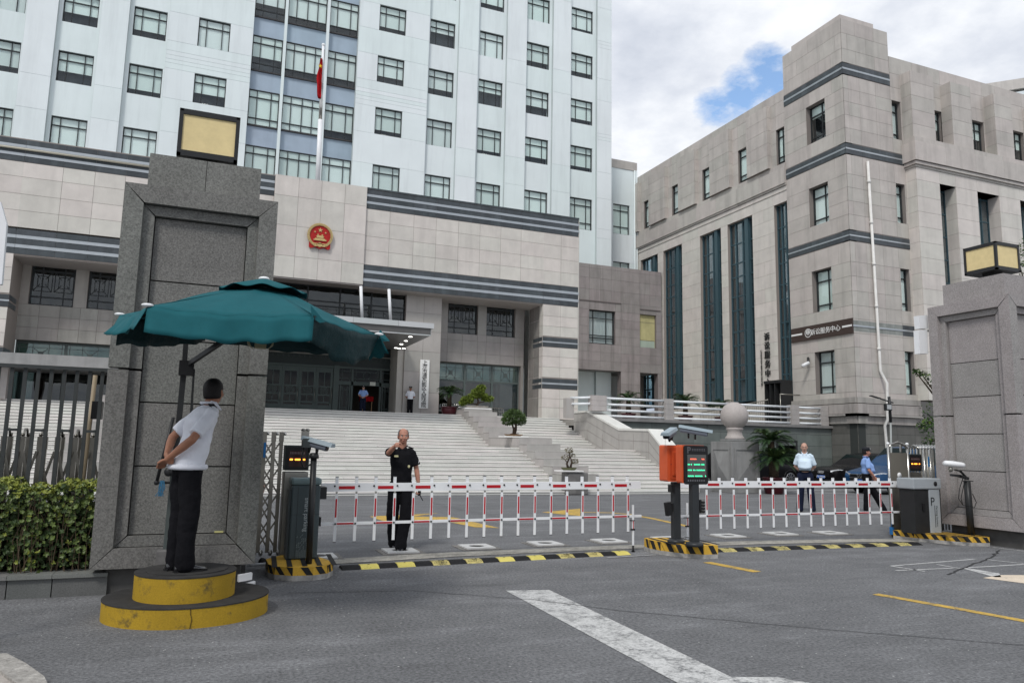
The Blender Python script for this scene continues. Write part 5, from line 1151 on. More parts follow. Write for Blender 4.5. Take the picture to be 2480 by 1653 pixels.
# ------------------------------------------------ barrier housings and arms
hz = MB()
def hazard(poly, z0, z1, label, base=.06):
    """low concrete island with black and yellow stripes on its edge"""
    t = thing('traffic_island', label, 'traffic island', (sum(p[0] for p in poly)/len(poly), sum(p[1] for p in poly)/len(poly), 0), 'striped concrete islands of the gate')
    boxcol = mat('broken pale concrete', (.36, .35, .33), .9, nz=(9, .25), bump=(30, .6, .01)); MB().m(boxcol).extr([(x, y, 0) for x, y in poly], (0, 0, base)).build('concrete_foot', t)
    ye = worn('chipped yellow paint', (.60, .36, .045), (.08, .075, .07), .36, .43, 40) if 'chipped yellow paint' not in MATS else MATS['chipped yellow paint']
    MB().m(ye).extr([(x, y, base) for x, y in poly], (0, 0, z1-base)).build('island_body', t)
    bk = worn('chipped black paint', (.02, .02, .02), (.25, .22, .12), .35, .40, 40) if 'chipped black paint' not in MATS else MATS['chipped black paint']
    n = len(poly); cx = sum(p[0] for p in poly)/n; cy = sum(p[1] for p in poly)/n; acc = 0; mb = MB().m(bk)
    for i in range(n):
        a = Vector(poly[i]); b = Vector(poly[(i+1) % n]); L_ = (b-a).length; d = (b-a)/L_; o = Vector((d.y, -d.x)); o = o if o.dot(a-Vector((cx, cy))) > 0 else -o
        u = -acc
        while u < L_:
            u0, u1 = max(u, 0), min(u+.085, L_)
            if u1 > u0:
                p0, p1 = a+d*u0+o*.004, a+d*u1+o*.004; s0, s1 = a+d*max(0, min(L_, u0+.07))+o*.004, a+d*max(0, min(L_, u1+.07))+o*.004
                mb.extr([(s0.x, s0.y, base+.004), (s1.x, s1.y, base+.004), (p1.x, p1.y, z1-.002), (p0.x, p0.y, z1-.002)], (-o.x*.003, -o.y*.003, 0))
            u += .17
        acc = (L_+acc) % .17
    xs0, xs1 = min(p[0] for p in poly), max(p[0] for p in poly)
    x = xs0
    while x < xs1:
        ys0 = [min(p[1] for p in poly)+.07, max(p[1] for p in poly)-.07]; mb.extr([(x+.02, ys0[0], z1+.002), (x+.08, ys0[0], z1+.002), (x+.14, ys0[1], z1+.002), (x+.08, ys0[1], z1+.002)], (0, 0, .003)); x += .17
    mb.build('black_stripes', t, kind='stuff'); return t
hazard([(.80, 9.60), (.86, 9.42), (1.05, 9.28), (1.28, 9.26), (1.46, 9.36), (1.55, 9.55), (1.50, 9.85), (1.38, 10.25), (1.0, 10.3), (.80, 10.0)], 0, .155, 'striped island carrying the left barrier cabinet')
hazard([(6.55, 10.35), (6.58, 10.1), (6.75, 9.72), (6.98, 9.56), (7.22, 9.54), (7.24, 9.8), (7.05, 10.25), (6.95, 10.6), (6.6, 10.6)], 0, .19, 'striped island carrying the two orange ticket displays')
hazard([(12.25, 10.85), (12.32, 10.45), (12.52, 9.95), (12.78, 9.62), (13.06, 9.52), (13.12, 9.8), (12.95, 10.4), (12.9, 10.85)], 0, .16, 'striped island in front of the right gate pier')
# left barrier cabinet
cb_ = thing('barrier_cabinet', 'dark green-grey barrier cabinet at the left end of the gate', 'barrier cabinet', (1.22, 9.9, .16))
cgm = mat('green grey powder coat', (.060, .080, .085), .38, nz=(3, .05)); cgd = mat('dark powder coat', (.035, .045, .048), .4)
mb = MB().m(cgm); mb.box(1.045, 1.40, 9.86, 10.14, .16, 1.06); mb.build('cabinet_body', cb_, bevel=.02)
mb = MB().m(mat('pale green grey lid', (.16, .22, .225), .35)); mb.box(1.035, 1.41, 9.85, 10.15, 1.06, 1.15); mb.build('lid', cb_, bevel=.03)
boxes('side_panel', cgd, [(1.02, 1.044, 9.88, 10.12, .16, 1.0)], cb_); boxes('door_seam', blackm, [(1.125, 1.128, 9.857, 9.86, .18, 1.04), (1.335, 1.338, 9.857, 9.86, .18, 1.04), (1.05, 1.40, 9.857, 9.86, .70, .703)], cb_)
ck_ = MB().m(mat('pale chevron print', (.30, .36, .36), .5))
for r in range(12):
    for c_ in range(10):
        if hr.random() < (r/12)*.7: continue
        x = 1.135+c_*.020; z_ = .18+r*.024; ck_.extr([(x, 9.855, z_), (x+.004, 9.855, z_), (x+.016, 9.855, z_+.018), (x+.012, 9.855, z_+.018)], (0, -.001, 0))
ck_.build('chevron_print', cb_)
text('smart parking', .075, mat('pale print', (.45, .50, .50), .5), (1.235, 9.856, .70), (R_(90), R_(90), 0), cb_, 'lettering', extrude=.0008)
boxes('arm_bracket', blackmet, [(1.41, 1.49, 9.95, 10.2, .88, 1.03)], cb_); MB().m(blackm).box(1.41, 1.43, 9.9, 10.0, .55, .66).build('latch', cb_)
# right barrier cabinet
cr2 = thing('barrier_cabinet', 'grey and black barrier cabinet in front of the right pier', 'barrier cabinet', (12.75, 10.5, .15))
ag = mat('silver grey cabinet', (.34, .37, .39), .35, nz=(3, .04)); rt2 = None
X0, X1 = 12.16, 12.90
def cbox(name, mt, a, b, z0, z1, y0=10.30, y1=10.62, bev=None): return boxes(name, mt, [(a, b, y0, y1, z0, z1)], cr2, bevel=bev)
cbox('head', ag, 12.16, 12.88, .955, 1.155, 10.27, 10.64, .02); cbox('cabinet_body', blackmet, 12.20, 12.56, .15, .95); cbox('cabinet_body', ag, 12.565, 12.84, .15, .95, 10.285, 10.62, .01); cbox('edge_strip', blackm, 12.845, 12.875, .15, .95)
MB().m(blackm).tube([(12.72, 10.272, 1.055), (12.72, 10.262, 1.055)], .042, 18).build('lock', cr2); boxes('latch', blackm, [(12.38, 12.44, 10.28, 10.30, .56, .70)], cr2)
ring_ = MB().m(blackm); text('P', .22, blackm, (12.64, 10.283, .72), (R_(90), 0, 0), cr2, 'lettering', extrude=.001); boxes('printed_line', blackm, [(12.685, 12.695, 10.281, 10.284, .26, .66)], cr2)
text('Parking System', .062, mat('dark print', (.06, .07, .07), .5), (12.74, 10.283, .46), (R_(90), R_(90), 0), cr2, 'lettering', extrude=.0008)
# barrier arms
def arm(x0, x1, Y, picks, reds, tilt, label, tip, z_lo, z_hi, first_red=0, zl=.515):
    t = thing('lift_barrier', label, 'barrier', ((x0+x1)/2, Y, 0), 'white fence-type barrier arms of the gate')
    zz = lambda x: tilt*(x-x0)
    def bar_(name, mt, xa, xb, ya, yb2, za, zb): 
        mb = MB().m(mt); mb.extr([(xa, ya, za+zz(xa)), (xb, ya, za+zz(xb)), (xb, ya, zb+zz(xb)), (xa, ya, zb+zz(xa))], (0, yb2-ya, 0)); return mb.build(name, t)
    bar_('beam', whitem, x0, x1, Y-.03, Y+.03, z_lo, z_hi); bar_('lower_rail', whitem, x0-.02, x1+.02, Y-.0195, Y+.015, zl-.018, zl+.018)
    capb = blackm
    for i, x in enumerate(picks):
        b = x+.00
        pk = MB().m(whitem).box(x-.019, x+.019, Y-.030, Y-.0205, .28+zz(x), z_lo-.03+zz(x)).box(x-.019, x+.019, Y-.0145, Y+.0145, z_hi+.001+zz(x), 1.135+zz(x)); pk.m(steeld).box(x-.013, x+.013, Y-.029, Y-.021, z_lo-.03+zz(x), z_lo-.001+zz(x)).m(capb).box(x-.021, x+.021, Y-.0165, Y+.0165, 1.135+zz(x), 1.143+zz(x)).box(x-.021, x+.021, Y-.032, Y-.0185, .272+zz(x), .28+zz(x)); pk.build('picket', t)
        boxes('red_strip', redm, [(x-.011, x+.011, Y-.0335, Y-.0305, .60+zz(x), .845+zz(x))], t)
        for z_ in (z_hi-.035, zl): MB().m(blackm).tube([(x+.03*(1 if (i % 2 == first_red) else -1)*(-1 if z_ > .9 else 0), Y-.033, z_+zz(x)), (x+.03*(1 if (i % 2 == first_red) else -1)*(-1 if z_ > .9 else 0), Y-.042, z_+zz(x))], .013, 10).build('bolt', t)
    for i in range(len(picks)-1):
        if i % 2 != first_red: continue
        bar_('red_strip', redm, picks[i]+.025, picks[i+1]-.025, Y-.034, Y-.031, z_hi-.078, z_hi-.036); bar_('red_strip', redm, picks[i]+.02, picks[i+1]-.02, Y-.024, Y-.0205, zl-.011, zl+.011)
    x, s = tip
    tp = MB().m(whitem).box(x-.014, x+.014, Y-.05, Y-.033, .10, .72); tp.m(redm).box(x-.006, x+.006, Y-.054, Y-.0505, .34, .48); tp.m(blackm).box(x-.06, x+.03, Y-.055, Y+.03, .475, .487).box(x-.04, x+.03, Y-.055, Y-.03, .33, .355).lathe([(.001, .10), (.016, .10), (.018, .03), (.03, .005), (.001, .0)], (x, Y-.042, 0), 10)
    tp.build('tip_post', t); return t
YL = 10.5
pk = [1.70+.2665*k for k in range(18)]
arm(1.49, 6.46, YL, pk, None, 0.006, 'white barrier arm with red strips across the left lane', (6.31, 1), .94, 1.05)
YR = 10.75; PR = [12.11-.2805*k for k in range(17)]
arm(7.35, 12.30, YR, PR[::-1], None, 0.001, 'white barrier arm with red strips across the right lane', (7.50, -1), .965, 1.075, first_red=1, zl=.50)
MB().m(blackm).tube([(12.31, YR, .50), (12.34, YR-.2, .50), (12.45, YR-.3, .50)], .010, 6).build('tether', cr2)
# orange display terminals
orm = mat('orange powder coat', (.62, .105, .035), .4, nz=(4, .05)); ord_ = mat('darker orange panel', (.50, .075, .025), .45)
bpm = mat('charcoal post', (.030, .033, .036), .4, nz=(4, .08))
def cam_head(t, c, yaw, L_=.40, tilt=-8, whitecase=False):
    R3 = Matrix.Rotation(R_(yaw), 3, 'Z')@Matrix.Rotation(R_(tilt), 3, 'X'); ux, uy, uz = R3@Vector((1, 0, 0)), R3@Vector((0, 1, 0)), R3@Vector((0, 0, 1)); c = Vector(c)
    P_ = lambda x, y, z: tuple(c+ux*x+uy*y+uz*z)      # -y is the lens end
    prof = [(-.055, -.03), (-.045, -.05), (.045, -.05), (.055, -.03), (.055, .02), (-.055, .02)]
    mb = MB().m(mat('blue grey camera body', (.13, .145, .175), .4)); mb.extr([P_(x, -L_/2+.03, z) for x, z in prof], uy*(L_-.06)); mb.build('camera_body', t)
    hood = [(-.075, .00), (-.068, .012), (0, .04), (.068, .012), (.075, .0), (.06, .045), (0, .062), (-.06, .045)]
    mb = MB().m(mat('pale blue hood', (.30, .37, .41), .35)); mb.extr([P_(x, -L_/2-.04, z+.012) for x, z in [(-.07, .0), (.07, .0), (.055, .045), (-.055, .045)]], uy*(L_+.04)); mb.build('hood', t)
    mb = MB().m(blackm); mb.extr([P_(x*.75, -L_/2+.028, z*.85) for x, z in prof], -uy*.006); mb.build('lens_window', t)
    mb = MB().m(blackm)
    for y in (-.03, .07): mb.tube([P_(.02, y, -.05), P_(.0, y-.01, -.12)], .014, 8); mb.tube([P_(-.02, y, -.05), P_(-.0, y-.01, -.12)], .014, 8)
    mb.build('camera_bracket', t)
def terminal(cx, cy, w, h0, h1, label, front, back_detail):
    t = thing('ticket_terminal', label, 'ticket terminal', (cx, cy, .19), 'orange ticket terminals on the middle island')
    boxes('post', bpm, [(cx-.06, cx+.06, cy-.05, cy+.05, .24, h0)], t, bevel=.008); MB().m(bpm).lathe([(.13, .185), (.13, .225), (.10, .245), (.07, .25)], (cx, cy, 0), 24).build('post_flange', t)
    return t
t1 = terminal(6.765, 9.96, .3, 1.10, 1.66, 'orange ticket terminal seen from behind, left of the pair', False, True)
def rbox(name, mt, x0, x1, y0, y1, z0, z1, t, r=.03):
    pts = []
    for cx, cz, a0 in ((x1-r, z1-r, 0), (x0+r, z1-r, 90), (x0+r, z0+r, 180), (x1-r, z0+r, 270)):
        for k in range(5): a = R_(a0+22.5*k); pts.append((cx+r*cos(a), y0, cz+r*sin(a)))
    return MB().m(mt).extr(pts, (0, y1-y0, 0)).build(name, t)
rbox('case', orm, 6.555, 6.90, 9.86, 10.08, 1.11, 1.66, t1); rbox('door_panel', ord_, 6.60, 6.90, 9.850, 9.859, 1.145, 1.625, t1, .02); rbox('door_boss', orm, 6.635, 6.90, 9.835, 9.849, 1.20, 1.57, t1, .015)
rbox('door_boss_face', ord_, 6.65, 6.90, 9.828, 9.834, 1.215, 1.55, t1, .012)
for k in range(3): boxes('vent_slot', mat('pale louvre', (.55, .22, .14), .5), [(6.68, 6.735, 9.822, 9.8275, 1.24+.028*k, 1.25+.028*k), (6.77, 6.83, 9.822, 9.8275, 1.24+.028*k, 1.25+.028*k)], t1)
MB().m(blackm).tube([(6.615, 9.849, 1.37), (6.615, 9.843, 1.37)], .006, 8).build('lock', t1)
boxes('side_camera', blackm, [(6.64, 6.70, 9.88, 9.98, .95, 1.06), (6.66, 6.72, 9.92, 9.98, 1.02, 1.06)], t1)
mb = MB().m(blackm); mb.obox((6.60, 9.92, .70), Vector((1, .2, .15)).normalized(), Vector((-.2, 1, 0)).normalized(), Vector((-.15, 0, 1)).normalized(), .045, .03, .10); mb.obox((6.66, 9.94, .72), Vector((1, 0, 0)), Vector((0, 1, 0)), Vector((0, 0, 1)), .03, .02, .06); mb.build('intercom', t1)
q_ = atY(1622, 1049, 9.86); cam_head(t1, q_, -52, .40, 13)
t2 = terminal(6.835, 9.585, .45, 1.10, 1.66, 'orange-backed ticket terminal with lit screen showing green text lines', True, False)
rbox('case', orm, 6.60, 7.03, 9.56, 9.70, 1.10, 1.665, t2, .035); rbox('front', blackm, 6.635, 7.055, 9.53, 9.559, 1.085, 1.66, t2, .035)
rbox('screen', mat('grey lcd screen', (.10, .10, .095), .2), 6.685, 7.02, 9.524, 9.5295, 1.19, 1.525, t2, .006)
text('P', .13, mat('grey print', (.10, .10, .11), .5), (6.715, 9.529, 1.585), (R_(90), 0, 0), t2, 'lettering', extrude=.001, offset=.003)
gled = lamp('green led', (.05, .95, .42), 1.6); rled = lamp('red led', (1, .16, .08), 1.6); wled = mat('grey icon print', (.14, .14, .15), .5)
sr = random.Random(4)
for row, (z_, m2) in enumerate(((1.455, rled), (1.375, gled), (1.292, gled), (1.205, gled))):
    bl_ = []; x = 6.69 if row else 6.735
    while x < 7.005:
        wv = sr.uniform(.008, .02)
        if row == 0 and .84 < (x-6.0) < .93: x += .03; continue
        if sr.random() < .86:
            bl_.append((x, min(x+wv*.75, 7.01), 9.5222, 9.5238, z_-.002, z_+.010)); bl_.append((x+.001, x+wv*.35, 9.5222, 9.5238, z_+.011, z_+.016)); bl_.append((x+wv*.3, x+wv*.7, 9.5222, 9.5238, z_-.007, z_-.003))
        x += wv+.003
    boxes('lit_text_row', m2, bl_, t2, kind='stuff')
boxes('icon_row', wled, [(6.77+.031*k, 6.785+.031*k, 9.527, 9.529, z_, z_+.012) for k in range(8) for z_ in (1.58, 1.60)], t2, kind='stuff'); boxes('icon_row', wled, [(6.69+.040*k, 6.71+.040*k, 9.527, 9.529, 1.13, 1.155) for k in range(8)], t2, kind='stuff')
mb = MB().m(blackm); mb.box(6.90, 6.93, 9.53, 9.60, .70, .86); mb.m(steeld).box(6.93, 6.985, 9.54, 9.60, .66, .85).m(blackm)
for k in range(4): mb.lathe([(.001, .67+.045*k), (.03, .675+.045*k), (.03, .70+.045*k), (.001, .705+.045*k)], (6.965, 9.54, 0), 10)
mb.build('button_unit', t2)
q_ = atY(1680, 1043, 9.60); cam_head(t2, q_, 60, .46, 9)
# left camera post
c1 = thing('camera_post', 'black post with hooded plate camera on the left island', 'camera post', (1.25, 9.5, .16))
MB().m(blackmet).tube([(1.255, 9.5, .155), (1.245, 9.5, 1.40)], .037, 14).build('post', c1); MB().m(blackmet).lathe([(.06, 1.40), (.06, 1.43), (.05, 1.46), (.03, 1.47)], (1.245, 9.5, 0), 12).build('post_cap', c1)
mb = MB().m(blackm).tube([(1.12, 9.52, 1.55), (1.10, 9.52, 1.35), (1.14, 9.52, 1.28), (1.21, 9.5, 1.33)], .011, 6); mb.build('cable', c1)
cam_head(c1, (1.26, 9.48, 1.575), 60, .36, 13); boxes('junction_box', mat('dark green housing', (.045, .055, .055), .4), [(1.10, 1.19, 9.46, 9.6, 1.53, 1.64)], c1)
mb = MB().m(steeld).box(1.11, 1.20, 9.70, 9.76, 1.62, 1.745); mb.ell((1.13, 9.72, 1.745), (.03, .03, .02)); mb.ell((1.18, 9.72, 1.745), (.03, .03, .02)); mb.build('gate_post_top', gl2)
# right camera post
c2 = thing('camera_post', 'black bent post with white camera before the right pier', 'camera post', (13.02, 9.84, .15))
mb = MB().m(blackmet); mb.tube([(13.03, 9.84, .15), (13.00, 9.84, 1.13)], .058, 14); mb.build('post', c2)
mb = MB().m(blackmet); mb.bar((13.03, 9.84, 1.17), (12.80, 9.84, 1.22), .05, .05); mb.bar((12.83, 9.84, 1.215), (12.60, 9.84, 1.235), .05, .04); mb.bar((12.98, 9.84, 1.2), (12.85, 9.84, 1.30), .04, .02); mb.bar((12.86, 9.84, 1.30), (12.70, 9.84, 1.33), .035, .02); mb.box(12.93, 13.12, 9.80, 9.88, 1.12, 1.135); mb.build('camera_arm', c2)
mb = MB().m(whitem)
cax = Vector((.93, -.33, -.09)).normalized(); cs_ = cax.cross(Vector((0, 0, 1))).normalized(); cu_ = cs_.cross(cax); c = Vector((12.51, 9.9, 1.445))
def lp(k, r1, r2, dz=0): return [c+cax*k+cs_*r1*cos(2*pi*j/16)+cu_*(r2*sin(2*pi*j/16)+dz) for j in range(16)]
mb.smooth = True; mb.rings([lp(0, .05, .03), lp(.03, .075, .05), (lp(.15, .085, .058)), lp(.33, .08, .052), lp(.36, .07, .045)]); mb.m(blackm); mb.rings([lp(.361, .06, .035), lp(.365, .06, .035)]); mb.m(steeld).ell(c+cax*.12-Vector((0, 0, .10)), (.04, .04, .05)); mb.build('camera_body', c2)
mb = MB().m(blackm)
for dx in (0, .06): mb.tube([(12.86+dx, 9.80, 1.2), (12.72+dx*1.5, 9.78, 1.0), (12.68+dx, 9.78, .82), (12.78, 9.78, .70), (12.95, 9.79, .68)], .007, 5)
mb.tube([(13.07, 9.80, .9), (13.13, 9.78, .75), (13.08, 9.78, .66), (12.98, 9.79, .68)], .007, 5); mb.build('cable', c2)
# stainless gate head on the right and its folded frames
gh = thing('telescopic_gate', 'stainless head of the folding gate, blue mascot-free sticker on its panel', 'gate', (12.6, 11.0, 0))
gh['label'] = 'arched stainless head of the folding gate beside the right cabinet'
mb = MB().m(steel)
for x in (12.395, 12.905): mb.tube([(x, 11.0, .05), (x, 11.0, 1.78)], .026, 10); mb.m(whitem).ell((x, 11.0, 1.79), (.032, .032, .028)).m(steel)
mb.build('upright', gh); MB().m(steel).tube([(12.40, 11.0, 1.70), (12.47, 11, 1.77), (12.65, 11, 1.82), (12.83, 11, 1.77), (12.90, 11, 1.70)], .022, 8).build('arch', gh)
MB().m(steel).box(12.72, 12.75, 10.99, 11.02, 1.63, 1.80).build('arch_post', gh)
boxes('front_panel', mat('bronze tinted panel', (.25, .235, .20), .4, metal=.5, nz=(1, .08)), [(12.42, 12.88, 10.985, 11.02, .98, 1.615)], gh); boxes('lower_panel', steeld, [(12.42, 12.88, 10.98, 11.02, .08, .97)], gh)
boxes('blue_sticker', mat('blue sticker', (.05, .30, .62), .4), [(12.635, 12.79, 10.978, 10.983, 1.02, 1.11), (12.62, 12.70, 10.978, 10.983, 1.06, 1.14)], gh); MB().m(whitem).tube([(12.64, 10.983, 1.18), (12.64, 10.978, 1.18)], .055, 16).build('white_sticker', gh)
MB().m(blackm).tube([(12.66, 10.98, .88), (12.66, 10.96, .88)], .016, 8).build('lock', gh); boxes('blue_caster_cover', mat('blue plastic tag', (.03, .20, .50), .5), [(12.33, 12.37, 10.93, 11.0, .06, .2)], gh)
mb = MB().m(blackm); mb.tube([(12.42, 10.95, .05), (12.42, 11.0, .05)], .05, 12); mb.build('castor', gh)
led_box(12.93, 13.30, 11.02, 1.26, 1.60, 'gate control box with two orange lamps by the right cabinet')
g3 = thing('folding_gate', 'stainless gate frames bunched behind the right control box', 'gate', (13.6, 11.2, 0))
for i in range(9):
    x = 13.33+.085*i; mb = MB().m(steel if i % 2 else steeld); mb.tube([(x, 11.05, .1), (x, 11.05, 1.72)], .018, 8); mb.tube([(x, 11.35, .1), (x, 11.35, 1.72)], .018, 8); mb.m(steel).tube([(x, 11.05, 1.70), (x, 11.2, 1.78), (x, 11.35, 1.70)], .016, 6); mb.m(whitem).ell((x, 11.05, 1.73), (.025, .025, .025), n=8, m=5); mb.build('gate_frame', g3)
for i in range(3): boxes('blue_tag', mat('blue plastic tag', (.03, .20, .50), .5), [(13.48+.26*i, 13.50+.26*i, 11.0, 11.02, 1.35, 1.55)], g3)
# speed bumps, bollard sockets
rub = mat('black rubber', (.020, .020, .021), .75, nz=(20, .15), bump=(120, .5, .005)); yru = worn('yellow rubber', (.60, .52, .13), (.04, .04, .035), .34, .41, 50); yst = worn('faded yellow rubber', (.48, .41, .15), (.04, .04, .03), .40, .50, 60)
def bump(x0, x1, ya, yb, n, first_yellow, label):
    t = thing('speed_bump', label, 'speed bump', ((x0+x1)/2, (ya+yb)/2, 0), 'rubber speed bumps of black and yellow modules')
    for i in range(n):
        a, b = x0+(x1-x0)*i/n+.004, x0+(x1-x0)*(i+1)/n-.004; y_ = lambda x: ya+(yb-ya)*(x-x0)/(x1-x0)
        mt = rub if (i % 2 == (0 if not first_yellow else 1)) else (yru if i in (1, 3, 9, 11, n-1) else yst)
        mb = MB().m(mt); pr = [(-.15, 0), (-.13, .010), (-.055, .036), (.055, .036), (.13, .010), (.15, 0)]
        mb.rings([[(a, y_(a)+p, z) for p, z in pr], [(b, y_(b)+p, z) for p, z in pr]])
        mb.m(rub)
        if mt != rub:
            mb.lathe([(.016, .0365), (.016, .038), (.001, .038)], ((a+b)/2, y_((a+b)/2), 0), 8)
            if mt == yst:
                for k in range(6): xx = a+.02+k*.022; mb.extr([(xx, y_(a)-.10, .024), (xx+.009, y_(a)-.10, .024), (xx+.05, y_(a)-.02, .0375), (xx+.041, y_(a)-.02, .0375)], (0, 0, .001))
                mb.extr([(b-.13, y_(a)-.03, .037), (b-.05, y_(a)-.03, .037), (b-.05, y_(a)+.05, .0372)], (0, 0, .001))
        mb.build('module', t)
    return t
bump(1.72, 6.12, 10.02, 10.35, 18, False, 'rubber speed bump across the left lane'); bump(7.22, 11.95, 10.25, 10.10, 18, True, 'rubber speed bump across the right lane')
for k, (x, y) in enumerate(((1.58, 11.05), (2.82, 11.33), (4.09, 11.50), (5.33, 11.61), (6.56, 11.67), (7.8, 11.72), (9.19, 11.84), (10.49, 11.91), (11.64, 11.81))):
    x_, y_ = x, y; ordn = ['first', 'second', 'third', 'fourth', 'fifth', 'sixth', 'seventh', 'eighth', 'ninth'][k]
    where = ['beside the left barrier cabinet', 'under the pointing guard', 'right of the pointing guard', 'in the middle of the left lane', 'near the tip of the left arm', 'behind the orange terminals', 'behind the start of the right arm', 'in front of the bald man in white', 'left of the right gate head'][k]
    t = thing('bollard_socket', 'steel bollard plate set in the road, '+where, 'bollard plate', (x_, y_, 0), 'steel bollard plates in a row across the gateway')
    boxes('concrete_pad', mat('socket concrete', (.19, .182, .17), .9, nz=(5, .2), spk=(40, .2)), [(x_-.32, x_+.32, y_-.30, y_+.30, 0, .009)], t)
    pm = MB().m(mat('pale steel plate', (.58, .58, .57), .4, nz=(5, .06))); n_ = 24; o = []; q = []
    for i in range(n_):
        a = 2*pi*i/n_; cx_, sy_ = cos(a), sin(a); s_ = .235/max(abs(cx_), abs(sy_)); o.append((x_+cx_*s_, y_+sy_*s_)); q.append((x_+.125*cx_, y_+.125*sy_))
    for z_ in (.010, .030): pm.v += [(a, b, z_) for a, b in o]+[(a, b, z_) for a, b in q]
    for i in range(n_):
        j = (i+1) % n_; pm.face([2*n_+i, 2*n_+j, 3*n_+j, 3*n_+i]); pm.face([i, j, 2*n_+j, 2*n_+i]); pm.face([n_+j, n_+i, 3*n_+i, 3*n_+j])
    pm.build('plate', t); MB().m(blackm).lathe([(.001, .0105), (.12, .0105), (.12, .018), (.10, .022), (.001, .022)], (x_, y_, 0), 20).build('bollard_cap', t)
# ------------------------------------------------ guard podium
pdm = thing('guard_podium', 'two-tier round guard podium painted yellow with dark rubber tops', 'podium', (-.05, 7.9, 0))
yep = worn('chipped yellow podium paint', (.37, .235, .018), (.10, .075, .03), .33, .46, 13); tread = mat('ribbed dark rubber top', (.045, .044, .043), .85, nz=(7, .15), bump=(60, .5, .005))
def tier(name, c, rx, ry, z0, z1, hole=False):
    pts = [(c[0]+rx*cos(2*pi*i/72), c[1]+ry*sin(2*pi*i/72), z0) for i in range(72)]
    MB().m(yep).extr(pts, (0, 0, z1-z0-.012)).build(name, pdm); pts2 = [(c[0]+(rx+.004)*cos(2*pi*i/72), c[1]+(ry+.004)*sin(2*pi*i/72), z1-.012) for i in range(72)]; MB().m(tread).extr(pts2, (0, 0, .012)).build('rubber_top', pdm)
# scuffs and a chip or two come from the paint itself
tier('lower_tier', (-.045, 7.86), .715, .64, 0, .175); tier('upper_tier', (-.075, 7.82), .435, .44, .176, .40)
MB().m(tread).lathe([(.001, .401), (.36, .401), (.36, .408), (.001, .408)], (-.07, 7.86, 0), 48, False).build('rubber_mat', pdm)
mb = MB().m(granj); p = [(-.005, 7.218), (-.012, 7.219), (.0, 7.2195)]
mb.bar((-.015, 7.216, .172), (-.01, 7.216, .12), .004, .004); mb.bar((-.01, 7.216, .12), (.002, 7.2165, .08), .004, .004); mb.bar((.002, 7.2165, .08), (-.01, 7.216, .0), .004, .004); mb.build('crack', pdm)
# ================================================================== PARASOL
gn = mat('green canopy cloth', (.014, .096, .112), .75, nz=(3, .06), patch=(9, .04), bump=(240, .3, .003)); gnd = mat('shade-darkened canopy cloth', (.006, .030, .034), .55, bump=(14, .5, .03))  # gnd is the same cloth with underside shade painted into its colour
pb = thing('parasol', 'large teal green hexagonal cantilever parasol with sagging windblown edge', 'parasol', (-.29, 8.3, .0))
HX = [Vector(atZ(357, 742, 2.60)), Vector(atZ(761, 764, 2.60)), Vector(atZ(925, 812, 2.60))]
HX[2] = Vector(atY(918, 812, 6.98)); ctr = Vector((.33, 7.22, 3.02))
dz_ = Vector((0, 0, .21)); HX += [Vector(atY(818, 857, 8.05))+dz_, Vector(atY(500, 818, 8.30))+dz_, Vector(atY(290, 764, 7.35))]
apx = Vector(atY(640, 692, 7.22)); ctr = apx
def cl(mt, name, fn, nu, nv, th=.0):
    mb = MB().m(mt); mb.smooth = True
    for i in range(nu+1):
        for j in range(nv+1): mb.v.append(tuple(fn(i/nu, j/nv)))
    for i in range(nu):
        for j in range(nv): a = i*(nv+1)+j; mb.face([a, a+1, a+nv+2, a+nv+1])
    o = mb.build(name, pb); m = o.modifiers.new('cloth', 'SOLIDIFY'); m.thickness = .004; m.offset = 0; return o
R8 = [.10, .985]
for k in range(6):
    A, B = HX[k], HX[(k+1) % 6]
    def panel(u, v, A=A, B=B, k=k):
        e = A.lerp(B, u); s = .04+.96*v; p = ctr.lerp(e, s)
        sag = -.035*sin(pi*u)*s**1.6 - .05*sin(pi*v)*0 ; p = p+Vector((0, 0, sag+.045*sin(pi*min(1, v))*(1-abs(2*u-1))))
        p.z += .006*sin(u*23+v*7)*v
        return p
    cl(gn, 'canopy_panel', panel, 14, 14)
    # hanging valance, blown about differently on each side
    flare = [.03, -.10, .10, .03, .02, .10][k]; drop = [.205, .235, .18, .21, .25, .17][k]
    mid = (A+B)/2-ctr; mid.z = 0; mid.normalize()
    def val(u, v, A=A, B=B, k=k, flare=flare, drop=drop, mid=mid):
        top = panel(u, 1.0, A, B, k); w_ = sin(u*9+k)*.012+sin(u*21+k*2)*.010+sin(u*37+k)*.005
        p = top+mid*(flare*v*(1+.25*sin(u*5))+w_*v*1.6)-Vector((0, 0, .008*sin(u*29+k)*v))-Vector((0, 0, drop*v*(1-.12*sin(u*6+k)*(k in (1, 2))+(.0 if k else .05*sin(pi*u)))))
        if k == 1: p += Vector((.02*v*sin(pi*u), -.04*v*sin(pi*u), .02*sin(u*8)*v))
        return p
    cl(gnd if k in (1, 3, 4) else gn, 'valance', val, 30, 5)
# lifted corner tips of cloth
for (c, d, h) in ((HX[1], Vector((-.03, .02, .085)), .10), (HX[2], Vector((.03, .10, .07)), .12)):
    q = c; MB().m(gn).extr([q+Vector((-.02, -.01, -.02)), q+d, q+Vector((h, .07, -.035)), q+Vector((.05, .03, -.05))], (0, .004, .002)).build('lifted_corner', pb)
for k in range(6):       # stitched seams over the ribs and a rolled hem along each valance
    A, B = HX[k], HX[(k+1) % 6]; MB().m(mat('seam thread', (.010, .070, .082), .8)).tube([ctr.lerp(A, s_)+Vector((0, 0, .002)) for s_ in (.12, .4, .7, 1.0)], .0025, 5).build('seam', pb)
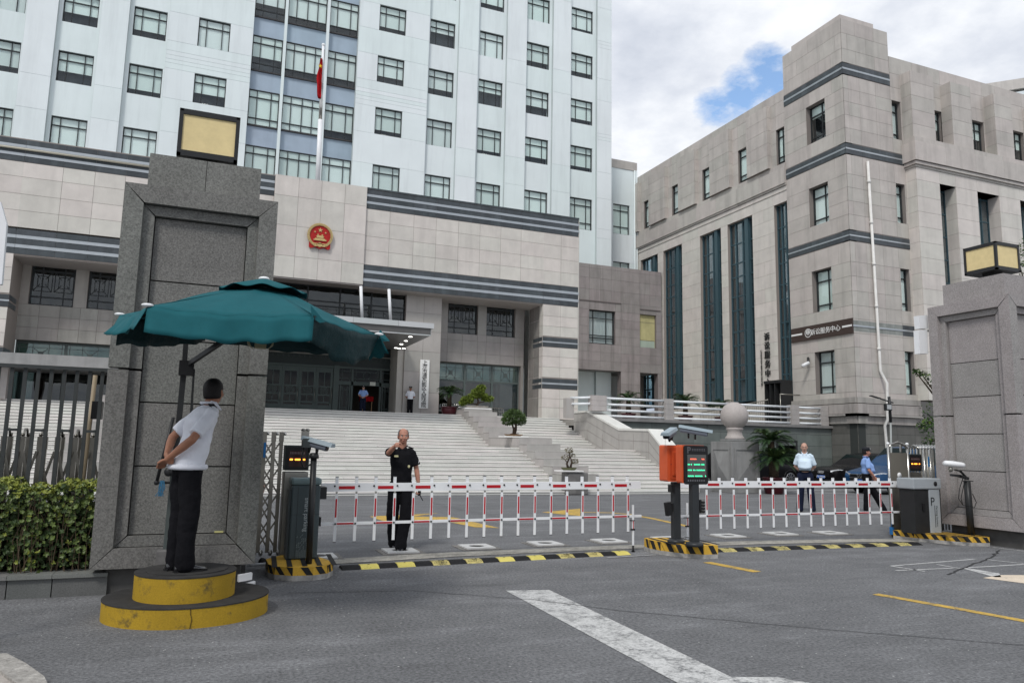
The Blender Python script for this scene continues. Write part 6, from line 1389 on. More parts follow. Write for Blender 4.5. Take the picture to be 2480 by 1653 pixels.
# vent cap
def vent(u, v):
    a = 2*pi*u; r = .05+.34*v; z_ = ctr.z+.055-.11*v-.028*(0.5+.5*sin(a*9+.8))*v**2
    k = int(u*6) % 6; return Vector((ctr.x+r*cos(a), ctr.y+r*sin(a), z_))
cl(gn, 'vent_cap', vent, 72, 6); MB().m(whitem).ell(ctr+Vector((-.005, 0, .065)), (.05, .05, .022)).build('finial', pb)
for c in (HX[0], HX[2], HX[5]): MB().m(whitem).ell(c+Vector((0, 0, .012)), (.045, .025, .014), n=10, m=6).build('corner_cap', pb)
hub = Vector((ctr.x, ctr.y, 2.62)); rb_ = None
for c in HX: MB().m(blackmet).bar(hub+Vector((0, 0, .22)), c-Vector((0, 0, .02)), .018, .028).build('rib', pb)
for c in HX: MB().m(blackmet).bar(hub-Vector((0, 0, .02)), hub.lerp(c, .52)+Vector((0, 0, .10)), .014, .02).build('strut', pb)
MB().m(blackmet).tube([hub-Vector((0, 0, .10)), ctr-Vector((0, 0, .02))], .022, 10).build('hub_stem', pb)
mb = MB().m(mat('beige hub plastic', (.30, .28, .18), .6)); hb = atZ(622, 838, 2.50); hb = Vector((hub.x, hub.y, 2.50)); mb.box(hb.x-.05, hb.x+.05, hb.y-.05, hb.y+.05, 2.44, 2.56)
for s_ in (-1, 1): mb.extr([(hb.x+s_*.06, hb.y-.05, 2.43), (hb.x+s_*.11, hb.y-.05, 2.47), (hb.x+s_*.12, hb.y-.05, 2.53), (hb.x+s_*.08, hb.y-.05, 2.45)], (0, .08, 0))
mb.build('hub', pb)
PY = 8.40; pbot, ptop = atY(401, 1350, PY), atY(447, 880, PY); MB().m(mat('grey green pole', (.085, .10, .095), .4)).bar(pbot, pbot.lerp(ptop, .42), .062, .062).build('lower_pole', pb)
mid_ = pbot.lerp(ptop, .42); MB().m(blackmet).bar(mid_, ptop, .055, .055).build('pole', pb)
t1_, t2_ = atY(452, 800, PY), atY(458, 782, PY-.05); MB().m(blackmet).bar(ptop, t1_, .048, .048).build('pole', pb)
MB().m(blackmet).bar(t1_+Vector((0, 0, -.02)), Vector((hub.x, hub.y, 2.585)), .045, .05).build('boom', pb)
MB().m(blackmet).bar(atY(456, 882, PY-.03), Vector((.12, 7.75, 2.57)), .035, .045).build('brace', pb)
MB().m(blackmet).bar(atY(470, 893, PY-.05), atY(462, 1010, PY-.05), .022, .022).build('sliding_rod', pb); MB().m(blackmet).tube([atY(467, 893, PY-.06), atY(467, 1000, PY-.06)], .004, 5).build('cord', pb)
cc = atY(452, 888, PY); MB().m(blackm).box(cc.x-.07, cc.x+.07, PY-.07, PY+.05, cc.z-.09, cc.z+.06).build('clamp', pb)
q0, q1, q2 = atY(420, 1010, PY-.08), atY(379, 1168, PY-.08), atY(412, 1168, PY-.06); MB().m(blackmet).tube([q0, q1], .016, 8).build('crank_rod', pb); MB().m(blackmet).tube([q1, q2], .013, 8).ell(q1, (.025, .02, .025)).ell(atY(409, 1142, PY-.06), (.045, .03, .045)).build('crank', pb)
rb1 = thing('blue_ribbon', 'blue cord tied to the parasol crank', 'ribbon', tuple(atY(394, 1200, PY-.1))); mb = MB().m(mat('blue cord', (.05, .16, .27), .8)); rr_2 = random.Random(2)
for k in range(9):
    p = atY(392+rr_2.uniform(-3, 5), 1163, PY-.1); mb.tube([p, p+Vector((rr_2.gauss(0, .012), -.01, -.07)), p+Vector((rr_2.gauss(-.01, .02), -.01, -.15))], .0045, 5)
mb.build('cord', rb1)
boxes('parasol_foot', mat('stained concrete foot', (.17, .165, .16), .9, nz=(9, .15)), [(-.36, -.20, 8.20, 8.40, .0, .52)], pb)
# ================================================================== PEOPLE
skinA = mat('sunburnt skin', (.42, .205, .145), .5, nz=(18, .05)); skinB = mat('fair skin', (.52, .31, .23), .5, nz=(18, .05)); skinC = mat('tanned skin', (.33, .155, .095), .5, nz=(18, .05))
hairb = mat('black hair', (.012, .010, .010), .55, nz=(90, .3), bump=(160, .8, .004)); hairg = mat('grey stubble hair', (.17, .155, .15), .7, nz=(90, .25)); eyem = mat('dark eye', (.015, .012, .012), .2); lipm = mat('lip', (.30, .10, .085), .5)
def cloth(name, col, rough=.85, fold=.35): return mat(name, col, rough, nz=(7, .05), bump=(9, fold, .03))
wsh = cloth('white shirt cotton', (.74, .76, .82)); bsh = cloth('black shirt cotton', (.010, .010, .012), fold=.5); psh = cloth('pale blue police shirt', (.26, .40, .72)); tsh = cloth('white tee with blue tint', (.64, .76, .86)); btr = cloth('black trousers', (.008, .008, .010), fold=.5); ntr = cloth('navy trousers', (.012, .016, .035), fold=.5)
shoe = mat('polished black shoe', (.010, .010, .012), .15, coat=.6); capm = mat('black cap cloth', (.014, .015, .02), .7)
TX = bpy.data.textures.new('folds', 'CLOUDS'); TX.noise_scale = .16; TX.noise_depth = 2
def V(*a): return Vector(a)
def finish(o, vox, smooth=6, disp=0):
    m = o.modifiers.new('fuse', 'REMESH'); m.mode = 'VOXEL'; m.voxel_size = vox; m.use_smooth_shade = True
    s_ = o.modifiers.new('soften', 'SMOOTH'); s_.factor = .5; s_.iterations = smooth
    if disp: d = o.modifiers.new('folds', 'DISPLACE'); d.texture = TX; d.strength = disp; d.mid_level = .5; d.texture_coords = 'LOCAL'
DEF = dict(pelvis=V(0, .0, .95), chest=V(0, .0, 1.30), neck=V(0, .01, 1.47), head=V(0, -.015, 1.625), shL=V(.175, 0, 1.425), shR=V(-.175, 0, 1.425), elL=V(.235, .03, 1.15), elR=V(-.235, .03, 1.15), wrL=V(.25, -.04, .91), wrR=V(-.25, -.04, .91),
  hipL=V(.09, 0, .93), hipR=V(-.09, 0, .93), knL=V(.095, -.01, .50), knR=V(-.095, -.01, .50), anL=V(.10, .02, .09), anR=V(-.10, .02, .09), ftL=V(.13, -.99, 0), ftR=V(-.13, -.99, 0), hy=0.0, hp=0.0, handL='hang', handR='hang', fingL=None, fingR=None)
def hand(mb, w, el, mode, dirv, side, fine=True):
    w = Vector(w); d = (dirv or (w-Vector(el))).normalized(); up = V(0, 0, 1) if abs(d.z) < .9 else V(0, -1, 0)
    sx = d.cross(up).normalized(); n = sx.cross(d).normalized(); pc = w+d*.055
    # palm: flat, broad across sx for a level hand
    wd, th = (sx, n) if mode in ('point', 'flat') else (V(0, 1, 0) if abs(d.z) > .6 else n, None)
    wd = (wd-d*wd.dot(d)).normalized(); th = d.cross(wd).normalized()
    rot = Matrix((wd, th, d)).transposed(); mb.ell(w+d*.05, (.042, .018, .055), rot, 10, 7)
    for k, (off, ln) in enumerate(((-.030, .066), (-.010, .078), (.011, .073), (.030, .058))):
        b = w+d*.085+wd*off
        if mode == 'point' and k == 0: mb.cap(b, b+d*.07, .0105, .009, 8)
        elif mode in ('point', 'fist', 'clasp'):
            p1 = b+d*.030-th*.012*side; p2 = p1-th*side*.035+d*.002; p3 = p2-d*.03; mb.cap(b, p1, .011, .0105, 8); mb.cap(p1, p2, .0105, .010, 8); mb.cap(p2, p3, .010, .009, 8)
        else:
            p1 = b+d*ln*.5-th*.006*side; p2 = p1+d*ln*.45-th*.018*side; mb.cap(b-d*.02, p1, .0105, .010, 8); mb.cap(p1, p2, .010, .0085, 8)
    tb = w+d*.025-wd*.03; t1 = tb+d*.035-wd*.022-th*.01*side; mb.cap(tb, t1, .014, .012, 8); mb.cap(t1, t1+d*.028+wd*(.012 if mode != 'hang' else -.002), .0115, .010, 8)
def person(label, pose, loc, rotz, scale=1.0, skin=skinB, top=wsh, legs=btr, hair='short', hairmat=hairb, capk=None, belly=0.0, vox=.011, group=None, build_=1.0, extras=None, glasses=False, sleeve=.62, tuck=False, fold=.016, wristed=False, disp=.02):
    P = dict(DEF); P.update(pose)
    t = bpy.data.objects.new('person', None); COL.objects.link(t); WM[t.name] = Matrix.Identity(4); tag(t, label, 'person', group); t.empty_display_size = .2
    mb = MB().m(skin); bw = build_
    HM = Matrix.Rotation(R_(P['hy']), 3, 'Z')@Matrix.Rotation(R_(P['hp']), 3, 'X'); hc = P['head']
    hl = lambda x, y, z: hc+HM@V(x, y, z)
    def he(x, y, z, a, b, c, n=12, m=8): mb.ell(hl(x, y, z), (a, b, c), HM, n, m)
    # skull, jaw, brow, nose, ears, cheeks, chin, lips
    he(0, .015, .035, .076, .092, .082, 16, 12); he(0, -.018, -.025, .064, .068, .078, 16, 12); he(0, -.045, -.078, .036, .034, .028); he(0, -.075, .022, .052, .014, .014)
    he(0, -.092, -.020, .0135, .019, .026); he(0, -.102, -.034, .017, .014, .011); he(.033, -.062, -.03, .026, .024, .024); he(-.033, -.062, -.03, .026, .024, .024)
    he(.078, .005, -.008, .011, .020, .032); he(-.078, .005, -.008, .011, .020, .032); he(0, -.082, -.058, .024, .012, .008); he(0, -.080, -.068, .020, .012, .008)
    mb.cap(P['neck']-V(0, 0, .05), hl(0, .015, -.05), .064, .058, 14)
    pv, ch, nk = P['pelvis'], P['chest'], P['neck']; sd = (P['shL']-P['shR']).normalized()
    mb.tube([pv-V(0, 0, .08), pv, pv.lerp(ch, .4), ch, ch.lerp(nk, .55), nk-V(0, 0, .01)], [.13, .14, .12, .135, .10, .05], 18, [.085, .092, .085, .088, .066, .05], sd)
    for S in 'LR':
        s_ = 1 if S == 'L' else -1; sh, el_, wr = P['sh'+S], P['el'+S], P['wr'+S]
        mb.cap(sh.lerp(el_, .12), el_, .040, .037, 12); mb.cap(el_, el_.lerp(wr, .35), .038, .039, 12); mb.cap(el_.lerp(wr, .35), wr, .039, .025, 12, .039, .020); hand(mb, wr, el_, P['hand'+S], P['fing'+S], s_)
        mb.cap(P['hip'+S], P['kn'+S], .075, .05, 12); mb.cap(P['kn'+S], P['an'+S], .05, .035, 12)
    o = mb.build('body', t, origin=(0, 0, 0)); finish(o, vox*.62 if vox < .012 else vox*.8, 3)
    # trousers
    mb = MB().m(legs); pv2 = pv
    wz = P.get('waist', .07); mb.tube([pv-V(0, 0, .13), pv-V(0, 0, .06), pv+V(0, 0, wz), pv+V(0, -belly*.5, wz+.03)], [.135*bw, .168*bw, .158*bw, .152*bw], 20, [.095*bw, .118*bw, .112*bw+belly*.3, .108*bw+belly*.4], sd)
    for S in 'LR':
        hp_, kn, an = P['hip'+S], P['kn'+S], P['an'+S]; dn = (an-kn).normalized()
        mb.cap(hp_-V(0, 0, .02), kn, .108*bw, .088, 14); mb.cap(kn, an, .088, .078, 14, .090, .084); mb.cap(an-dn*.06, an+V(0, -.01, -.03), .078, .080, 12, .084, .088)
    o = mb.build('trousers', t, origin=(0, 0, 0)); finish(o, vox, 4, disp)
    # shoes
    for S in 'LR':
        an = P['an'+S]; f = P['ft'+S].normalized(); sx = f.cross(V(0, 0, 1)).normalized(); b0 = V(an.x, an.y, an.z-.09) if an.z > .12 else V(an.x, an.y, 0)
        mb = MB().m(shoe); rs2 = []
        for kx, w_, h_ in ((-.075, .022, .05), (-.06, .034, .075), (.0, .040, .085), (.07, .043, .065), (.13, .047, .048), (.175, .038, .036), (.195, .016, .022)):
            c = b0+f*kx; rs2.append([c+sx*w_*cos(2*pi*j/14)+V(0, 0, max(0.0, h_*.5+h_*.5*sin(2*pi*j/14))) for j in range(14)])
        mb.smooth = True; mb.rings(rs2); mb.smooth = False; mb.m(blackm)
        mb.extr([b0+f*k_+sx*w_ for k_, w_ in ((-.08, -.03), (.13, -.05), (.2, -.02), (.2, .02), (.13, .05), (-.08, .03))], (0, 0, .014)); mb.build('shoe', t, origin=(0, 0, 0))
    # shirt
    mb = MB().m(top); hem = pv+V(0, 0, P.get('hem', .02) if not tuck else .10); bl_ = V(0, -belly, 0)
    cbk = ch+V(0, .012, .02); hx = .022 if P.get('hem', 0) < 0 else 0.0
    mb.tube([hem-V(0, 0, .03), hem+V(0, 0, .03), hem.lerp(ch, .38)+bl_, hem.lerp(ch, .7)+bl_*.7, cbk, ch.lerp(nk, .45), ch.lerp(nk, .80), nk-V(0, 0, .025), nk+V(0, 0, .012)],
            [(.165 if not tuck else .150)*bw+hx, (.172 if not tuck else .155)*bw+hx, .168*bw+belly*.3+hx*.6, .178*bw, .188*bw, .186*bw, .145*bw, .078, .066], 22, [.112*bw+hx*1.3, .120*bw+belly*.3+hx*1.3, .118*bw+belly*.9+hx, .122*bw+belly*.5, .122*bw, .108*bw, .088*bw, .070, .062], sd)
    for S in 'LR':
        sh, el_ = P['sh'+S], P['el'+S]; e2 = sh.lerp(el_, sleeve); dd = (el_-sh).normalized()
        mb.cap(sh-dd*.01+(ch.lerp(nk, .6)-sh)*.16, sh+dd*.06, .060*bw, .060*bw, 14); mb.tube([sh, sh.lerp(e2, .5), e2, e2+dd*.015], [.060*bw, .063*bw, .068, .068], 14)
    o = mb.build('shirt', t, origin=(0, 0, 0)); finish(o, vox, 3, disp)
    cm_ = MB().m(top)    # collar
    for s_ in (-1, 1):
        f = nk+V(0, 0, .0); cm_.extr([f+V(s_*.070, -.035, .035), f+V(s_*.074, .02, .045), f+V(s_*.012, -.075, -.015), f+V(s_*.04, -.100, -.035)], V(s_*.004, -.006, .004))
    cm_.tube([nk+V(.072*cos(a), .072*sin(a)*.95+.0, .03) for a in [pi*k/10 for k in range(11)]], .013, 6); cm_.build('collar', t, origin=(0, 0, 0))
    if belly or tuck: MB().m(blackm).tube([pv+V(.158*bw*cos(2*pi*k/24), (.115*bw+belly*.4)*sin(2*pi*k/24)-belly*.4, .085) for k in range(25)], .016, 6).build('belt', t, origin=(0, 0, 0))
    # face details
    for s_ in (-1, 1):
        mb = MB().m(whitem).ell(hl(s_*.030, -.074, .002), (.013, .008, .0065), HM, 8, 6); mb.m(eyem).ell(hl(s_*.030, -.081, .002), (.006, .003, .006), HM, 8, 6); mb.build('eye', t, origin=(0, 0, 0))
        MB().m(hairmat).ell(hl(s_*.032, -.084, .022), (.019, .005, .0035), HM, 8, 5).build('eyebrow', t, origin=(0, 0, 0))
    MB().m(lipm).ell(hl(0, -.091, -.062), (.021, .005, .006), HM, 10, 6).build('mouth', t, origin=(0, 0, 0))
    if hair != 'none':
        mb = MB().m(hairmat); n = 40; rr_ = []
        lim = {'short': (-.068, .055), 'bald': (-.05, -.02), 'grey': (-.05, .02)}[hair]
        for k in range(11):
            a = pi*k/10*.98; loop = []
            for j in range(n+1) if hair == 'short' else range(-n//4, n-n//4+1):
                b = 2*pi*j/n; x, y = cos(b), sin(b); th_ = a
                lowz = lim[0] if y > .1 else (lim[1] if y < -.55 else lim[0]+(lim[1]-lim[0])*((.1-y)/.65))
                zt = .122; z_ = zt+(lowz-zt)*(1-cos(th_*.5))/1.0*1.0
                q = math.sqrt(max(0.0, 1-((z_-.035)/.090)**2)) if z_ > .035 else 1.0; s2 = 1.0 if z_ > -.02 else 1-(-.02-z_)*2.2
                off = .006
                loop.append(hl(x*(.076+off)*q*s2, .015+y*(.092+off)*q*s2, z_))
            rr_.append(loop)
        if hair != 'short': rr_ = [[q for j, q in enumerate(r, -n//4) if sin(2*pi*j/n) > (-.12 if hair == 'bald' else -.55)] for r in rr_[3 if hair == 'bald' else 4:]]
        mb.smooth = True; mb.rings(rr_, close=False, cap=False)
        o = mb.build('hair', t, origin=(0, 0, 0)); so = o.modifiers.new('thick', 'SOLIDIFY'); so.thickness = .007 if hair == 'short' else .004; so.offset = .6
    if capk:
        mb = MB().m(capm); mb.smooth = True
        lp = lambda a, b, z, dy=0: [hl(a*cos(2*pi*j/20), .012+dy+b*sin(2*pi*j/20), z) for j in range(20)]
        if capk == 'peak': mb.rings([lp(.084, .100, .035), lp(.086, .102, .075), lp(.088, .104, .10), lp(.070, .085, .128), lp(.02, .03, .134)])
        else: mb.rings([lp(.080, .096, .045), lp(.082, .098, .085), lp(.118, .132, .105, -.01), (lp(.122, .136, .125, -.012)), lp(.07, .08, .142), lp(.01, .01, .145)])
        mb.smooth = False
        mb.extr([hl(.075*cos(a), -.07-.085*sin(a), .045-.022*sin(a)) for a in [pi*k/10 for k in range(11)]], HM@V(0, 0, .008))
        mb.m(mat('silver badge', (.75, .75, .78), .3, metal=.6)).ell(hl(0, -.098, .088), (.017, .008, .020), HM, 8, 6)
        if capk == 'officer': mb.m(mat('gold braid', (.5, .35, .1), .4)).tube([hl(.083*cos(a), .012-.1*sin(a), .055) for a in [pi*k/12 for k in range(13)]], .005, 5)
        mb.build('cap', t, origin=(0, 0, 0))
    if glasses:
        mb = MB().m(mat('thin glasses frame', (.05, .04, .04), .3))
        for s_ in (-1, 1):
            mb.tube([hl(s_*.033+.024*cos(2*pi*k/14), -.098, .0+.017*sin(2*pi*k/14)) for k in range(15)], .0022, 4); mb.tube([hl(s_*.057, -.096, .004), hl(s_*.080, .0, .006)], .0022, 4)
        mb.tube([hl(-.01, -.10, .004), hl(.01, -.10, .004)], .0022, 4); mb.build('glasses', t, origin=(0, 0, 0))
    if extras: extras(t, P, hl)
    t.location = loc; t.rotation_euler = (0, 0, R_(rotz)); t.scale = (scale,)*3
    WM[t.name] = Matrix.Identity(4); return t
clasp = dict(elL=V(.27, .10, 1.14), elR=V(-.27, .10, 1.14), wrL=V(.06, .185, .985), wrR=V(-.05, .195, .955), handL='clasp', handR='flat', fingL=V(-.9, .1, -.25), fingR=V(.85, .05, -.35))
# guard leaning on the podium, seen from behind
def ex_guard(t, P, hl):
    ep = MB().m(btr)
    for s_ in (-1, 1):
        sh = P['shL'] if s_ > 0 else P['shR']; nk = P['neck']; d = (sh-nk); ep.obox(nk+d*.72+V(0, 0, .042), d.normalized(), V(0, 1, 0), V(0, 0, 1), .05, .026, .006)
    ep.build('epaulette', t, origin=(0, 0, 0)); mb = MB().m(wsh)
    pv = P['pelvis']; mb.tube([pv+V(.180*cos(2*pi*k/28), .140*sin(2*pi*k/28), -.05) for k in range(29)], .026, 8); mb.build('waistband', t, origin=(0, 0, 0))
g_lean = dict(hem=-.045, waist=-.045, pelvis=V(0, .03, .95), chest=V(0, -.065, 1.27), neck=V(.0, -.120, 1.445), head=V(.015, -.165, 1.583), hy=36, hp=-6, shL=V(.165, -.10, 1.385), shR=V(-.165, -.10, 1.385), elL=V(.245, .09, 1.16), elR=V(-.24, .10, 1.14), wrL=V(.06, .20, 1.0), wrR=V(-.04, .225, .965), handL='clasp', handR='flat', fingL=V(-.8, .2, -.3), fingR=V(.85, .05, -.35),
  hipL=V(.085, .03, .93), hipR=V(-.085, .03, .93), knL=V(.08, .03, .50), knR=V(-.09, .02, .50), anL=V(.075, .05, .09), anR=V(-.085, .03, .09), ftL=V(.15, -1, 0), ftR=V(-.10, -1, 0))
person('guard in white short-sleeved shirt standing on the yellow podium, hands clasped behind', g_lean, (-.105, 7.74, .408), 112, 1.045, skinC, wsh, btr, vox=.010, disp=.034, build_=.96, extras=ex_guard, sleeve=.78)
# guard pointing at the camera
def ex_point(t, P, hl):
    mb = MB().m(mat('cream badge', (.55, .52, .30), .6)); mb.box(-.115, -.055, -.128, -.122, 1.335, 1.362); mb.ell(V(.105, -.125, 1.20), (.018, .004, .022)); mb.build('badge', t, origin=(0, 0, 0))
    mb = MB().m(whitem); s0 = P['shL'].lerp(P['elL'], .35); mb.obox(s0+V(.072, -.02, .0), V(0, 1, 0), V(.3, 0, 1).normalized(), V(1, 0, -.3).normalized(), .035, .012, .004); mb.obox(s0+V(.076, -.02, -.06), V(0, 1, 0), V(.3, 0, 1).normalized(), V(1, 0, -.3).normalized(), .022, .022, .004); mb.build('arm_patch', t, origin=(0, 0, 0))
    r = bpy.data.objects.new('radio', MB().m(blackm).obox(P['wrL']+V(.01, -.03, -.10), V(1, 0, 0), V(0, .8, -.6).normalized(), V(0, .6, .8).normalized(), .022, .055, .018).bar(P['wrL']+V(.01, .0, -.12), P['wrL']+V(.07, .03, -.22), .010).mesh('radio')); COL.objects.link(r); WM[r.name] = Matrix.Identity(4); r.parent = t; r.location = (0, 0, 0)
    for s_ in (-1, 1):
        sh = P['shL'] if s_ > 0 else P['shR']; MB().m(bsh).obox(sh+V(-.03*s_, 0, .062), V(1, 0, -.3*s_).normalized(), V(0, 1, 0), V(.3*s_, 0, 1).normalized(), .05, .022, .006).build('epaulette', t, origin=(0, 0, 0))
pp_ = dict(head=V(.01, -.03, 1.64), hy=6, shL=V(.152, 0, 1.42), shR=V(-.150, -.01, 1.42), elR=V(-.20, -.20, 1.395), wrR=V(-.085, -.40, 1.53), handR='point', fingR=V(.05, -.98, .02), elL=V(.225, .02, 1.16), wrL=V(.265, -.02, .92), handL='fist',
  anR=V(-.07, .16, .10), knR=V(-.10, .02, .51), anL=V(.03, -.17, .09), knL=V(.085, -.10, .50), ftL=V(-.1, -1, 0), ftR=V(.3, -.95, 0))
person('guard in black uniform shirt pointing straight at the camera behind the barrier', pp_, (2.86, 11.62, 0), -12, 1.045, skinA, bsh, btr, hair='grey', hairmat=hairg, vox=.010, disp=.03, extras=ex_point, sleeve=.72, build_=.92)
person('stout balding man in a pale polo shirt and glasses, hands behind his back', dict(clasp, shL=V(.16, 0, 1.42), shR=V(-.16, 0, 1.42), elL=V(.235, .08, 1.14), elR=V(-.235, .08, 1.14), anL=V(.15, .02, .09), anR=V(-.15, .02, .09), knL=V(.12, -.01, .5), knR=V(-.12, -.01, .5), hipL=V(.1, 0, .93), hipR=V(-.1, 0, .93), ftL=V(.35, -.94, 0), ftR=V(-.35, -.94, 0)), (15.12, 16.15, 0), -43, 1.055, skinB, tsh, ntr, hair='bald', hairmat=hairb, belly=.06, vox=.013, build_=.93, glasses=True, sleeve=.80, tuck=True)
def ex_pol(t, P, hl): MB().m(capm).obox(P['shL']+V(.0, 0, .06), V(1, 0, 0), V(0, 1, 0), V(0, 0, 1), .05, .025, .006).obox(P['shR']+V(.0, 0, .06), V(1, 0, 0), V(0, 1, 0), V(0, 0, 1), .05, .025, .006).build('epaulette', t, origin=(0, 0, 0))
person('police officer in light blue shirt and black cap seen in profile', dict(elR=V(-.24, -.02, 1.14), wrR=V(-.20, -.17, .95), elL=V(.24, .0, 1.14), wrL=V(.20, -.15, .95), anR=V(-.10, .06, .09), knR=V(-.10, .03, .5), anL=V(.12, -.40, .09), knL=V(.10, -.20, .5), pelvis=V(0, 0, .945), handR='fist'), (16.75, 15.6, 0), 52, 1.0, skinA, psh, btr, hair='short', capk='peak', belly=.05, vox=.013, build_=1.06, extras=ex_pol, sleeve=.8, tuck=True)
person('police officer in pale blue shirt and peaked cap standing in the hall doorway', dict(elL=V(.29, -.02, 1.17), elR=V(-.29, -.02, 1.17), wrL=V(.10, -.21, 1.05), wrR=V(-.06, -.21, 1.02), handL='fist', handR='fist'), (7.22, 37.9, LZ), -12, .80*1.0, skinB, psh, ntr, capk='peak', vox=.018, sleeve=.85, tuck=True, extras=ex_pol)
person('guard in white shirt and officer cap standing beside the white name board', clasp, (9.42, 37.0, LZ), -14, .80, skinC, wsh, btr, capk='officer', vox=.018, sleeve=.85)
person('man with dark swept hair half hidden behind the folded gate', dict(hy=35), (.56, 11.75, 0), 20, 1.09, skinB, bsh, btr, vox=.014)
# ================================================================== PLANTS, POTS, STONE BALL
frm = [mat('cycad leaf', (.030, .066, .022), .45, nz=(8, .15)), mat('young cycad leaf', (.062, .10, .028), .45, nz=(8, .15)), mat('dull cycad leaf', (.022, .045, .018), .5, nz=(8, .2))]; trk = mat('shaggy trunk', (.055, .042, .030), .95, nz=(20, .3), bump=(40, 1, .02))
def cycad(loc, H, Rr, label, potr, poth, potm, seed=1, crowns=None, name='cycad', n=34, cat='plant', group='potted cycads'):
    rr = random.Random(seed); t = thing(name, label, cat, loc, group); x, y, z = loc; n = int(n*1.5)
    pm_ = potm; MB().m(pm_).lathe([(.001, z), (potr*.72, z), (potr*.78, z+.03), (potr*.98, z+poth*.7), (potr*.9, z+poth*.82), (potr*1.02, z+poth*.9), (potr*1.02, z+poth), (potr*.85, z+poth), (potr*.83, z+poth*.9), (.001, z+poth*.9)], (x, y, 0), 28).build('pot', t)
    for (cx, cy, cz, R1) in crowns or [(0, 0, H, Rr)]:
        pth = [V(x, y, z+poth*.85), V(x+cx*.6, y+cy*.6, z+(poth+cz)/2), V(x+cx, y+cy, z+cz)]; MB().m(trk).tube(pth, [R1*.15, R1*.13, R1*.12], 12).build('trunk', t)
        c = V(x+cx, y+cy, z+cz); mb = MB()
        for k in range(n):
            az = 2*pi*k/n*5.0+rr.uniform(-.2, .2); lift = rr.choice([1.2, 1.0, .85, .65, .45, .25, 0]); Ln = R1*rr.uniform(.85, 1.12); mb.m(frm[1] if lift > .8 and rr.random() < .5 else frm[2] if lift < .2 and rr.random() < .6 else frm[0])
            h = V(cos(az), sin(az), 0); pts = []; NS = 14
            for i in range(NS+1):
                s_ = i/NS; pts.append(c+h*Ln*(s_*cos(lift*.75)-.06*s_*s_)+V(0, 0, Ln*(s_*sin(lift)*.9-(.36+.12*lift)*s_**2.4)+.03))
            for i in range(NS): mb.bar(pts[i], pts[i+1], .010, .008)
            for i in range(1, NS*3):
                s_ = i/(NS*3); f = s_*NS; a = int(f); p = pts[a].lerp(pts[min(a+1, NS)], f-a); d = (pts[min(a+1, NS)]-pts[max(a-1, 0)]).normalized(); sd = d.cross(V(0, 0, 1)).normalized(); up = sd.cross(d)
                ll = Ln*.19*math.sin(pi*min(1, (s_*.93+.09)))**.6
                for s2 in (-1, 1):
                    q = p+(sd*s2*.86+d*.55+up*.28).normalized()*ll; w_ = d*.0085*max(.6, R1); b = len(mb.v); mb.v += [tuple(p-w_), tuple(p+w_), tuple(q)]; mb.face([b, b+1, b+2])
        mb.build('fronds', t)
    return t
mar = mat('maroon glazed pot', (.055, .009, .014), .3, nz=(4, .1)); brp = mat('brown pot', (.05, .016, .016), .5)
cycad((10.98*1.02, 36.1, LZ), 1.05, .88, 'potted cycad in a maroon urn left of the lobby window', .42, .42, mar, 3)
cycad((20.05, 23.05, 0), 1.9, 1.05, 'large double-crowned cycad in a maroon tub beside the stone ball', .42, .62, mar, 5, crowns=[(0, .1, 1.95, 1.05), (.05, -.1, 1.22, 1.12)], n=44)
for i, (px, lab, zc) in enumerate(((1522, 'potted cycad behind the terrace rail under the curtained window', 1.05), (1660, 'potted cycad behind the terrace rail in front of the tall glazing', 1.12), (1748, 'small potted cycad behind the stone ball on the terrace', .98))):
    q = atY(px, 1000, 34.0); cycad((q.x, 34.0, TZ), zc, 1.0 if i < 2 else .8, lab, .40, .38, mar if i == 0 else brp, 11+i, n=30)
MB().m(greyst).box(0, 0, 0, 0, 0, 0) if False else None
# bonsai
pinef = mat('pine needles', (.14, .19, .030), .6, nz=(14, .2)); boxf = mat('bonsai leaf', (.055, .095, .025), .55, nz=(14, .2)); redf = mat('sparse reddish leaf', (.17, .08, .06), .6, nz=(14, .2)); bark = mat('bonsai bark', (.07, .05, .04), .9, bump=(60, .8, .01)); stray = mat('stone tray', (.50, .47, .43), .8, nz=(6, .15)); gtray = mat('mossy tray', (.11, .115, .06), .7); slabm = mat('white stone slab', (.78, .77, .75), .6, nz=(3, .04))
def bonsai(loc, label, tray, clumps, branches, fm, leafn, lsz, slab, group='bonsai on the stair wall'):
    x, y, z = loc; t = thing('bonsai', label, 'bonsai', loc, group); rr = random.Random(int(x*10))
    MB().m(slabm).box(x-slab[0], x+slab[0], y-.3, y+.3, z-slab[1], z-.002).build('stone_slab', t); w_, h_ = tray[0], tray[1]; MB().m(tray[2]).rings([[V(x+a*cos(2*pi*j/20), y+a*.55*sin(2*pi*j/20), z+zz_) for j in range(20)] for a, zz_ in ((w_*.7, 0), (w_*.85, h_*.4), (w_, h_), (w_*.9, h_*.95), (w_*.5, h_*.95))]).build('tray', t)
    for b_ in branches: MB().m(bark).tube([V(x+a, y+b, z+c) for a, b, c, _ in b_], [r for *_, r in b_], 7).build('branch', t)
    mb = MB().m(fm)
    for (a, b, c, ra, rb2, rc, dens) in clumps:
        for k in range(int(leafn*dens)):
            u = V(rr.gauss(0, 1), rr.gauss(0, 1), rr.gauss(0, 1)).normalized(); s_ = rr.uniform(.45, 1.0)**.5; p = V(x+a+u.x*ra*s_, y+b+u.y*rb2*s_, z+c+u.z*rc*s_); d = (u+V(rr.gauss(0, .6), rr.gauss(0, .6), rr.gauss(0, .6)+.2)).normalized(); q = d.orthogonal().normalized(); l = lsz*rr.uniform(.6, 1.3); bb = len(mb.v); mb.v += [tuple(p-q*l*.4), tuple(p+q*l*.4), tuple(p+d*l+q*l*.15)]; mb.face([bb, bb+1, bb+2])
    mb.build('foliage', t, kind='stuff'); return t
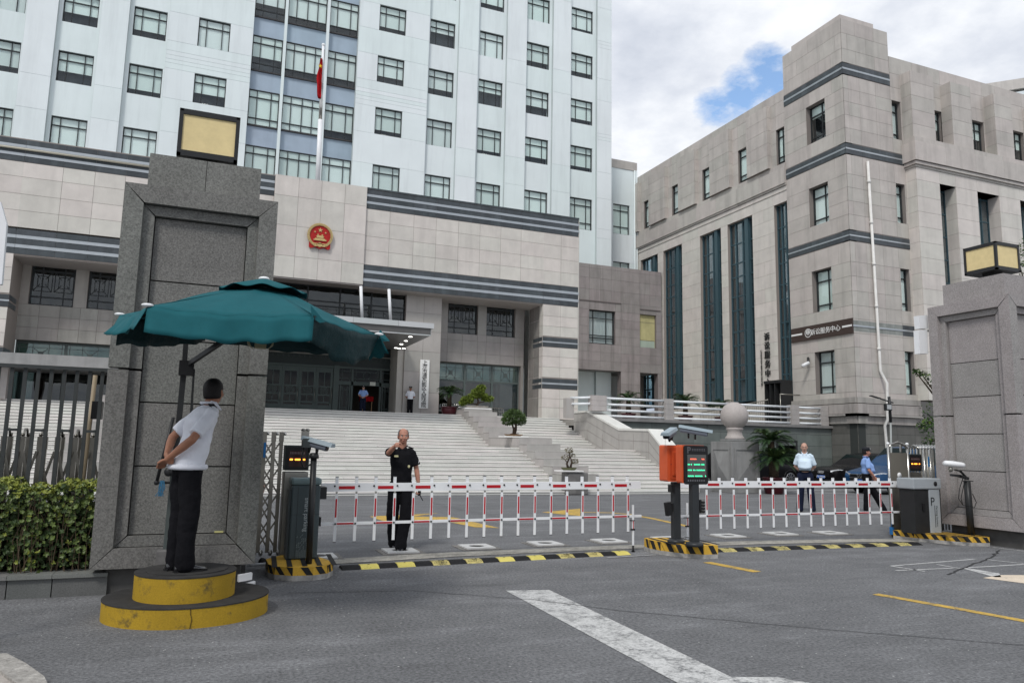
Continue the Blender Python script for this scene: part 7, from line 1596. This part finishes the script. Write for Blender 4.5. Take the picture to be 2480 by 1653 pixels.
bonsai((12.3, 35.1, LZ+.36), 'low spreading pine bonsai on the top block of the stair wall', (.62, .10, stray), [(-.50, 0, .38, .30, .25, .16, 1.1), (.05, 0, .80, .30, .25, .15, 1.1), (.55, 0, .48, .30, .2, .13, 1), (-.15, 0, .60, .26, .2, .12, .7), (.22, 0, 1.02, .2, .2, .11, .6), (.30, 0, .62, .24, .2, .12, .6), (-.72, 0, .22, .16, .2, .10, .4)], [[(0, 0, .08, .06), (.08, 0, .3, .05), (.02, 0, .6, .03)], [(.06, 0, .25, .04), (.4, 0, .33, .02)], [(.02, 0, .2, .04), (-.4, 0, .22, .02)]], pinef, 620, .10, (.68, .06))
tp_ = atY(1246, 1055, 28.5); bonsai((tp_.x, 28.6, RZ*12+.47), 'round-headed bonsai tree on the middle block of the stair wall', (.42, .07, mat('brown rough tray', (.26, .17, .10), .9, nz=(9, .2))), [(0, 0, .78, .48, .42, .30, 2.2), (-.25, 0, .62, .28, .3, .2, 1), (.28, 0, .66, .26, .3, .22, 1), (.0, 0, .95, .3, .3, .16, .8)], [[(.02, 0, .05, .07), (.0, .0, .3, .045), (-.12, 0, .6, .025)], [(.02, 0, .05, .06), (.12, .03, .25, .04), (.12, 0, .6, .025)], [(.0, 0, .1, .04), (.06, -.05, .4, .03), (.02, 0, .7, .02)], [(-.2, 0, .05, .02), (-.02, 0, .09, .05), (.25, 0, .04, .02)]], boxf, 900, .055, (.54, .05))
bs_ = atY(1381, 1140, 23.2); bonsai((bs_.x, 23.3, .82), 'sparse twisted bonsai with few reddish leaves on the lowest pedestal', (.30, .09, gtray), [(0, 0, .66, .14, .12, .10, .35), (-.16, 0, .42, .14, .12, .08, .25), (.22, 0, .30, .12, .1, .09, .3), (.14, 0, .5, .1, .1, .06, .15)], [[(-.02, 0, .05, .05), (-.08, 0, .22, .035), (.02, 0, .42, .025), (0, 0, .7, .01)], [(.05, 0, .05, .05), (.1, 0, .25, .03), (.06, 0, .45, .02), (.16, 0, .55, .008)], [(.08, 0, .2, .02), (.25, 0, .3, .008)], [(-.06, 0, .25, .02), (-.25, 0, .45, .006)], [(0, 0, .5, .012), (-.14, 0, .55, .005)], [(0, 0, .55, .012), (.12, 0, .68, .005)]], mat('bonsai dull leaf', (.11, .095, .045), .6), 420, .04, (.41, .045))
pdl = thing('bonsai_pedestal', 'dark streaked stone pedestal under the sparse bonsai', 'pedestal', (bs_.x+.25, 23.3, 0)); boxes('block', mat('streaked dark pedestal', (.16, .155, .15), .7, nz=(3, .15), streak=.5), [(bs_.x-.15, bs_.x+.62, 23.05, 23.6, 0, .76)], pdl, bevel=.05)
sbp = thing('stone_ball', 'polished granite ball on a carved square plinth beside the stairs', 'stone ball', (19.15, 24.15, 0)); bst = mat('ball granite', (.40, .365, .345), .55, nz=(2, .06), spk=(60, .14)); pst = mat('grey plinth stone', (.25, .25, .245), .6, nz=(1.5, .12), streak=.35)
MB().m(bst).ell((19.12, 24.1, 2.93), (.535, .535, .535), None, 40, 24).build('ball', sbp)
MB().m(bst).lathe([(.38, 2.02), (.36, 2.10), (.30, 2.16), (.27, 2.30), (.30, 2.37), (.33, 2.41), (.33, 2.46), (.25, 2.5)], (19.12, 24.1, 0), 32).build('ball_base', sbp)
boxes('plinth_step', pst, [(18.72, 19.55, 23.7, 24.5, 1.95, 2.03)], sbp); boxes('plinth_body', pst, [(18.5, 19.8, 23.5, 24.8, 0, 1.93)], sbp, bevel=.015)
for fr in (FY(18.5), FX(23.5)):
    a0 = 23.5 if fr.kind == 'Y' else 18.5
    mb = MB().m(pst)
    for (u0, u1, z0, z1) in ((.12, 1.18, 1.62, 1.68), (.12, 1.18, .30, .36), (.12, .18, .36, 1.62), (1.12, 1.18, .36, 1.62)): mb.fbox(fr, a0+u0, a0+u1, 0, .03, z0, z1)
    c = Vector(fr(a0+.65, .12, .99)); cs4 = [Vector(fr(a0+u, 0.002, z_)) for u, z_ in ((.22, .42), (1.08, .42), (1.08, 1.56), (.22, 1.56))]; b = len(mb.v); mb.v += [tuple(p) for p in cs4]+[tuple(c)]
    for i in range(4): mb.face([b+i, b+(i+1) % 4, b+4])
    mb.build('carved_panel', sbp)
# ================================================================== CARS
def car(label, loc, rotz, paint, L_=4.6, W_=1.85, H_=1.62, belt=.98, suv=True, plate='沪E·M8008', grille='bars', seed=0):
    t = bpy.data.objects.new('parked_car', None); COL.objects.link(t); WM[t.name] = Matrix.Identity(4); tag(t, label, 'car', 'cars parked below the terrace')
    hw = W_/2; x0 = -L_/2     # nose at -x
    ST = [(0, .30, .62, .62, .78), (.06, .24, .74, .74, .90), (.22, .22, .86, .86, .97), (.9, .20, .97, .97, 1.0), (1.32, .20, belt+.02, belt+.03, 1.0), (1.45, .20, belt+.03, belt+.10, 1.0), (2.15, .20, belt+.05, H_-.06, 1.0), (2.7, .20, belt+.06, H_, 1.0), (3.5, .20, belt+.07, H_-.01, 1.0), (4.15, .22, belt+.08, H_-.10, .99), (4.45, .28, belt+.05, belt+.25, .95), (4.6, .36, belt-.15, belt-.12, .85)]
    rs2 = []
    for s_, zb, zl, zr, wk in ST:
        w_ = hw*wk; x = x0+s_*L_/4.6; rw = w_*(.76 if zr-zl > .3 else .9 if zr-zl > .05 else .93); rf = rw-.08
        rs2.append([V(x, -w_*.80, zb), V(x, -w_*.97, zb+.10), V(x, -w_, zb+(zl-zb)*.5), V(x, -w_*.985, zl-.06), V(x, -w_*.955, zl), V(x, -rw, zr-.04*(zr > zl+.05)), V(x, -rf, zr), V(x, 0, zr+.015), V(x, rf, zr), V(x, rw, zr-.04*(zr > zl+.05)), V(x, w_*.955, zl), V(x, w_*.985, zl-.06), V(x, w_, zb+(zl-zb)*.5), V(x, w_*.97, zb+.10), V(x, w_*.80, zb)])
    mb = MB().m(paint); mb.smooth = True; mb.rings(rs2); o = mb.build('body', t, origin=(0, 0, 0)); sb_ = o.modifiers.new('s', 'SUBSURF'); sb_.levels = 2; sb_.render_levels = 2
    cg = mat('car glass', (.006, .012, .012), .08, spec=.10); k = L_/4.6
    def X(s_): return x0+s_*k
    mb = MB().m(cg); mb.extr([(X(1.50), -hw*.80, belt+.085), (X(1.50), hw*.80, belt+.085), (X(2.16), hw*.64, H_-.095), (X(2.16), -hw*.64, H_-.095)], (-.02, 0, .022)); mb.build('windscreen', t, origin=(0, 0, 0))
    for s_ in (-1, 1):
        mb = MB().m(cg); y0, y1 = s_*hw*.950, s_*hw*.775
        mb.extr([(X(1.75), y0, belt+.06), (X(4.0), y0, belt+.10), (X(3.95), y1, H_-.13), (X(2.35), y1, H_-.115)], (0, s_*.022, .004)); mb.build('side_window', t, origin=(0, 0, 0))
        mb = MB().m(paint).bar((X(2.85), s_*hw*.985, belt+.06), (X(2.90), s_*hw*.80, H_-.09), .05, .03); mb.build('pillar', t, origin=(0, 0, 0))
        mb = MB().m(paint).ell((X(1.85), s_*(hw+.10), belt+.10), (.08, .11, .075), None, 12, 8); mb.build('mirror', t, origin=(0, 0, 0))
        hlm = mat('headlight lens', (.75, .78, .80), .08, coat=1); mb = MB().m(hlm); ya, yb_ = s_*hw*.56, s_*hw*.90
        mb.extr([(X(.055), ya, .70), (X(.20), yb_, .73), (X(.42), s_*hw*.965, .82), (X(.19), yb_, .83), (X(.075), ya, .77)], (-.03, 0, .012)); mb.build('headlight', t, origin=(0, 0, 0))
        for xx in (.86, 3.72):
            c = V(X(xx), s_*(hw-.12), .35)
            tyr = MB().m(mat('tyre', (.012, .012, .012), .8)); tyr.tube([c+V(0, -.11, 0), c+V(0, -.08, 0), c+V(0, .08, 0), c+V(0, .11, 0)], [.31, .35, .35, .31], 32, side=(1, 0, 0)); w_o = tyr.build('wheel', t, origin=(0, 0, 0))
            rim = MB().m(mat('alloy rim', (.42, .43, .44), .3, metal=.8)); yy = c.y+s_*.112
            for j in range(10): a = 2*pi*j/10; rim.bar((c.x+.04*cos(a), yy, c.z+.04*sin(a)), (c.x+.24*cos(a), yy, c.z+.24*sin(a)), .035, .02, up=(0, 1, 0))
            rim.tube([(c.x+.25*cos(2*pi*j/32), yy, c.z+.25*sin(2*pi*j/32)) for j in range(33)], .014, 6); rim.m(blackm).tube([c+V(0, s_*.10, 0), c+V(0, s_*.108, 0)], .25, 24, side=(1, 0, 0)); rim.build('rim', w_o, origin=(0, 0, 0))
            arch = MB().m(blackm).tube([(c.x+.385*cos(a), s_*(hw-.005), c.z+.385*sin(a)) for a in [pi*j/16 for j in range(17)]], .022, 6); arch.build('wheel_arch', t, origin=(0, 0, 0))
    mb = MB().m(blackm); gx = X(-.012); mb.box(gx, gx+.08, -hw*.52, hw*.52, .48, .76); mb.m(blackm).box(X(-.005), X(.1), -hw*.85, hw*.85, .26, .40)
    if grille == 'bars': mb.m(mat('chrome trim', (.75, .76, .78), .12, metal=1)).box(gx-.012, gx, -hw*.55, hw*.55, .74, .765).box(gx-.012, gx, -hw*.55, hw*.55, .60, .625).box(gx-.012, gx, -hw*.5, hw*.5, .50, .515)
    mb.build('grille', t, origin=(0, 0, 0))
    mb = MB().m(MATS['chrome trim'] if 'chrome trim' in MATS else whitem)
    if grille == 'bars':     # emblem: a zigzag on two bars
        for a, b in (((-.13, .76), (-.06, .62)), ((-.06, .62), (0, .74)), ((0, .74), (.06, .62)), ((.06, .62), (.13, .76))): mb.bar((gx-.02, a[0], a[1]-.01), (gx-.02, b[0], b[1]-.01), .022, .014, up=(1, 0, 0))
    else:
        for j in range(4): mb.tube([(gx-.015, -.12+.08*j+.05*cos(2*pi*q/12), .70+.05*sin(2*pi*q/12)) for q in range(13)], .006, 4)
    mb.build('emblem', t, origin=(0, 0, 0))
    pl_ = boxes('number_plate', mat('blue plate', (.03, .14, .50), .4), [(gx-.03, gx-.012, -.22, .22, .42, .56)], None); pl_.parent = t
    tx = text(plate, .12, whitem, (gx-.032, 0, .49), (R_(90), 0, R_(-90)), None, 'plate_text', extrude=.001); tx.parent = t
    t.location = loc; t.rotation_euler = (0, 0, R_(rotz)); return t
pblk = mat('black car paint', (.007, .007, .008), .25, spec=.16); pblu = mat('dark blue car paint', (.012, .055, .135), .22, spec=.25)
car('black suv behind the big cycad, nose toward the right', (23.9, 28.9, 0), 180, pblk, H_=1.68, grille='rings')
car('black car with four-ring badge and blue plate parked in the middle', (28.6, 27.05, 0), 0, pblk, L_=4.65, H_=1.60, belt=.92, grille='rings', plate='沪E·M8008')
car('dark blue suv with chrome grille bars parked at the right', (26.55, 22.95, 0), 2, pblu, L_=4.7, W_=1.9, H_=1.90, belt=1.08, plate='沪C·W651A')
# ================================================================== LAMP POST, WALL CAMERA, TREES, EDGE SIGNS
lpz = thing('lamp_post', 'dark lamp post with floodlight and slim solar arm by the drainpipe', 'lamp', (20.5, 18.5, 0)); YL2 = 22.0
lk_ = lambda x, y: atY(x, y, YL2)
mb = MB().m(mat('pale lamp pole', (.32, .34, .33), .5)).tube([lk_(2160, 1195), lk_(2157, 1022)], .035, 8); mb.m(blackmet).tube([lk_(2157, 1022), lk_(2153, 960)], .055, 8); mb.build('pole', lpz)
mb = MB().m(blackmet).bar(lk_(2163, 975), lk_(2132, 965), .05, .04); mb.bar(lk_(2130, 964), lk_(2108, 957.5), .14, .03); mb.build('solar_arm', lpz)
p0, p1 = lk_(2140, 977), lk_(2155, 994); boxes('floodlight', blackmet, [(p0.x, p1.x+.02, YL2-.1, YL2, p1.z, p0.z)], lpz); boxes('floodlight_glass', mat('floodlight reflector', (.45, .46, .45), .2, metal=.5), [(p0.x+.05, p1.x-.02, YL2-.112, YL2-.102, p1.z+.05, p0.z-.04)], lpz)
wc = thing('wall_camera', 'white bullet camera on the granite wall under the brown sign', 'camera', tuple(atX(1952, 880, 31.1))); p = atX(1952, 884, 30.75); q = atX(1958, 872, 31.15)
MB().m(whitem).tube([atX(1943, 886, 30.6), atX(1959, 878, 31.0)], .10, 10).build('camera_body', wc); MB().m(blackmet).tube([atX(1957, 866, 31.15), atX(1958, 880, 31.0)], .07, 8).build('camera_bracket', wc)
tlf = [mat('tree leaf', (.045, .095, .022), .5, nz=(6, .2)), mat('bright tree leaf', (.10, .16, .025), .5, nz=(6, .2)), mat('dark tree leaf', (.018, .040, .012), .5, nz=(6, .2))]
def tree(label, base, spots, n, lsz, seed, trunk=.12):
    rr = random.Random(seed); t = thing('tree', label, 'tree', base); B = Vector(base); ct = sum((Vector(s_[0]) for s_ in spots), Vector())/len(spots)
    MB().m(trk).tube([B, B.lerp(Vector((B.x, B.y, ct.z)), .7), Vector((B.x, B.y, ct.z))+(ct-Vector((B.x, B.y, ct.z)))*.4], [trunk, trunk*.75, trunk*.5], 9).build('trunk', t)
    mb = MB().m(trk); top = B.lerp(Vector((B.x, B.y, ct.z)), .7)
    for c, r in spots: mb.tube([top, top.lerp(Vector(c), .55)+V(0, 0, .1), Vector(c)], [trunk*.45, trunk*.25, .012], 6)
    mb.build('limbs', t); mb = MB()
    for c, r in spots:
        for k in range(int(n*r)):
            u = V(rr.gauss(0, 1), rr.gauss(0, 1), rr.gauss(0, .75)); u = u.normalized()*rr.uniform(.2, 1.05)**.6; p = Vector(c)+V(u.x*r, u.y*r, u.z*r*.75)
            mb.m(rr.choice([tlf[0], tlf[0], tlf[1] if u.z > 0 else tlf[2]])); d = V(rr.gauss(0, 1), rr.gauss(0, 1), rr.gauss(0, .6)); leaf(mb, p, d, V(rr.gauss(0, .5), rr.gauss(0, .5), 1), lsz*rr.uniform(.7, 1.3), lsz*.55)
    mb.build('crown', t, kind='stuff'); return t
A_ = lambda x, y, Y: tuple(atY(x, y, Y))
b0 = atY(2330, 1200, 15.5)
tree('leafy tree half hidden behind the right gate pier', (b0.x, 15.5, 0), [(A_(2262, 1035, 15.5), .45), (A_(2245, 1025, 15.5), .22), (A_(2256, 1070, 15.5), .28), (A_(2300, 1000, 15.5), .8), (A_(2232, 905, 15.5), .13), (A_(2216, 898, 15.3), .08), (A_(2270, 915, 15.5), .4), (A_(2330, 880, 15.6), .9)], 420, .085, 8)
b1 = atY(2500, 1100, 19)
tree('taller tree showing beyond the right lantern', (b1.x+.6, 19, 0), [(A_(2486, 610, 19), .50), (A_(2500, 680, 19), .7), (A_(2530, 590, 19), .9), (A_(2470, 640, 19), .2)], 420, .10, 9)
sg = thing('edge_sign', 'white sign panel cut off by the left edge of the photo', 'sign', tuple(atY(-30, 690, 7.0))); q = [atY(-90, 480, 7), atY(1, 488, 7), atY(16, 542, 7), atY(4, 688, 7), atY(-90, 684, 7)]; MB().m(whitem).extr([tuple(v) for v in q], (0, .05, 0)).build('panel', sg); MB().m(blackmet).tube([atY(-40, 690, 7.03), Vector((atY(-40, 690, 7).x, 7.03, 0))], .03, 8).build('post', sg)
sg2 = thing('edge_sign', 'two white boxes fixed beside the back edge of the right pier', 'sign', tuple(atY(2240, 855, 10.6)))
for a, b in ((764, 795), (799, 856)): q = [atY(2225, a, 10.6), atY(2246, a-1, 10.6), atY(2248, b, 10.6), atY(2228, b, 10.6)]; MB().m(whitem).extr([tuple(v) for v in q], (0, .12, 0)).build('box', sg2)
MB().m(steeld).tube([atY(2235, 800, 10.66), atY(2235, 800, 10.66)+Vector((.6, -.1, 0))], .02, 6).build('bracket', sg2)
